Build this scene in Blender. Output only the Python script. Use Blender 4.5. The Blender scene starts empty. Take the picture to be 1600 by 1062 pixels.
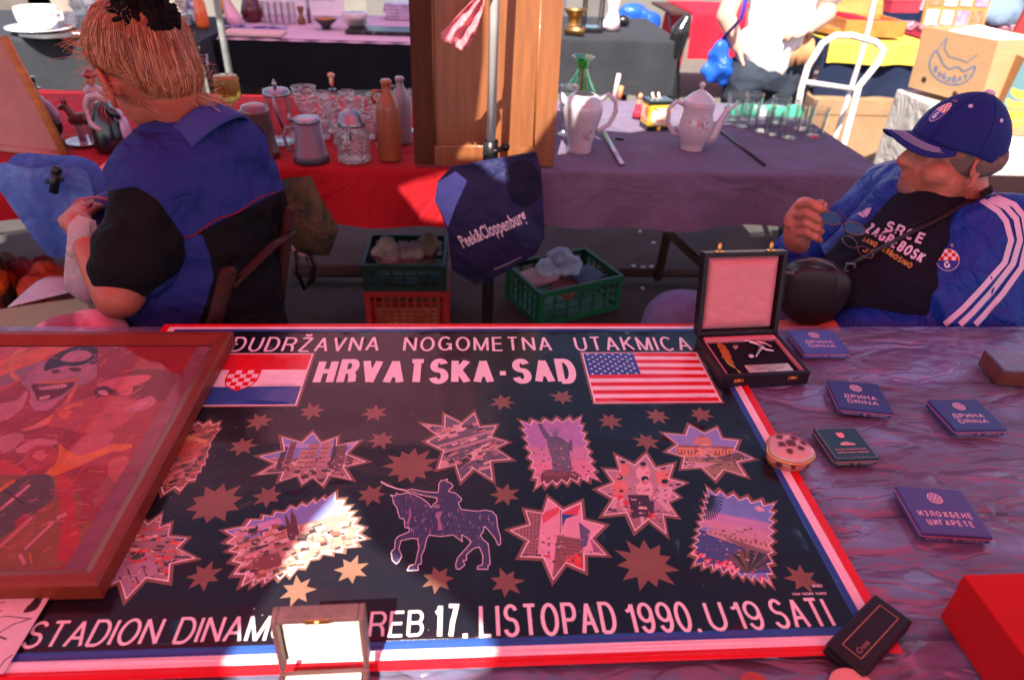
import bpy, bmesh, math, random
import numpy as np
from mathutils import Vector, Matrix, Euler, noise
from mathutils.geometry import delaunay_2d_cdt
from mathutils.bvhtree import BVHTree
random.seed(7)
S = bpy.context.scene
COL = S.collection
V = Vector
PI = math.pi
# ------------------------------------------------------------------ camera
PITCH, YAW, ROLL = math.radians(32.657), math.radians(4.69), math.radians(2.476)
FPX, CAMZ = 1067.0, 1.45
_f = V((math.sin(YAW)*math.cos(PITCH), math.cos(YAW)*math.cos(PITCH), -math.sin(PITCH)))
_r = V((math.cos(YAW), -math.sin(YAW), 0)); _u = _r.cross(_f)
_cx = math.cos(ROLL)*_r + math.sin(ROLL)*_u
_cy = -math.sin(ROLL)*_r + math.cos(ROLL)*_u
cam_d = bpy.data.cameras.new('camera'); cam = bpy.data.objects.new('camera', cam_d); COL.objects.link(cam)
M = Matrix((_cx, _cy, -_f)).transposed().to_4x4(); M.translation = V((0, 0, CAMZ)); cam.matrix_world = M
cam_d.sensor_width = 36; cam_d.lens = 36*FPX/1600
cam_d.clip_start = .05; cam_d.clip_end = 400
cam_d.dof.use_dof = True; cam_d.dof.focus_distance = 1.12; cam_d.dof.aperture_fstop = 4.0
S.camera = cam
# ------------------------------------------------------------------ world, sun, exposure
w = bpy.data.worlds.new('World'); S.world = w; w.use_nodes = True
SUN = V((.14, .62, -.78)).normalized()
_el = math.asin(-SUN.z); _az = math.atan2(-SUN.x, -SUN.y)
sky = w.node_tree.nodes.new('ShaderNodeTexSky'); sky.sky_type = 'NISHITA'; sky.sun_disc = False
sky.sun_elevation = _el; sky.sun_rotation = _az
bg = w.node_tree.nodes['Background']; bg.inputs[1].default_value = .085
w.node_tree.links.new(sky.outputs[0], bg.inputs[0])
sd = bpy.data.lights.new('sun', 'SUN'); sd.energy = 4.6; sd.angle = math.radians(.5); sd.color = (1, .93, .82)
so = bpy.data.objects.new('sun', sd); COL.objects.link(so); so.location = (0, 0, 8)
so.rotation_euler = SUN.to_track_quat('-Z', 'Y').to_euler()
S.view_settings.view_transform = 'Standard'; S.view_settings.look = 'None'
S.view_settings.exposure = 1.7; S.view_settings.gamma = 1; S.view_settings.use_curve_mapping = False
S.render.engine = 'CYCLES'
S.cycles.max_bounces = 9; S.cycles.transparent_max_bounces = 40; S.cycles.transmission_bounces = 9
S.cycles.use_denoising = True; S.cycles.caustics_refractive = False; S.cycles.caustics_reflective = False
S.cycles.sample_clamp_indirect = 6

# ------------------------------------------------------------------ helpers
def at(px, py, z=None, Y=None, X=None):
    """point of the place seen at pixel (px,py) of the 1600x1062 photograph, on the plane z= or Y="""
    x, y = px-800, 531-py
    d = _cx*x + _cy*y + _f*FPX
    t = (z-CAMZ)/d.z if z is not None else (Y/d.y if Y is not None else X/d.x)
    return V((0, 0, CAMZ)) + d*t

def L(c):                       # sRGB 0-255 -> linear
    return tuple(((v/255)/12.92 if v <= 10 else ((v/255+.055)/1.055)**2.4) for v in c)

MC = {}
def mat(name, col=(.5, .5, .5), rough=.6, metal=0, spec=.5, var=.15, vs=6, bump=0, bs=40, coat=0, trans=0,
        ior=1.45, sheen=0, alpha=1, attr=False, emit=0, stretch=None, second=None, thr=.55, sss=0, translucent=0, wrinkle=0, ws=9):
    if name in MC: return MC[name]
    sheen *= .12
    if rough >= .55 and spec == .5: spec = .16
    m = bpy.data.materials.new(name); m.use_nodes = True; MC[name] = m
    nt = m.node_tree; N = nt.nodes; K = nt.links.new
    b = N['Principled BSDF']; out = N['Material Output']
    tc = N.new('ShaderNodeTexCoord'); mp = N.new('ShaderNodeMapping'); K(tc.outputs['Object'], mp.inputs[0])
    if stretch: mp.inputs['Scale'].default_value = stretch
    src = None
    if attr:
        a = N.new('ShaderNodeAttribute'); a.attribute_name = 'Col'; src = a.outputs['Color']
    else:
        rgb = N.new('ShaderNodeRGB'); rgb.outputs[0].default_value = (*col, 1); src = rgb.outputs[0]
    if second:
        n0 = N.new('ShaderNodeTexNoise'); n0.inputs['Scale'].default_value = vs; n0.inputs['Detail'].default_value = 6; K(mp.outputs[0], n0.inputs[0])
        r0 = N.new('ShaderNodeMapRange'); K(n0.outputs[0], r0.inputs[0]); r0.inputs[1].default_value = thr-.08; r0.inputs[2].default_value = thr+.08
        mx0 = N.new('ShaderNodeMix'); mx0.data_type = 'RGBA'; K(r0.outputs[0], mx0.inputs[0]); K(src, mx0.inputs[6]); mx0.inputs[7].default_value = (*second, 1)
        src = mx0.outputs[2]
    if var:
        n = N.new('ShaderNodeTexNoise'); n.inputs['Scale'].default_value = vs; n.inputs['Detail'].default_value = 8; n.inputs['Roughness'].default_value = .65
        K(mp.outputs[0], n.inputs[0])
        r = N.new('ShaderNodeMapRange'); K(n.outputs[0], r.inputs[0]); r.inputs[1].default_value = .3; r.inputs[2].default_value = .7
        r.inputs[3].default_value = 1-var; r.inputs[4].default_value = 1+var
        mx = N.new('ShaderNodeVectorMath'); mx.operation = 'SCALE'; K(src, mx.inputs[0]); K(r.outputs[0], mx.inputs['Scale']); src = mx.outputs[0]
    K(src, b.inputs['Base Color'])
    b.inputs['Roughness'].default_value = rough; b.inputs['Metallic'].default_value = metal
    b.inputs['Specular IOR Level'].default_value = spec; b.inputs['IOR'].default_value = ior
    b.inputs['Coat Weight'].default_value = coat; b.inputs['Coat Roughness'].default_value = .12
    b.inputs['Transmission Weight'].default_value = trans; b.inputs['Sheen Weight'].default_value = sheen
    b.inputs['Alpha'].default_value = alpha
    if sss:
        b.inputs['Subsurface Weight'].default_value = sss; b.inputs['Subsurface Radius'].default_value = (.012, .005, .003); b.inputs['Subsurface Scale'].default_value = 1
    if emit: K(src, b.inputs['Emission Color']); b.inputs['Emission Strength'].default_value = emit
    prev = None
    if wrinkle:
        nw = N.new('ShaderNodeTexNoise'); nw.inputs['Scale'].default_value = ws; nw.inputs['Detail'].default_value = 4; nw.inputs['Distortion'].default_value = 1.6; K(mp.outputs[0], nw.inputs[0])
        bw = N.new('ShaderNodeBump'); bw.inputs['Strength'].default_value = min(1, wrinkle); bw.inputs['Distance'].default_value = .03*max(1, wrinkle); K(nw.outputs[0], bw.inputs['Height']); prev = bw.outputs[0]
    if bump:
        n2 = N.new('ShaderNodeTexNoise'); n2.inputs['Scale'].default_value = bs; n2.inputs['Detail'].default_value = 5; K(mp.outputs[0], n2.inputs[0])
        bp = N.new('ShaderNodeBump'); bp.inputs['Strength'].default_value = bump; bp.inputs['Distance'].default_value = .01; K(n2.outputs[0], bp.inputs['Height'])
        if prev: K(prev, bp.inputs['Normal'])
        prev = bp.outputs[0]
    if prev: K(prev, b.inputs['Normal'])
    if translucent:
        t = N.new('ShaderNodeBsdfTranslucent'); K(src, t.inputs[0]); ms = N.new('ShaderNodeMixShader'); ms.inputs[0].default_value = translucent
        K(b.outputs[0], ms.inputs[1]); K(t.outputs[0], ms.inputs[2]); K(ms.outputs[0], out.inputs[0])
    return m

WM = {}                           # world matrices of things and parts
def _lk(o, parent):
    COL.objects.link(o)
    if parent is not None: o.parent = parent
def thing(name, label, cat, loc=(0, 0, 0), rz=0, group=None, rot=None):
    o = bpy.data.objects.new(name, None); o.empty_display_size = .05; COL.objects.link(o)
    o.location = loc; o.rotation_euler = rot if rot else (0, 0, rz)
    WM[o] = Matrix.Translation(V(loc)) @ o.rotation_euler.to_matrix().to_4x4()
    tag(o, label, cat, group); return o
def tag(o, label=None, cat=None, group=None, kind=None):
    if label: o['label'] = label
    if cat: o['category'] = cat
    if group: o['group'] = group
    if kind: o['kind'] = kind
    return o
def copy_tree(o, parent=None):
    c = o.copy(); COL.objects.link(c); c.parent = parent
    if parent is not None: c.matrix_parent_inverse = o.matrix_parent_inverse.copy()
    for ch in [x for x in o.children]: copy_tree(ch, c)
    return c
def place(o, loc, rz=0, label=None, sc=None, rot=None):
    o.location = loc; o.rotation_euler = rot if rot else (0, 0, rz)
    if sc: o.scale = (sc, sc, sc) if not hasattr(sc, '__len__') else sc
    if label: o['label'] = label
    return o

class MB:
    """collects shapes; build() links them as ONE mesh object"""
    def __init__(s): s.v = []; s.f = []; s.sm = []; s.c = []
    def add(s, vs, fs, smooth=False, col=None, xf=None):
        k = len(s.v)
        for p in vs: s.v.append(tuple(xf @ V(p)) if xf is not None else tuple(p))
        for f in fs: s.f.append([k+i for i in f]); s.sm.append(smooth); s.c.append(col)
        return s
    def box(s, c, d, bev=0, xf=None, col=None, seg=2, rot=None):
        X = Matrix.Translation(V(c)) @ (Euler(rot).to_matrix().to_4x4() if rot else Matrix.Identity(4))
        if xf is not None: X = xf @ X
        bm = bmesh.new(); bmesh.ops.create_cube(bm, size=1)
        for q in bm.verts: q.co = V((q.co.x*d[0], q.co.y*d[1], q.co.z*d[2]))
        if bev: bmesh.ops.bevel(bm, geom=bm.edges[:], offset=bev, segments=seg, profile=.7, affect='EDGES')
        bm.verts.index_update(); vs = [q.co.copy() for q in bm.verts]; fs = [[q.index for q in f.verts] for f in bm.faces]; bm.free()
        return s.add(vs, fs, False, col, X)
    def tube(s, pts, r, n=10, cap=True, col=None, xf=None, closed=False, flat=1):
        pts = [V(p) for p in pts]; m = len(pts)
        rs = r if hasattr(r, '__len__') else [r]*m
        vs = []; fs = []; up = None
        for i, p in enumerate(pts):
            a = pts[(i-1) % m] if (i or closed) else p; b = pts[(i+1) % m] if (i < m-1 or closed) else p
            t = (b-a).normalized() if (b-a).length > 1e-9 else V((0, 0, 1))
            if up is None:
                up = t.cross(V((0, 0, 1)))
                if up.length < .05: up = t.cross(V((0, 1, 0)))
            up = (up - t*up.dot(t)).normalized(); q = t.cross(up)
            for j in range(n):
                a2 = 2*PI*j/n; vs.append(p + up*(rs[i]*math.cos(a2)) + q*(rs[i]*flat*math.sin(a2)))
        for i in range(m if closed else m-1):
            for j in range(n):
                i2 = (i+1) % m; fs.append([i*n+j, i*n+(j+1) % n, i2*n+(j+1) % n, i2*n+j])
        if cap and not closed: fs.append(list(range(n))[::-1]); fs.append([(m-1)*n+j for j in range(n)])
        return s.add(vs, fs, True, col, xf)
    def lathe(s, prof, c=(0, 0, 0), n=24, col=None, xf=None, flute=None, sy=1):
        vs = []; fs = []; m = len(prof)
        for (r, z) in prof:
            for j in range(n):
                a = 2*PI*j/n; rr = r*(1+flute[1]*math.cos(flute[0]*a)) if flute else r
                vs.append((c[0]+rr*math.cos(a), c[1]+rr*sy*math.sin(a), c[2]+z))
        for i in range(m-1):
            for j in range(n): fs.append([i*n+j, i*n+(j+1) % n, (i+1)*n+(j+1) % n, (i+1)*n+j])
        if prof[0][0] > 1e-4: fs.append(list(range(n))[::-1])
        if prof[-1][0] > 1e-4: fs.append([(m-1)*n+j for j in range(n)])
        return s.add(vs, fs, True, col, xf)
    def ell(s, c, r, rot=None, n=16, m=10, col=None, xf=None):
        R = Euler(rot).to_matrix() if rot else Matrix.Identity(3); vs = []; fs = []
        for i in range(m+1):
            th = PI*i/m
            for j in range(n):
                a = 2*PI*j/n
                vs.append(V(c) + R @ V((r[0]*math.sin(th)*math.cos(a), r[1]*math.sin(th)*math.sin(a), r[2]*math.cos(th))))
        for i in range(m):
            for j in range(n): fs.append([i*n+j, (i+1)*n+j, (i+1)*n+(j+1) % n, i*n+(j+1) % n])
        return s.add(vs, fs, True, col, xf)
    def cap(s, p0, r0, p1, r1, n=14, xf=None):          # capsule with taper
        p0, p1 = V(p0), V(p1); t = (p1-p0); ln = t.length; t = t.normalized() if ln > 1e-6 else V((0, 0, 1))
        pts = []; rs = []
        for a in (-85, -60, -30): pts.append(p0 + t*r0*math.sin(math.radians(a))); rs.append(r0*math.cos(math.radians(a)))
        pts += [p0, p1]; rs += [r0, r1]
        for a in (30, 60, 85): pts.append(p1 + t*r1*math.sin(math.radians(a))); rs.append(r1*math.cos(math.radians(a)))
        return s.tube(pts, rs, n, True, xf=xf)
    def chain(s, pr):                                    # [(point, radius), ...]
        for (a, ra), (b, rb) in zip(pr, pr[1:]): s.cap(a, ra, b, rb)
        return s
    def grid(s, fn, nu, nv, col=None, cl=None):
        vs = [fn(i/nu, j/nv) for j in range(nv+1) for i in range(nu+1)]
        fs = [[j*(nu+1)+i, j*(nu+1)+i+1, (j+1)*(nu+1)+i+1, (j+1)*(nu+1)+i] for j in range(nv) for i in range(nu)]
        k = len(s.f); s.add(vs, fs, True, col)
        return s
    def prism(s, pts, z0, z1, xf=None, col=None, smooth=False):      # outline in xy extruded in z
        n = len(pts); vs = [(p[0], p[1], z0) for p in pts] + [(p[0], p[1], z1) for p in pts]
        fs = [list(range(n))[::-1], [n+i for i in range(n)]] + [[i, (i+1) % n, n+(i+1) % n, n+i] for i in range(n)]
        return s.add(vs, fs, smooth, col, xf)
    def build(s, name, m, parent=None, world=False, thick=0, sub=0, remesh=0, smooth=0, auto=True, bevel=0, disp=None, label=None):
        me = bpy.data.meshes.new(name); vs = s.v
        if world and parent is not None:
            I = WM[parent].inverted(); vs = [tuple(I @ V(p)) for p in vs]
        me.from_pydata(vs, [], s.f); 
        if not remesh: me.polygons.foreach_set('use_smooth', s.sm)
        if any(c is not None for c in s.c):
            ca = me.color_attributes.new('Col', 'FLOAT_COLOR', 'CORNER'); buf = []
            for p, c in zip(me.polygons, s.c):
                buf += list((*(c or (.5, .5, .5)), 1))*len(p.vertices)
            ca.data.foreach_set('color', buf)
        me.validate(); me.update()
        bm = bmesh.new(); bm.from_mesh(me)
        if not remesh and thick == 0: bmesh.ops.recalc_face_normals(bm, faces=bm.faces[:])
        bm.to_mesh(me); bm.free()
        o = bpy.data.objects.new(name, me); _lk(o, parent)
        WM[o] = WM[parent] if parent is not None else Matrix.Identity(4)
        for mm in (m if isinstance(m, (list, tuple)) else [m]): me.materials.append(mm)
        if remesh or sub or thick or bevel:
            if remesh:
                q = o.modifiers.new('r', 'REMESH'); q.mode = 'VOXEL'; q.voxel_size = remesh; q.use_smooth_shade = True
                if smooth: q = o.modifiers.new('s', 'SMOOTH'); q.factor = .5; q.iterations = smooth
            if thick: q = o.modifiers.new('t', 'SOLIDIFY'); q.thickness = thick; q.offset = 0
            if bevel: q = o.modifiers.new('b', 'BEVEL'); q.width = bevel; q.segments = 2; q.limit_method = 'ANGLE'
            if sub: q = o.modifiers.new('u', 'SUBSURF'); q.levels = sub; q.render_levels = sub
            dg = bpy.context.evaluated_depsgraph_get(); ev = o.evaluated_get(dg)
            me2 = bpy.data.meshes.new_from_object(ev); o.modifiers.clear(); o.data = me2; me2.name = name
        if disp:
            k = len(o.data.vertices); A = np.empty(k*3); B = np.empty(k*3); o.data.vertices.foreach_get('co', A); o.data.vertices.foreach_get('normal', B)
            o.data.vertices.foreach_set('co', np.array([disp(V(a), V(b)) for a, b in zip(A.reshape(-1, 3).tolist(), B.reshape(-1, 3).tolist())]).ravel())
            o.data.update()
        if label: o['label'] = label
        return o

def bvh_of(o):                     # surface of a finished mesh, in world coordinates
    W = WM[o]; me = o.data
    return BVHTree.FromPolygons([W @ q.co for q in me.vertices], [tuple(p.vertices) for p in me.polygons])

# ---- flat print: coloured polygons laid over each other in one planar mesh -------------------
_txt = {}
def text(s, x0, y0, x1=None, h=.02, shear=0, bold=0, base=None, up=None, track=1.0, cx=None):
    """triangles of a line of text; (x0,y0) left end of baseline, x1 right end (fits width), h capital height"""
    key = (s, bold, track)
    if key not in _txt:
        cu = bpy.data.curves.new('t', 'FONT'); cu.body = s; cu.size = 1; cu.offset = bold; cu.resolution_u = 3; cu.space_character = track
        o = bpy.data.objects.new('t', cu); me = o.to_mesh(); me.calc_loop_triangles()
        vs = [(q.co.x, q.co.y) for q in me.vertices]; ts = [tuple(t.vertices) for t in me.loop_triangles]
        o.to_mesh_clear(); bpy.data.objects.remove(o); bpy.data.curves.remove(cu)
        _txt[key] = (vs, ts)
    vs, ts = _txt[key]
    if not ts: return []
    mx = min(v[0] for v in vs); Mx = max(v[0] for v in vs)
    sy = h/.73; sx = (x1-x0)/(Mx-mx) if x1 is not None else sy
    if cx is not None: x0 = cx-(Mx-mx)*sx/2
    return [[(x0+(vs[i][0]-mx)*sx+shear*vs[i][1]*sy, y0+vs[i][1]*sy) for i in t] for t in ts]
def xfm(polys, fn): return [[fn(*p) for p in poly] for poly in polys]
def seg(p, q, w):                  # a stroke
    d = V((q[0]-p[0], q[1]-p[1])); n = V((-d.y, d.x)).normalized()*w/2
    return [(p[0]+n.x, p[1]+n.y), (q[0]+n.x, q[1]+n.y), (q[0]-n.x, q[1]-n.y), (p[0]-n.x, p[1]-n.y)]
def stroke(pts, w): return [seg(a, b, w) for a, b in zip(pts, pts[1:])]
def circ(x, y, r, n=20, ry=None): return [(x+r*math.cos(2*PI*i/n), y+(ry or r)*math.sin(2*PI*i/n)) for i in range(n)]
def rect(x0, y0, x1, y1): return [(x0, y0), (x1, y0), (x1, y1), (x0, y1)]
def area(p): return sum(p[i][0]*p[(i+1) % len(p)][1]-p[(i+1) % len(p)][0]*p[i][1] for i in range(len(p)))/2
def inside(p, poly):
    x, y = p; c = False; n = len(poly)
    for i in range(n):
        (x1, y1), (x2, y2) = poly[i], poly[i-1]
        if (y1 > y) != (y2 > y) and x < (x2-x1)*(y-y1)/(y2-y1)+x1: c = not c
    return c
def paint(layers, grid=0, clip0=True):
    """layers: [(poly, colour, clip or None)] later ones on top; returns verts2d, tris, colours"""
    layers = [l if len(l) == 3 else (l[0], l[1], None) for l in layers]
    scale = 100.0; vs = []; fs = []; info = []; seen = {}
    def vid(p):
        k = (round(p[0]*scale, 4), round(p[1]*scale, 4))
        if k not in seen: seen[k] = len(vs); vs.append(V(k))
        return seen[k]
    for poly, c, clip in layers:
        f = []
        for p in (poly if area(poly) > 0 else poly[::-1]):
            i = vid(p)
            if not f or (f[-1] != i): f.append(i)
        if len(f) > 2 and f[0] == f[-1]: f.pop()
        if len(set(f)) < 3 or len(set(f)) != len(f) or abs(area([tuple(vs[i]) for i in f])) < 1e-7: continue
        fs.append(f); info.append((c, clip))
    if grid:
        xs = [p[0] for p in layers[0][0]]; ys = [p[1] for p in layers[0][0]]
        x = min(xs)+grid/2
        while x < max(xs):
            y = min(ys)+grid/2
            while y < max(ys):
                if inside((x, y), layers[0][0]): vid((x+.0007*math.sin(y*900), y+.0007*math.cos(x*700)))
                y += grid
            x += grid
    ov, oe, of, _, _, oo = delaunay_2d_cdt(vs, [], fs, 0, 1e-5, True)
    C = np.array([(p[0]/scale, p[1]/scale) for p in ov]); F = np.array([list(f) for f in of])
    cen = C[F].mean(axis=1); own = np.full(len(F), -1); order = np.argsort(cen[:, 0]); cs = cen[order]
    def within(idx, poly):
        x, y = cen[idx, 0], cen[idx, 1]; r = np.zeros(len(idx), bool); n = len(poly)
        for a in range(n):
            (xa, ya), (xb, yb) = poly[a], poly[a-1]
            if ya == yb: continue
            r ^= ((ya > y) != (yb > y)) & (x < (xb-xa)*(y-ya)/(yb-ya)+xa)
        return r
    for k, (poly, c, clip) in enumerate(layers):
        xs = [p[0] for p in poly]; ys = [p[1] for p in poly]
        a, b = np.searchsorted(cs[:, 0], [min(xs), max(xs)]); idx = order[a:b]
        idx = idx[(cen[idx, 1] >= min(ys)) & (cen[idx, 1] <= max(ys))]
        if not len(idx): continue
        idx = idx[within(idx, poly)]
        if clip is not None and len(idx): idx = idx[within(idx, clip)]
        own[idx] = k
    keep = [i for i in range(len(F)) if own[i] >= 0]
    return [tuple(p) for p in C], [list(map(int, F[i])) for i in keep], [layers[own[i]][1] for i in keep]
def printed(name, layers, m, parent=None, fn=None, grid=0, world=True, thick=0):
    """flat print as a mesh; fn maps 2-D to 3-D"""
    v2, fs, cs = paint(layers, grid)
    me = bpy.data.meshes.new(name); I = WM[parent].inverted() if (parent is not None and world) else Matrix.Identity(4)
    pts = [tuple(I @ V(fn(*p))) for p in v2]
    used = sorted({i for f in fs for i in f}); mp = {u: k for k, u in enumerate(used)}
    me.from_pydata([pts[u] for u in used], [], [[mp[i] for i in f] for f in fs])
    ca = me.color_attributes.new('Col', 'FLOAT_COLOR', 'CORNER')
    buf = np.repeat(np.array([(*c, 1) for c in cs], dtype=np.float32), 3, axis=0).ravel(); ca.data.foreach_set('color', buf)
    me.polygons.foreach_set('use_smooth', [True]*len(fs)); me.update(); me.materials.append(m)
    o = bpy.data.objects.new(name, me); _lk(o, parent); WM[o] = WM[parent] if parent is not None else Matrix.Identity(4)
    return o
def nz(x, y, z=0, s=1): return noise.noise(V((x*s, y*s, z*s)))

# ---- a plain stroke alphabet for printed lettering ------------------------------------------
def _arc(cx, cy, rx, ry, a0, a1, n=10): return [(cx+rx*math.cos(math.radians(a0+(a1-a0)*i/n)), cy+ry*math.sin(math.radians(a0+(a1-a0)*i/n))) for i in range(n+1)]
_O = _arc(.5, .5, .5, .5, 90, 450, 24)
_O = [(x, .5+(y-.5)) for x, y in _O]
GL = {
 'A': (.78, [[(0, 0), (.5, 1), (1, 0)], [(.18, .33), (.82, .33)]]), 'B': (.7, [[(0, 0), (0, 1), (.6, 1)]+_arc(.62, .76, .32, .24, 90, -90, 8)+[(0, .52)], [(.6, .52)]+_arc(.66, .26, .34, .26, 90, -90, 8)+[(0, 0)]]),
 'C': (.82, [_arc(.5, .5, .5, .5, 45, 315, 18)]), 'D': (.76, [[(.001, 0), (0, 1), (.45, 1)]+_arc(.45, .5, .55, .5, 85, -85, 12)+[(.45, 0), (0, 0)]]),
 'E': (.64, [[(1, 1), (0, 1), (0, 0), (1, 0)], [(0, .52), (.92, .52)]]), 'F': (.6, [[(1, 1), (0, 1), (0, 0)], [(0, .5), (.88, .5)]]),
 'G': (.84, [_arc(.5, .5, .5, .5, 45, 330, 18)+[(.97, .46), (.58, .46)], [(.97, .3), (.99, 0)]]), 'H': (.74, [[(0, 0), (0, 1)], [(1, 0), (1, 1)], [(0, .52), (1, .52)]]),
 'I': (.02, [[(0, 0), (0, 1)]]), 'J': (.5, [_arc(.5, .28, .5, .28, 180, 360, 8)+[(1, 1)]]), 'K': (.72, [[(0, 0), (0, 1)], [(1, 1), (0, .38)], [(.3, .57), (1, 0)]]), 'L': (.58, [[(0, 1), (0, 0), (1, 0)]]),
 'M': (.92, [[(0, 0), (0, 1), (.5, 0), (1, 1), (1, 0)]]), 'N': (.76, [[(0, 0), (0, 1), (1, 0), (1, 1)]]), 'O': (.86, [_O]), 'P': (.68, [[(0, 0), (0, 1), (.6, 1)]+_arc(.64, .73, .36, .27, 90, -90, 8)+[(0, .46)]]),
 'R': (.72, [[(0, 0), (0, 1), (.6, 1)]+_arc(.64, .75, .34, .25, 90, -90, 8)+[(0, .5)], [(.66, .5), (.88, .3), (.94, 0)]]),
 'S': (.72, [_arc(.5, .75, .44, .25, 20, 180, 8)+_arc(.5, .75, .44, .22, 195, 262, 4)+_arc(.5, .26, .48, .27, 75, 0, 6)+_arc(.5, .26, .5, .26, -15, -165, 9)]),
 'T': (.7, [[(0, 1), (1, 1)], [(.5, 1), (.5, 0)]]), 'U': (.72, [[(0, 1), (0, .36)]+_arc(.5, .34, .5, .34, 190, 350, 10)+[(1, .36), (1, 1)]]), 'V': (.76, [[(0, 1), (.5, 0), (1, 1)]]), 'Z': (.68, [[(0, 1), (1, 1), (0, 0), (1, 0)]]), 'Y': (.72, [[(0, 1), (.5, .45), (1, 1)], [(.5, .45), (.5, 0)]]), 'X': (.72, [[(0, 1), (1, 0)], [(0, 0), (1, 1)]]), 'W': (1.1, [[(0, 1), (.25, 0), (.5, 1), (.75, 0), (1, 1)]]),
 '0': (.56, [_O]), '1': (.3, [[(0, .76), (.6, .8), (1, 1), (1, 0)]]), '7': (.54, [[(0, 1), (1, 1), (.5, .45), (.3, 0)]]), '9': (.56, [_arc(.5, .69, .5, .31, 0, 360, 16), [(1, .69)]+_arc(.5, .4, .5, .4, 10, -150, 10)]),
 '2': (.56, [_arc(.5, .72, .48, .28, 170, -20, 8)+[(0, 0), (1, 0)]]), '3': (.56, [_arc(.48, .75, .46, .25, 150, -90, 8), _arc(.48, .27, .52, .27, 90, -150, 8)]), '4': (.58, [[(.75, 0), (.75, 1), (0, .3), (1, .3)]]), '5': (.56, [[(.9, 1), (.15, 1), (.05, .5)]+_arc(.48, .32, .5, .32, 110, -150, 9)]),
 '.': (.02, [[(0, 0), (0, .012)]]), '-': (.36, [[(0, .4), (1, .4)]]), '&': (.74, [[(1, 0), (.2, .75)]+_arc(.45, .8, .25, .2, 180, 0, 6)+[(.1, .35)]+_arc(.42, .24, .4, .24, 180, 340, 6)]), ' ': (.3, []),
 '\u0414': (.8, [[(0, -.1), (0, .05), (1, .05), (1, -.1)], [(.12, .05), (.22, 1), (.85, 1), (.85, .05)]]), '\u0418': (.72, [[(0, 1), (0, 0), (1, 1), (1, 0)]]), '\u0417': (.56, [_arc(.48, .75, .46, .25, 150, -90, 8), _arc(.48, .27, .52, .27, 90, -150, 8)]),
 '\u041b': (.74, [[(0, 0), (.2, .05), (.3, 1), (1, 1), (1, 0)]]), '\u0416': (.95, [[(.5, 0), (.5, 1)], [(0, 1), (.5, .5), (0, 0)], [(1, 1), (.5, .5), (1, 0)]]), '\u0411': (.66, [[(.9, 1), (0, 1), (0, 0), (.6, 0)]+_arc(.62, .28, .34, .28, -90, 90, 8)+[(0, .56)]]),
 '\u0426': (.74, [[(0, 1), (0, 0), (1, 0), (1, -.16)], [(.86, 0), (.86, 1)]]), '\u0413': (.56, [[(1, 1), (0, 1), (0, 0)]]), '\u041f': (.72, [[(0, 0), (0, 1), (1, 1), (1, 0)]]) }
for _a, _b in zip('\u0420\u041d\u0410\u0415\u041e\u0422\u0421\u041c\u041a', 'PHAEOTCMK'): GL[_a] = GL[_b]
GL['\u017d'] = (GL['Z'][0], GL['Z'][1]+[[(.2, 1.3), (.5, 1.13), (.8, 1.3)]]); GL['\u0110'] = (GL['D'][0], GL['D'][1]+[[(-.16, .5), (.38, .5)]]); GL['\u010c'] = (GL['C'][0], GL['C'][1]+[[(.2, 1.3), (.5, 1.13), (.8, 1.3)]])
def mitre(pts, w):
    n = len(pts); closed = n > 3 and abs(pts[0][0]-pts[-1][0])+abs(pts[0][1]-pts[-1][1]) < 1e-6
    if closed: pts = pts[:-1]; n -= 1
    V2 = [V(p) for p in pts]; ds = []
    for i in range(n if closed else n-1): d = V2[(i+1) % n]-V2[i]; ds.append(d.normalized() if d.length else V((1, 0)))
    off = []
    for i in range(n):
        a = ds[(i-1) % len(ds)] if (closed or i > 0) else ds[0]; b = ds[i % len(ds)] if (closed or i < n-1) else ds[-1]
        na = V((-a.y, a.x)); nb = V((-b.y, b.x)); m_ = na+nb
        if m_.length < .2: m_ = na
        m_ = m_.normalized(); off.append(m_*(w/2/max(.35, m_.dot(na))))
    q = []
    def o_at(i, k):                # offset of segment k at its end i; sharp turns get butt ends
        if 0 < i < n-1 or closed:
            a, b = ds[(i-1) % len(ds)], ds[i % len(ds)]
            if a.dot(b) < -.25: return V((-ds[k].y, ds[k].x))*(w/2)
        return off[i]
    for i in range(n if closed else n-1):
        j = (i+1) % n; a, b = o_at(i, i), o_at(j, i); q.append([tuple(V2[i]+a), tuple(V2[j]+b), tuple(V2[j]-b), tuple(V2[i]-a)])
    return q
def letters(s, x0, x1, y, h, wt=.13, gap=.2, wide=1.0, y1=None):
    """line of stroke lettering between x0 and x1, baseline y (y1 at the right end), capital height h, stroke wt*h"""
    t = wt*h; ws = [GL[c][0]*wide*h if c != ' ' else GL[c][0]*h*wide for c in s]
    nat = sum(ws); k = ((x1-x0)-t*len(s)-gap*h*(len(s)-1))/nat; out = []; x = x0
    if k < .3: gap = .1; k = ((x1-x0)-t*len(s)-gap*h*(len(s)-1))/nat
    for c, w_ in zip(s, ws):
        for pl in GL[c][1]:
            for q in mitre([(x+t/2+px*w_*k, y+t/2+py*(h-t)) for px, py in pl] if c != '.' else [(x+t/2, y), (x+t/2, y+t)], t): out.append(q)
        x += t+w_*k+gap*h
    if y1 is not None: out = [[(px, py+(y1-y)*(px-x0)/(x1-x0)) for px, py in q] for q in out]
    return out
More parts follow.
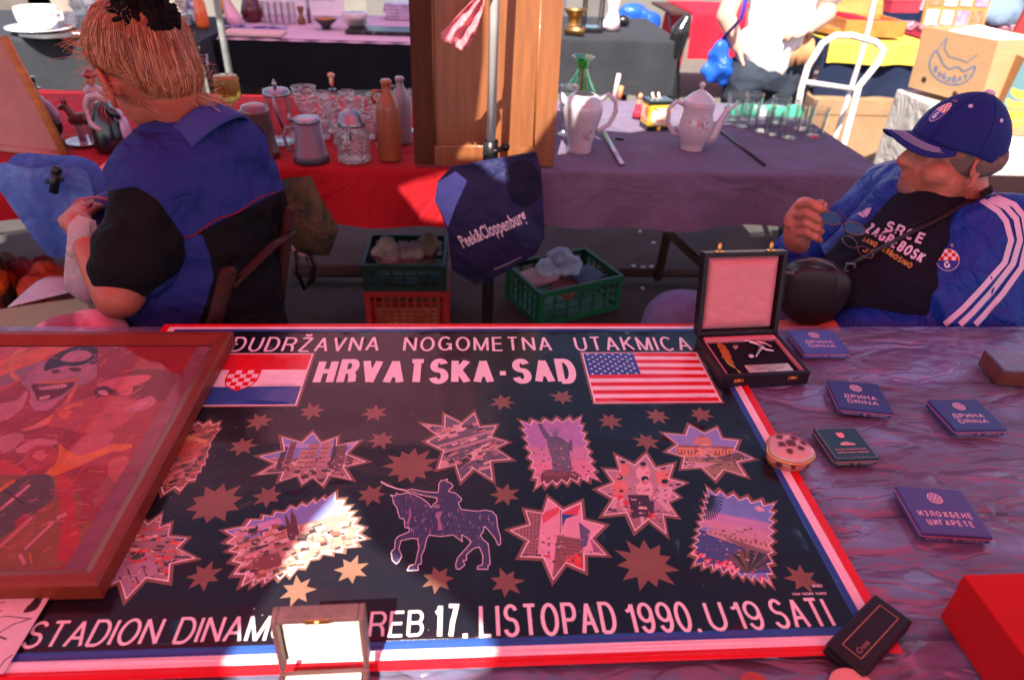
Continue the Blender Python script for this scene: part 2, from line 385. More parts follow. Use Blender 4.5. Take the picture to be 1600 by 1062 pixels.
# ================================================================== the setting
m_asph = mat('asphalt', (.062, .055, .054), .9, var=.25, vs=3, bump=.5, bs=160)
g = MB(); g.add([(-40, -12, 0), (40, -12, 0), (40, 60, 0), (-40, 60, 0)], [[0, 1, 2, 3]]); tag(g.build('ground', m_asph), kind='structure')
m_asph_sun = mat('asphalt_sun_painted', (.135, .117, .1), .9, var=.12, vs=5, bump=.3, bs=120)  # sunlit stretch of the asphalt, its light put into a paler colour
g = MB(); g.add([(-9, 3.25, .004), (9, 4.1, .004), (14, 5.5, .004), (14, 30, .004), (-12, 30, .004)], [[0, 1, 2, 3, 4]]); tag(g.build('sunlit_asphalt', m_asph_sun), kind='structure')

CZ = 2.35
def shade(p):                      # where the sun ray that reaches p crosses the canopy
    t = (CZ-p.z)/(-SUN.z); q = p - SUN*t; return (q.x, q.y)
m_can = mat('red_canopy_cloth', (.62, .05, .08), .9, var=.08, vs=2, translucent=.62, bump=.2, bs=300)
m_can2 = mat('rose_canopy_cloth', (.85, .3, .42), .9, var=.08, vs=2, translucent=.6, bump=.2, bs=300)
m_pole = mat('grey_painted_steel', (.42, .44, .42), .35, metal=.3, var=.2, vs=20, bump=.05)
def canopy(outer, holes, z, m, label, name='market_canopy'):
    t = thing(name, label, 'canopy', (outer[0][0], outer[0][1], 0))
    vs, fs, cs = paint([(outer, 'c')]+[(h, 'x') for h in holes], .25)
    fs = [f for f, c in zip(fs, cs) if c == 'c']
    mb = MB(); mb.add([(x, y, z+.02*nz(x, y, 0, 1.2)) for x, y in vs], fs, True); mb.build('canopy_cloth', m, t, True)
    fr = MB()
    for a, b in zip(outer, outer[1:]+outer[:1]): fr.tube([(a[0], a[1], z+.03), (b[0], b[1], z+.03)], .012, 8)
    fr.build('canopy_rail', m_pole, t, True)
    return t
PXA = [(528, 768), (560, 790), (578, 850), (640, 890), (690, 925), (722, 955), (752, 985), (772, 1012), (760, 1045), (700, 1075), (560, 1090), (350, 1090), (352, 1030), (378, 985), (398, 955), (432, 905), (455, 860), (490, 810)]
hA = [shade(at(x, y, z=.757)) for x, y in PXA]
hB1 = [shade(at(x, y, Y=2.1)) for x, y in [(756, -60), (885, -60), (885, 185), (866, 195), (840, 235), (815, 262), (718, 262), (735, 230), (745, 205), (750, 155), (755, 100)]]
hB2 = [shade(at(x, y, Y=2.02)) for x, y in [(618, 286), (645, 272), (690, 258), (745, 255), (745, 330), (690, 338), (655, 332), (640, 312)]]
hB3 = [shade(at(x, y, Y=1.86)) for x, y in [(747, -70), (776, -70), (774, 236), (750, 240)]]
hC = [shade(at(x, y, Y=2.25)) for x, y in [(905, 150), (935, 140), (945, 165), (920, 178), (905, 205), (895, 225), (893, 190)]]
hD = [shade(at(x, y, z=.0)) for x, y in [(786, 474), (806, 470), (822, 480), (826, 497), (812, 494), (792, 484)]]
hE = [shade(at(x, y, z=.0)) for x, y in [(-30, 372), (10, 366), (8, 378), (-30, 385)]]
def edge(px, py): return shade(at(px, py, z=.75))
main = [(-3.4, -2.4), (3.2, -2.4), (3.2, .9), edge(1420, 215), edge(1320, 192), edge(1120, 196), edge(1045, 205), edge(985, 214), edge(870, 205), (-.02, 1.5), (-.08, 1.66), (-1.9, 1.62), shade(at(190, 338, z=0)), shade(at(0, 368, z=0)), (-3.4, 1.15)]
# the right third of the stall roof is a paler cloth
xs = .18
canopy(main, [hA, hB1, hB2, hB3, hC, hD, hE], CZ, m_can, 'red market canopy stretched over the front stall, with gaps that let the sun through')
canopy([(-2.0, 2.55), (.05, 2.6), (.1, 4.9), (-1.95, 4.9)], [], 2.5, m_can2, 'rose red parasol cloth over the table with pink glass behind')
canopy([(2.4, 5.6), (7.4, 5.9), (7.6, 9.4), (2.6, 9.2)], [], 2.6, m_can, 'red canopy over the stall with the open wooden case far right')

# ------------------------------------------------------------------ near table
m_plank = mat('mauve_brown_planks', (.11, .075, .095), .5, var=.25, vs=5, bump=.2, bs=60, stretch=(1, 5, 1), spec=.4)
tb = thing('near_table', 'long plank table in the foreground, covered in crumpled clear plastic', 'table', (.1, .62, 0))
rows = [1.138, at(1400, 592, z=.75).y, at(1400, 800, z=.75).y, .455, .24, .03]
for a, b in zip(rows, rows[1:]):
    q = MB(); q.box((.1, (a+b)/2, .728), (3.0, a-b-.008, .03), .004); q.build('plank', m_plank, tb, True)
m_leg = mat('dark_brown_trestle', (.06, .025, .02), .6, var=.3, bump=.2)
for x in (-1.2, 1.4):
    for y in (.15, 1.05):
        q = MB(); q.box((x, y, .356), (.05, .05, .712), .004); q.build('leg', m_leg, tb, True)
def film():
    m = bpy.data.materials.new('clear_plastic_film'); m.use_nodes = True; nt = m.node_tree; N = nt.nodes; K = nt.links.new
    b = N['Principled BSDF']; b.inputs['Base Color'].default_value = (.25, .31, .55, 1); b.inputs['Roughness'].default_value = .17; b.inputs['Coat Weight'].default_value = .6; b.inputs['Coat Roughness'].default_value = .1; b.inputs['Specular IOR Level'].default_value = 1.0; b.inputs['IOR'].default_value = 1.9
    tr = N.new('ShaderNodeBsdfTransparent'); ms = N.new('ShaderNodeMixShader')
    tc = N.new('ShaderNodeTexCoord'); mp = N.new('ShaderNodeMapping'); mp.inputs['Rotation'].default_value = (0, 0, -.6); mp.inputs['Scale'].default_value = (1, 2.6, 1); K(tc.outputs['Object'], mp.inputs[0])
    n = N.new('ShaderNodeTexNoise'); n.inputs['Scale'].default_value = 4.5; n.inputs['Detail'].default_value = 3; n.inputs['Distortion'].default_value = .7; K(mp.outputs[0], n.inputs[0])
    r = N.new('ShaderNodeMapRange'); K(n.outputs[0], r.inputs[0]); r.inputs[1].default_value = .42; r.inputs[2].default_value = .66; r.inputs[3].default_value = .3; r.inputs[4].default_value = .7
    K(r.outputs[0], ms.inputs[0]); K(tr.outputs[0], ms.inputs[1]); K(b.outputs[0], ms.inputs[2]); K(ms.outputs[0], N['Material Output'].inputs[0])
    wv = N.new('ShaderNodeTexNoise'); wv.inputs['Scale'].default_value = 5; wv.inputs['Detail'].default_value = 2; K(mp.outputs[0], wv.inputs[0])
    sc_ = N.new('ShaderNodeVectorMath'); sc_.operation = 'SCALE'; sc_.inputs['Scale'].default_value = .35; K(wv.outputs['Color'], sc_.inputs[0]); ad_ = N.new('ShaderNodeVectorMath'); K(mp.outputs[0], ad_.inputs[0]); K(sc_.outputs[0], ad_.inputs[1])
    prev = None
    for scl, dist, mxv in ((4, .028, .18), (11, .011, .1)):
        v = N.new('ShaderNodeTexVoronoi'); v.feature = 'DISTANCE_TO_EDGE'; v.inputs['Scale'].default_value = scl; K(ad_.outputs[0], v.inputs[0])
        mn = N.new('ShaderNodeMath'); mn.operation = 'MINIMUM'; mn.inputs[1].default_value = mxv; K(v.outputs[0], mn.inputs[0])
        bp = N.new('ShaderNodeBump'); bp.inputs['Strength'].default_value = 1; bp.inputs['Distance'].default_value = dist; K(mn.outputs[0], bp.inputs['Height'])
        if prev: K(prev, bp.inputs['Normal'])
        prev = bp.outputs[0]
    K(prev, b.inputs['Normal'])
    return m
FILMZ = .7475
def filmz(x, y):
    seam = sum(math.exp(-((y-r)/.006)**2) for r in rows[1:4])
    return FILMZ + .0018*nz(x, y, 3, 14) + .0012*nz(x*1.5+y, y*3, 8, 30) - .003*seam
q = MB(); q.grid(lambda u, v: (-1.38+2.96*u, .04+1.1*v, filmz(-1.38+2.96*u, .04+1.1*v)), 300, 120)
q.grid(lambda u, v: (-1.38+2.96*u, 1.14+.006*v+.004*nz(u, v, 1, 30), FILMZ-.08*v), 120, 6)
tag(q.build('plastic_sheet', film()), 'crumpled clear plastic sheet spread over the plank table under the poster', 'plastic sheet')

# ------------------------------------------------------------------ market tables behind
m_red = mat('red_tablecloth', (.34, .008, .014), .8, var=.12, vs=4, bump=.1, bs=200, sheen=.2, wrinkle=1, ws=4)
m_mauve = mat('mauve_tablecloth', (.2, .16, .24), .85, var=.12, vs=10, bump=.25, bs=700, sheen=.2, wrinkle=.9, ws=5, translucent=.25)
def cloth(name, label, m, x0, x1, yb, yf, drop, zt=.753, dropR=0, dropL=0, fold=.014, hem=None, yfr=None, bdrop=.12, seed=0):
    """a tablecloth: top, rounded front edge, hanging front with folds, optional hanging ends"""
    yfr = yf if yfr is None else yfr
    mb = MB(); H = 14
    def front(u, v):
        x = x0+(x1-x0)*u; y0 = yf+(yfr-yf)*u
        d = drop if hem is None else hem(u)
        if v < .5: return (x, yb+(y0-yb)*(v/.5), zt+.0025*nz(x, v*4, seed, 4))
        if v < .58: a = (v-.5)/.08*PI/2; return (x, y0-.012*math.sin(a)-.002, zt-.012*(1-math.cos(a)))
        f = (v-.58)/.42
        return (x, y0-.014-fold*f*(.6+nz(x, 0, seed, 3.5)+.5*math.sin(x*17+seed+2*nz(x, 1, seed, 2))), zt-.012-(d-.012)*f)
    n = max(30, int((x1-x0)*45)); mb.grid(front, n, 34)
    for (dd, sgn, xx) in ((dropR, 1, x1), (dropL, -1, x0)):
        if dd:
            mb.grid(lambda u, v: (xx+sgn*(.002+.012*v+fold*1.5*v*(.5+nz(u*3, 0, seed+5, 2.5))), yb+((yfr if sgn > 0 else yf)-yb)*u-.012*v*u, zt-.002-dd*v), 26, 10)
    return tag(mb.build(name, m), label, 'tablecloth')
def trestle(name, label, x0, x1, y0, y1, ht=.72, braces=True):
    t = thing(name, label, 'table', ((x0+x1)/2, (y0+y1)/2, 0))
    q = MB(); q.box(((x0+x1)/2, (y0+y1)/2, ht+.012), (x1-x0-.02, y1-y0-.02, .024), .003); q.build('table_top', m_leg, t, True)
    for x in (x0+.12, x1-.12):
        for y in (y0+.06, y1-.06): q = MB(); q.box((x, y, ht/2), (.04, .04, ht), .003); q.build('leg', m_leg, t, True)
        if braces: q = MB(); q.box((x, (y0+y1)/2, .12), (.03, y1-y0-.17, .03), .003); q.build('stretcher', m_leg, t, True)
    return t
T2F, T2B = 2.06, 2.93
t2 = thing('stall_table', 'long stall table of brown trestles under the red and mauve cloths', 'table', (0, 2.5, 0))
q = MB(); q.box((-.3, 2.495, .733), (3.36, .85, .024), .003); q.build('table_top', m_leg, t2, True)
def beam(a, b, s=.036, name='leg'):
    q = MB(); a, b = V(a), V(b); q.tube([a, b], s*.62, 4); q.build(name, m_leg, t2, True)
a1 = at(1028, 438, z=0.03); 
beam(at(1027, 437, z=.03), (at(1027, 437, z=.03).x+.04, 2.75, .72)); beam((at(1040, 360, Y=2.7)), (at(1110, 425, Y=2.45)), .034, 'brace'); beam((.5, 2.74, .05), (1.28, 2.74, .05), .034, 'stretcher')
beam((1.22, 2.2, .0), (1.22, 2.2, .72), .045); beam((-1.6, 2.2, 0), (-1.6, 2.2, .72), .045); beam((-1.6, 2.8, 0), (-1.6, 2.8, .72), .045); beam((-.75, 2.74, .05), (-.4, 2.74, .05), .05, 'stretcher')
cloth('red_tablecloth', 'bright red cloth over the left half of the stall table', m_red, -2.0, .27, T2B, T2F, .17, zt=.752, hem=lambda u: .165+.012*math.sin(u*9)+.01*u, yfr=T2F, seed=1, fold=.032)
cloth('mauve_tablecloth', 'grey mauve cloth over the right half of the stall table, with the teapot', m_mauve, .2, 1.37, T2B+.02, T2F, .18, zt=.7565, dropR=.14, hem=lambda u: .172+.012*math.sin(u*5)-.04*max(0, u-.75)*1.5, fold=.03, seed=2)
m_grey = mat('charcoal_tablecloth', (.028, .03, .036), .85, var=.15, vs=4, bump=.1, sheen=.2, wrinkle=.25, ws=4)
m_pinkc = mat('pale_tablecloth', (.62, .42, .52), .8, var=.05, wrinkle=.1)
m_black = mat('black_tablecloth', (.006, .006, .009), .85, var=.2)
trestle('folding_table', 'folding table at the far left holding white crockery, under grey cloth', -3.6, -1.44, 4.03, 4.95)
cloth('grey_tablecloth', 'grey cloth hanging from the far left table under the white cup', m_grey, -3.62, -1.42, 4.96, 4.02, .6, fold=.035, seed=3, dropR=.5)
trestle('folding_table', 'folding table in the middle background under black cloth and pink top', -1.36, .12, 4.24, 5.2)
cloth('black_tablecloth', 'black cloth hanging in a curve from the pink topped table behind', m_black, -1.39, .15, 5.2, 4.22, .3, zt=.752, fold=.03, seed=4, dropL=.4, hem=lambda u: .2+.16*u+.05*math.sin(u*7))
q = MB(); q.grid(lambda u, v: (-1.38+1.52*u, 4.195+1.0*v+.008*math.sin(u*60)*(v < .01), .758+(-.012 if v < .01 else 0)), 90, 16); tag(q.build('pink_table_cover', m_pinkc), 'pale pink cover with a wavy edge on the middle background table', 'table cover')
trestle('folding_table', 'folding table at back right holding brass and dark glass, grey cloth', .22, 1.36, 4.58, 5.5)
cloth('grey_tablecloth', 'grey cloth with a hanging corner on the table behind the wooden panel', m_grey, .18, 1.35, 5.5, 4.55, .33, fold=.04, seed=6, dropR=.42)

# ------------------------------------------------------------------ poster
PZ = .7535
def P(px, py): q = at(px, py, z=PZ); return (q.x, q.y)
cx0 = (P(485, 602)[0]+P(903, 598)[0])/2
X1 = P(1281, 797)[0]; X0 = 2*cx0-X1-.01; Y1 = P(700, 507)[1]; Y0 = P(800, 1041)[1]
WHITE = (.8, .78, .76); NAVY = (.008, .009, .014); BLUE = (.025, .09, .32); RED = (.62, .012, .02); BRN = (.2, .115, .075)
Lr = [(rect(X0, Y0, X1, Y1), RED)]
s1, s2, s3 = .0125, .0245, .0345
Lr += [(rect(X0+s1, Y0+s1, X1-s1, Y1-s1*.75), WHITE), (rect(X0+s2, Y0+s2, X1-s2, Y1-s2*.72), BLUE), (rect(X0+s3, Y0+s3*1.02, X1-s3, Y1-s3*.72), NAVY)]
def T(s, pa, pb, ptop, col=WHITE, **k):
    a, b = P(*pa), P(*pb); h = P(*ptop)[1]-a[1]
    for t in letters(s, a[0], b[0], (a[1]+b[1])/2, h, **k): Lr.append((t, col))
T('MEĐUDRŽAVNA  NOGOMETNA  UTAKMICA', (300, 552), (1082, 545), (420, 529), wt=.1, gap=.13)
T('HRVATSKA-SAD', (487, 602), (904, 598), (498, 562), wt=.17, gap=.06)
T('STADION DINAMO ZAGREB', (32, 1008), (661, 1000), (80, 964), wt=.105, gap=.09)
T('17.', (676, 998), (731, 997), (683, 944), wt=.12, gap=.1)
T('LISTOPAD', (749, 995), (968, 991), (752, 943), wt=.105, gap=.085)
T('1990.', (983, 990), (1098, 988), (990, 940), wt=.105, gap=.085)
T('U', (1112, 986), (1142, 986), (1112, 938), wt=.105)
T('19', (1152, 985), (1200, 984), (1155, 938), wt=.105, gap=.085)
T('SATI', (1216, 983), (1308, 978), (1225, 935), wt=.105, gap=.09)
T('SUTNEX', (1270, 917), (1286, 916), (1270, 912), wt=.2)
T('TISAK VJESNIK ZAGREB', (1239, 929), (1292, 928), (1240, 925), wt=.2)
def star(c, R, n=7, k=.5, rot=0, irr=.12, sx=1):
    rr = random.Random(int(c[0]*7919+c[1]*104729)); o = []
    for i in range(2*n):
        a = rot+PI*i/n; r = R*(1+irr*(rr.random()-.5)*2) if i % 2 == 0 else R*k
        o.append((c[0]+sx*r*math.cos(a), c[1]+r*math.sin(a)))
    return o
for (x, y) in [(405, 658), (487, 642), (585, 645), (379, 697), (596, 688), (418, 775), (580, 773), (319, 899), (465, 922), (549, 890), (684, 905), (791, 909), (789, 772), (785, 628), (879, 620), (953, 657), (1027, 650), (1010, 690), (1096, 647), (1253, 903), (98, 905)]:
    Lr.append((star(P(x, y), .0215, 7, .5, random.random()), BRN))
for (x, y, r, n) in [(336, 786, .037, 10), (641, 727, .037, 11), (1010, 881, .037, 11)]: Lr.append((star(P(x, y), r*1.05, n, .62, .3), BRN))
# flags
def flag_rect(pxl, pxr, ytop, ybot): return P(*pxl)[0], P(*pxr)[0], P(*ytop)[1], P(*ybot)[1]
fx0, fx1, fy1, fy0 = flag_rect((911, 552), (1087, 552), (911, 552), (929, 628))
for e, c in ((.006, BRN), (.0025, WHITE)): Lr.append((rect(fx0-e, fy0-e, fx1+e, fy1+e), c))
for i in range(13): Lr.append((rect(fx0, fy1-(fy1-fy0)*(i+1)/13, fx1, fy1-(fy1-fy0)*i/13), RED if i % 2 == 0 else WHITE))
ux, uy = fx0+(fx1-fx0)*.44, fy1-(fy1-fy0)*.47
Lr.append((rect(fx0, uy, ux, fy1), BLUE))
for r in range(9):
    for k in range(6 if r % 2 == 0 else 5):
        Lr.append((star((fx0+(ux-fx0)*((k+.5)/6 + (0 if r % 2 == 0 else 1/12)), uy+(fy1-uy)*(r+.5)/9), .0034, 5, .45, PI/2, 0), WHITE))
wf = fx1-fx0; cx1 = P(486, 557)[0]; cf0 = cx1-wf
for e, c in ((.006, BRN), (.0025, WHITE)): Lr.append((rect(cf0-e, fy0-e, cx1+e, fy1+e), c))
for i, c in enumerate((RED, WHITE, BLUE)): Lr.append((rect(cf0, fy1-(fy1-fy0)*(i+1)/3, cx1, fy1-(fy1-fy0)*i/3), c))
def shield(c, sz, Ls, ang=0, clip=None):
    out = [(-.5, .55), (.5, .55), (.5, 0), (.4, -.32), (0, -.58), (-.4, -.32), (-.5, 0)]
    tf = lambda p: (c[0]+sz*(p[0]*math.cos(ang)-p[1]*math.sin(ang)), c[1]+sz*(p[0]*math.sin(ang)+p[1]*math.cos(ang)))
    o = [tf(p) for p in out]; Ls.append(([tf((p[0]*1.1, p[1]*1.1)) for p in out], RED)); Ls.append((o, WHITE))
    for i in range(5):
        for j in range(5):
            if (i+j) % 2 == 0: Ls.append(([tf(p) for p in rect(-.5+i*.2, .55-(j+1)*.226, -.3+i*.2, .55-j*.226)], RED, o))
shield(P(377, 593), .05, Lr)
def Z(lst, ox, oy, s): return [P(ox+x/s, oy+y/s) for x, y in lst]
def burst(tips, k=.3):
    c = (sum(p[0] for p in tips)/len(tips), sum(p[1] for p in tips)/len(tips)); o = []
    for i, p in enumerate(tips):
        n = tips[(i+1) % len(tips)]; m_ = ((p[0]+n[0])/2, (p[1]+n[1])/2)
        o += [p, (m_[0]+(c[0]-m_[0])*k, m_[1]+(c[1]-m_[1])*k)]
    return o, c
def spikes(corners, ns):             # evenly spaced tips along a polygon
    o = []
    for i, n in enumerate(ns):
        a, b = corners[i], corners[(i+1) % len(corners)]
        o += [(a[0]+(b[0]-a[0])*j/n, a[1]+(b[1]-a[1])*j/n) for j in range(n)]
    return o
CL = []
def photo(tips, k, e1=1.12, e0=.955):
    b, c = burst(tips, k)
    sc = lambda f: [(c[0]+(x-c[0])*f, c[1]+(y-c[1])*f) for x, y in b]
    Lr.append((sc(e1), BRN)); Lr.append((b, WHITE)); CL.append(sc(e0)); return CL[-1], c
def fill(clip, col): Lr.append((clip, col))
def bb(poly): return min(p[0] for p in poly), min(p[1] for p in poly), max(p[0] for p in poly), max(p[1] for p in poly)
def bits(clip, n, cols, sz=.006, y0=0, y1=1, ang=0, asp=1.6, rnd=random):
    a = bb(clip)
    for _ in range(n):
        x = a[0]+(a[2]-a[0])*rnd.random(); y = a[1]+(a[3]-a[1])*(y0+(y1-y0)*rnd.random())
        if not inside((x, y), clip): continue
        w_, h_ = sz*asp*(.5+rnd.random()), sz*(.4+rnd.random()*.8); t = ang+rnd.uniform(-.25, .25); c_, s_ = math.cos(t), math.sin(t)
        sk = rnd.uniform(-.3, .3)
        Lr.append(([(x+(p[0]+sk*p[1])*c_-p[1]*s_, y+(p[0]+sk*p[1])*s_+p[1]*c_) for p in rect(-w_/2, -h_/2, w_/2, h_/2)], rnd.choice(cols), clip))
SKY = (.16, .27, .55); SKY2 = (.35, .4, .6)
DK, TAN, CRM, GRN = (.05, .04, .05), (.42, .3, .22), (.62, .52, .45), (.05, .09, .04)
# skyline
cl, c = photo(Z([(160, 728), (355, 698), (510, 730), (645, 758), (690, 885), (600, 1000), (418, 1035), (290, 1022), (145, 1008), (5, 965), (20, 850)], 400, 500, 4), .33)
a = bb(cl); w_, h_ = a[2]-a[0], a[3]-a[1]; fill(cl, SKY); Lr.append((rect(a[0], a[1], a[2], a[1]+h_*.5), (.3, .2, .18), cl)); Lr.append((rect(a[0], a[1]+h_*.7, a[2], a[1]+h_*.78), SKY2, cl))
bits(cl, 170, [CRM, DK, TAN, (.3, .12, .1), (.1, .06, .06)], .006, 0, .48)
for (x, ww, t, cc) in [(.2, .05, .72, DK), (.27, .06, .82, (.15, .08, .08)), (.4, .08, .66, TAN), (.48, .1, .78, (.35, .22, .2)), (.6, .1, .9, (.4, .26, .24)), (.7, .06, .92, DK), (.76, .09, .74, (.14, .1, .09)), (.86, .06, .6, (.1, .08, .08))]:
    Lr.append((rect(a[0]+x*w_-ww*w_*.5, a[1]+h_*.28, a[0]+x*w_+ww*w_*.5, a[1]+h_*t), cc, cl))
    for j in range(5): Lr.append((rect(a[0]+x*w_-ww*w_*.42, a[1]+h_*(.32+.09*j), a[0]+x*w_+ww*w_*.3, a[1]+h_*(.335+.09*j)), (.08, .05, .06), cl)) if .36+.09*j < t else None
# town from the air
cl, c = photo(Z([(1180, 590), (1365, 578), (1505, 658), (1575, 765), (1598, 868), (1480, 1000), (1280, 1005), (1135, 932), (1060, 762), (1035, 645)], 400, 500, 4), .33)
fill(cl, (.12, .13, .16)); a = bb(cl)
bits(cl, 200, [CRM, (.5, .3, .25), DK, (.3, .2, .2), (.55, .4, .36), (.1, .14, .16)], .008, 0, 1, .5)
for k in range(2): Lr.append((seg((a[0]+.02, a[1]+(a[3]-a[1])*(.35+.1*k)), (a[2]-.015, a[1]+(a[3]-a[1])*(.62+.12*k)), .006), (.4, .3, .3), cl))
# statue with a torch
cl, c = photo(spikes([P(812, 657), P(908, 651), P(936, 750), P(836, 763)], [5, 7, 6, 7]), .14, 1.1, .965)
a = bb(cl); w_, h_ = a[2]-a[0], a[3]-a[1]; fill(cl, (.5, .3, .42)); Lr.append((rect(a[0], a[1]+h_*.55, a[2], a[3]), (.38, .26, .5), cl)); Lr.append((rect(a[0], a[1], a[2], a[1]+h_*.35), (.62, .3, .38), cl))
G = lambda l: Z(l, 780, 640, 3.66); SG = (.11, .13, .17); SG2 = (.19, .21, .26)
Lr.append((G([(235, 375), (470, 375), (478, 412), (240, 420)]), (.14, .06, .06), cl)); Lr.append((G([(245, 345), (380, 335), (430, 350), (470, 378), (240, 380)]), (.2, .1, .1), cl))
Lr.append((G([(272, 180), (290, 160), (318, 148), (352, 162), (392, 190), (418, 200), (420, 230), (400, 238), (410, 290), (418, 350), (300, 352), (306, 300), (285, 240)]), SG, cl))
Lr.append((G([(258, 165), (225, 95), (240, 82), (290, 150), (290, 180)]), SG, cl)); Lr.append((G([(220, 78), (232, 68), (250, 72), (252, 84), (240, 96), (226, 92)]), (.07, .07, .09), cl)); Lr.append((G([(395, 190), (412, 165), (420, 200)]), SG, cl))
Lr.append((G(circ(322, 135, 18, 12)), SG2, cl))
for k in range(7): an = .25+k*.44; Lr.append((G(seg((322+18*math.cos(an), 128-16*math.sin(an)), (322+40*math.cos(an), 128-34*math.sin(an)), 3)), SG, cl))
for k in range(9): Lr.append((G(seg((285+k*13, 185+5*(k % 3)), (310+k*11, 345), 4)), SG2, cl))
for k in range(6): Lr.append((G(seg((250+k*36, 352), (246+k*38, 378), 3)), (.08, .04, .04), cl))
# mansion
D5 = lambda l: Z(l, 920, 640, 3.54)
cl, c = photo(D5([(410, 130), (555, 80), (710, 95), (830, 170), (915, 270), (872, 368), (700, 390), (512, 328), (428, 235)]), .3)
fill(cl, (.25, .33, .6)); Lr.append((D5([(400, 262), (930, 268), (930, 400), (400, 400)]), (.3, .26, .14), cl)); Lr.append((D5([(520, 285), (700, 295), (640, 320), (500, 318)]), (.55, .42, .4), cl))
Lr.append((D5([(480, 200), (800, 210), (805, 258), (485, 262)]), (.62, .34, .16), cl)); Lr.append((D5([(575, 190), (595, 150), (660, 150), (690, 195)]), (.55, .3, .2), cl)); Lr.append((D5([(600, 152), (625, 134), (650, 152)]), (.3, .2, .2), cl))
Lr.append((D5([(470, 198), (808, 206), (800, 214), (480, 208)]), (.25, .14, .12), cl)); Lr.append((D5([(610, 200), (645, 184), (680, 202)]), CRM, cl))
for k in range(6): Lr.append((D5(rect(612+k*12, 205, 616+k*12, 258)), CRM, cl))
for k in range(16): Lr.append((D5(rect(490+k*19, 222, 496+k*19, 246)), (.14, .07, .08), cl)) if not 600 < 490+k*19 < 690 else None
Lr.append((D5([(700, 262), (850, 230), (860, 270), (760, 285)]), (.14, .12, .1), cl)); bits(cl, 40, [GRN, (.2, .15, .08), (.12, .1, .06)], .004, .18, .45)
# dancers
cl, c = photo(D5([(148, 252), (318, 243), (470, 303), (535, 408), (500, 482), (490, 590), (430, 690), (255, 672), (78, 583), (45, 440), (88, 330)]), .3)
fill(cl, (.42, .3, .32)); Lr.append((D5([(60, 560), (500, 560), (450, 700), (220, 690)]), (.32, .2, .2), cl))
for (x, y, r) in [(190, 330, 34), (300, 350, 40), (410, 370, 42), (170, 430, 45), (420, 450, 44), (310, 440, 48)]:
    Lr.append((D5(circ(x, y, r, 12, r*1.1)), random.choice([(.7, .5, .5), (.6, .45, .45), (.65, .25, .2)]), cl)); Lr.append((D5(circ(x, y-r, r*.48, 10)), (.5, .28, .22), cl)); Lr.append((D5(circ(x, y-r*1.25, r*.44, 10, r*.3)), (.02, .02, .04), cl))
Lr.append((D5([(215, 470), (330, 470), (355, 590), (240, 600)]), (.06, .03, .05), cl)); Lr.append((D5([(120, 470), (180, 470), (230, 520), (200, 535)]), (.6, .06, .06), cl)); Lr.append((D5([(330, 560), (370, 565), (365, 600), (335, 598)]), RED, cl))
for pts in ([(150, 480), (140, 550)], [(170, 500), (205, 560)], [(380, 490), (450, 560)], [(350, 500), (350, 580)], [(290, 590), (300, 630)]): Lr.append((D5(seg(*pts, 22)), (.05, .03, .06) if pts[0][0] == 350 else (.6, .45, .45), cl))
bits(cl, 50, [(.6, .2, .18), CRM, DK], .004, .2, .8)
# coast
cl, c = photo(spikes([P(*(920+x/3.54, 640+y/3.54)) for x, y in [(650, 428), (1030, 515), (1018, 975), (578, 865), (560, 800)]], [5, 8, 8, 1, 9]), .13, 1.09, .966)
fill(cl, (.16, .3, .6)); Lr.append((D5([(560, 540), (1060, 640), (1060, 740), (640, 650), (560, 640)]), (.45, .32, .5), cl)); Lr.append((D5([(640, 600), (1050, 690), (1050, 730), (640, 650)]), (.5, .35, .42), cl))
Lr.append((D5([(500, 640), (1060, 770), (1060, 900), (500, 900)]), (.06, .1, .25), cl)); Lr.append((D5([(650, 660), (800, 680), (1040, 735), (1040, 790), (870, 765), (650, 690)]), (.5, .36, .32), cl)); Lr.append((D5([(740, 700), (850, 735), (1040, 800), (1040, 815), (830, 760)]), (.2, .15, .15), cl))
for k in range(12): Lr.append((D5(rect(665+k*28, 672+k*6.5, 677+k*28, 684+k*6.5)), (.2, .14, .16), cl))
for k in range(26): a_ = -.2-k*.11; Lr.append((D5([(880, 900), (880+150*math.cos(a_)-6, 880+110*math.sin(a_)), (884+130*math.cos(a_)+6, 886+100*math.sin(a_))]), random.choice([GRN, (.03, .05, .04), (.16, .12, .06)]), cl))
for k in range(70): x = random.uniform(560, 1040); y = 790+(x-560)*.3+random.uniform(-12, 60); Lr.append((D5(circ(x, y, random.uniform(7, 15), 6)), random.choice([(.7, .12, .16), (.75, .35, .35), (.5, .06, .08)]), cl)) if not 830 < x < 900 else None
for k in range(22): a_ = 1.2-k*.16; Lr.append((D5(seg((660, 470), (660+85*math.cos(a_), 470+130*abs(math.sin(a_))+10), 7)), (.02, .03, .05), cl))
Lr.append((D5([(915, 540), (940, 530), (980, 560), (940, 562)]), (.7, .5, .6), cl))
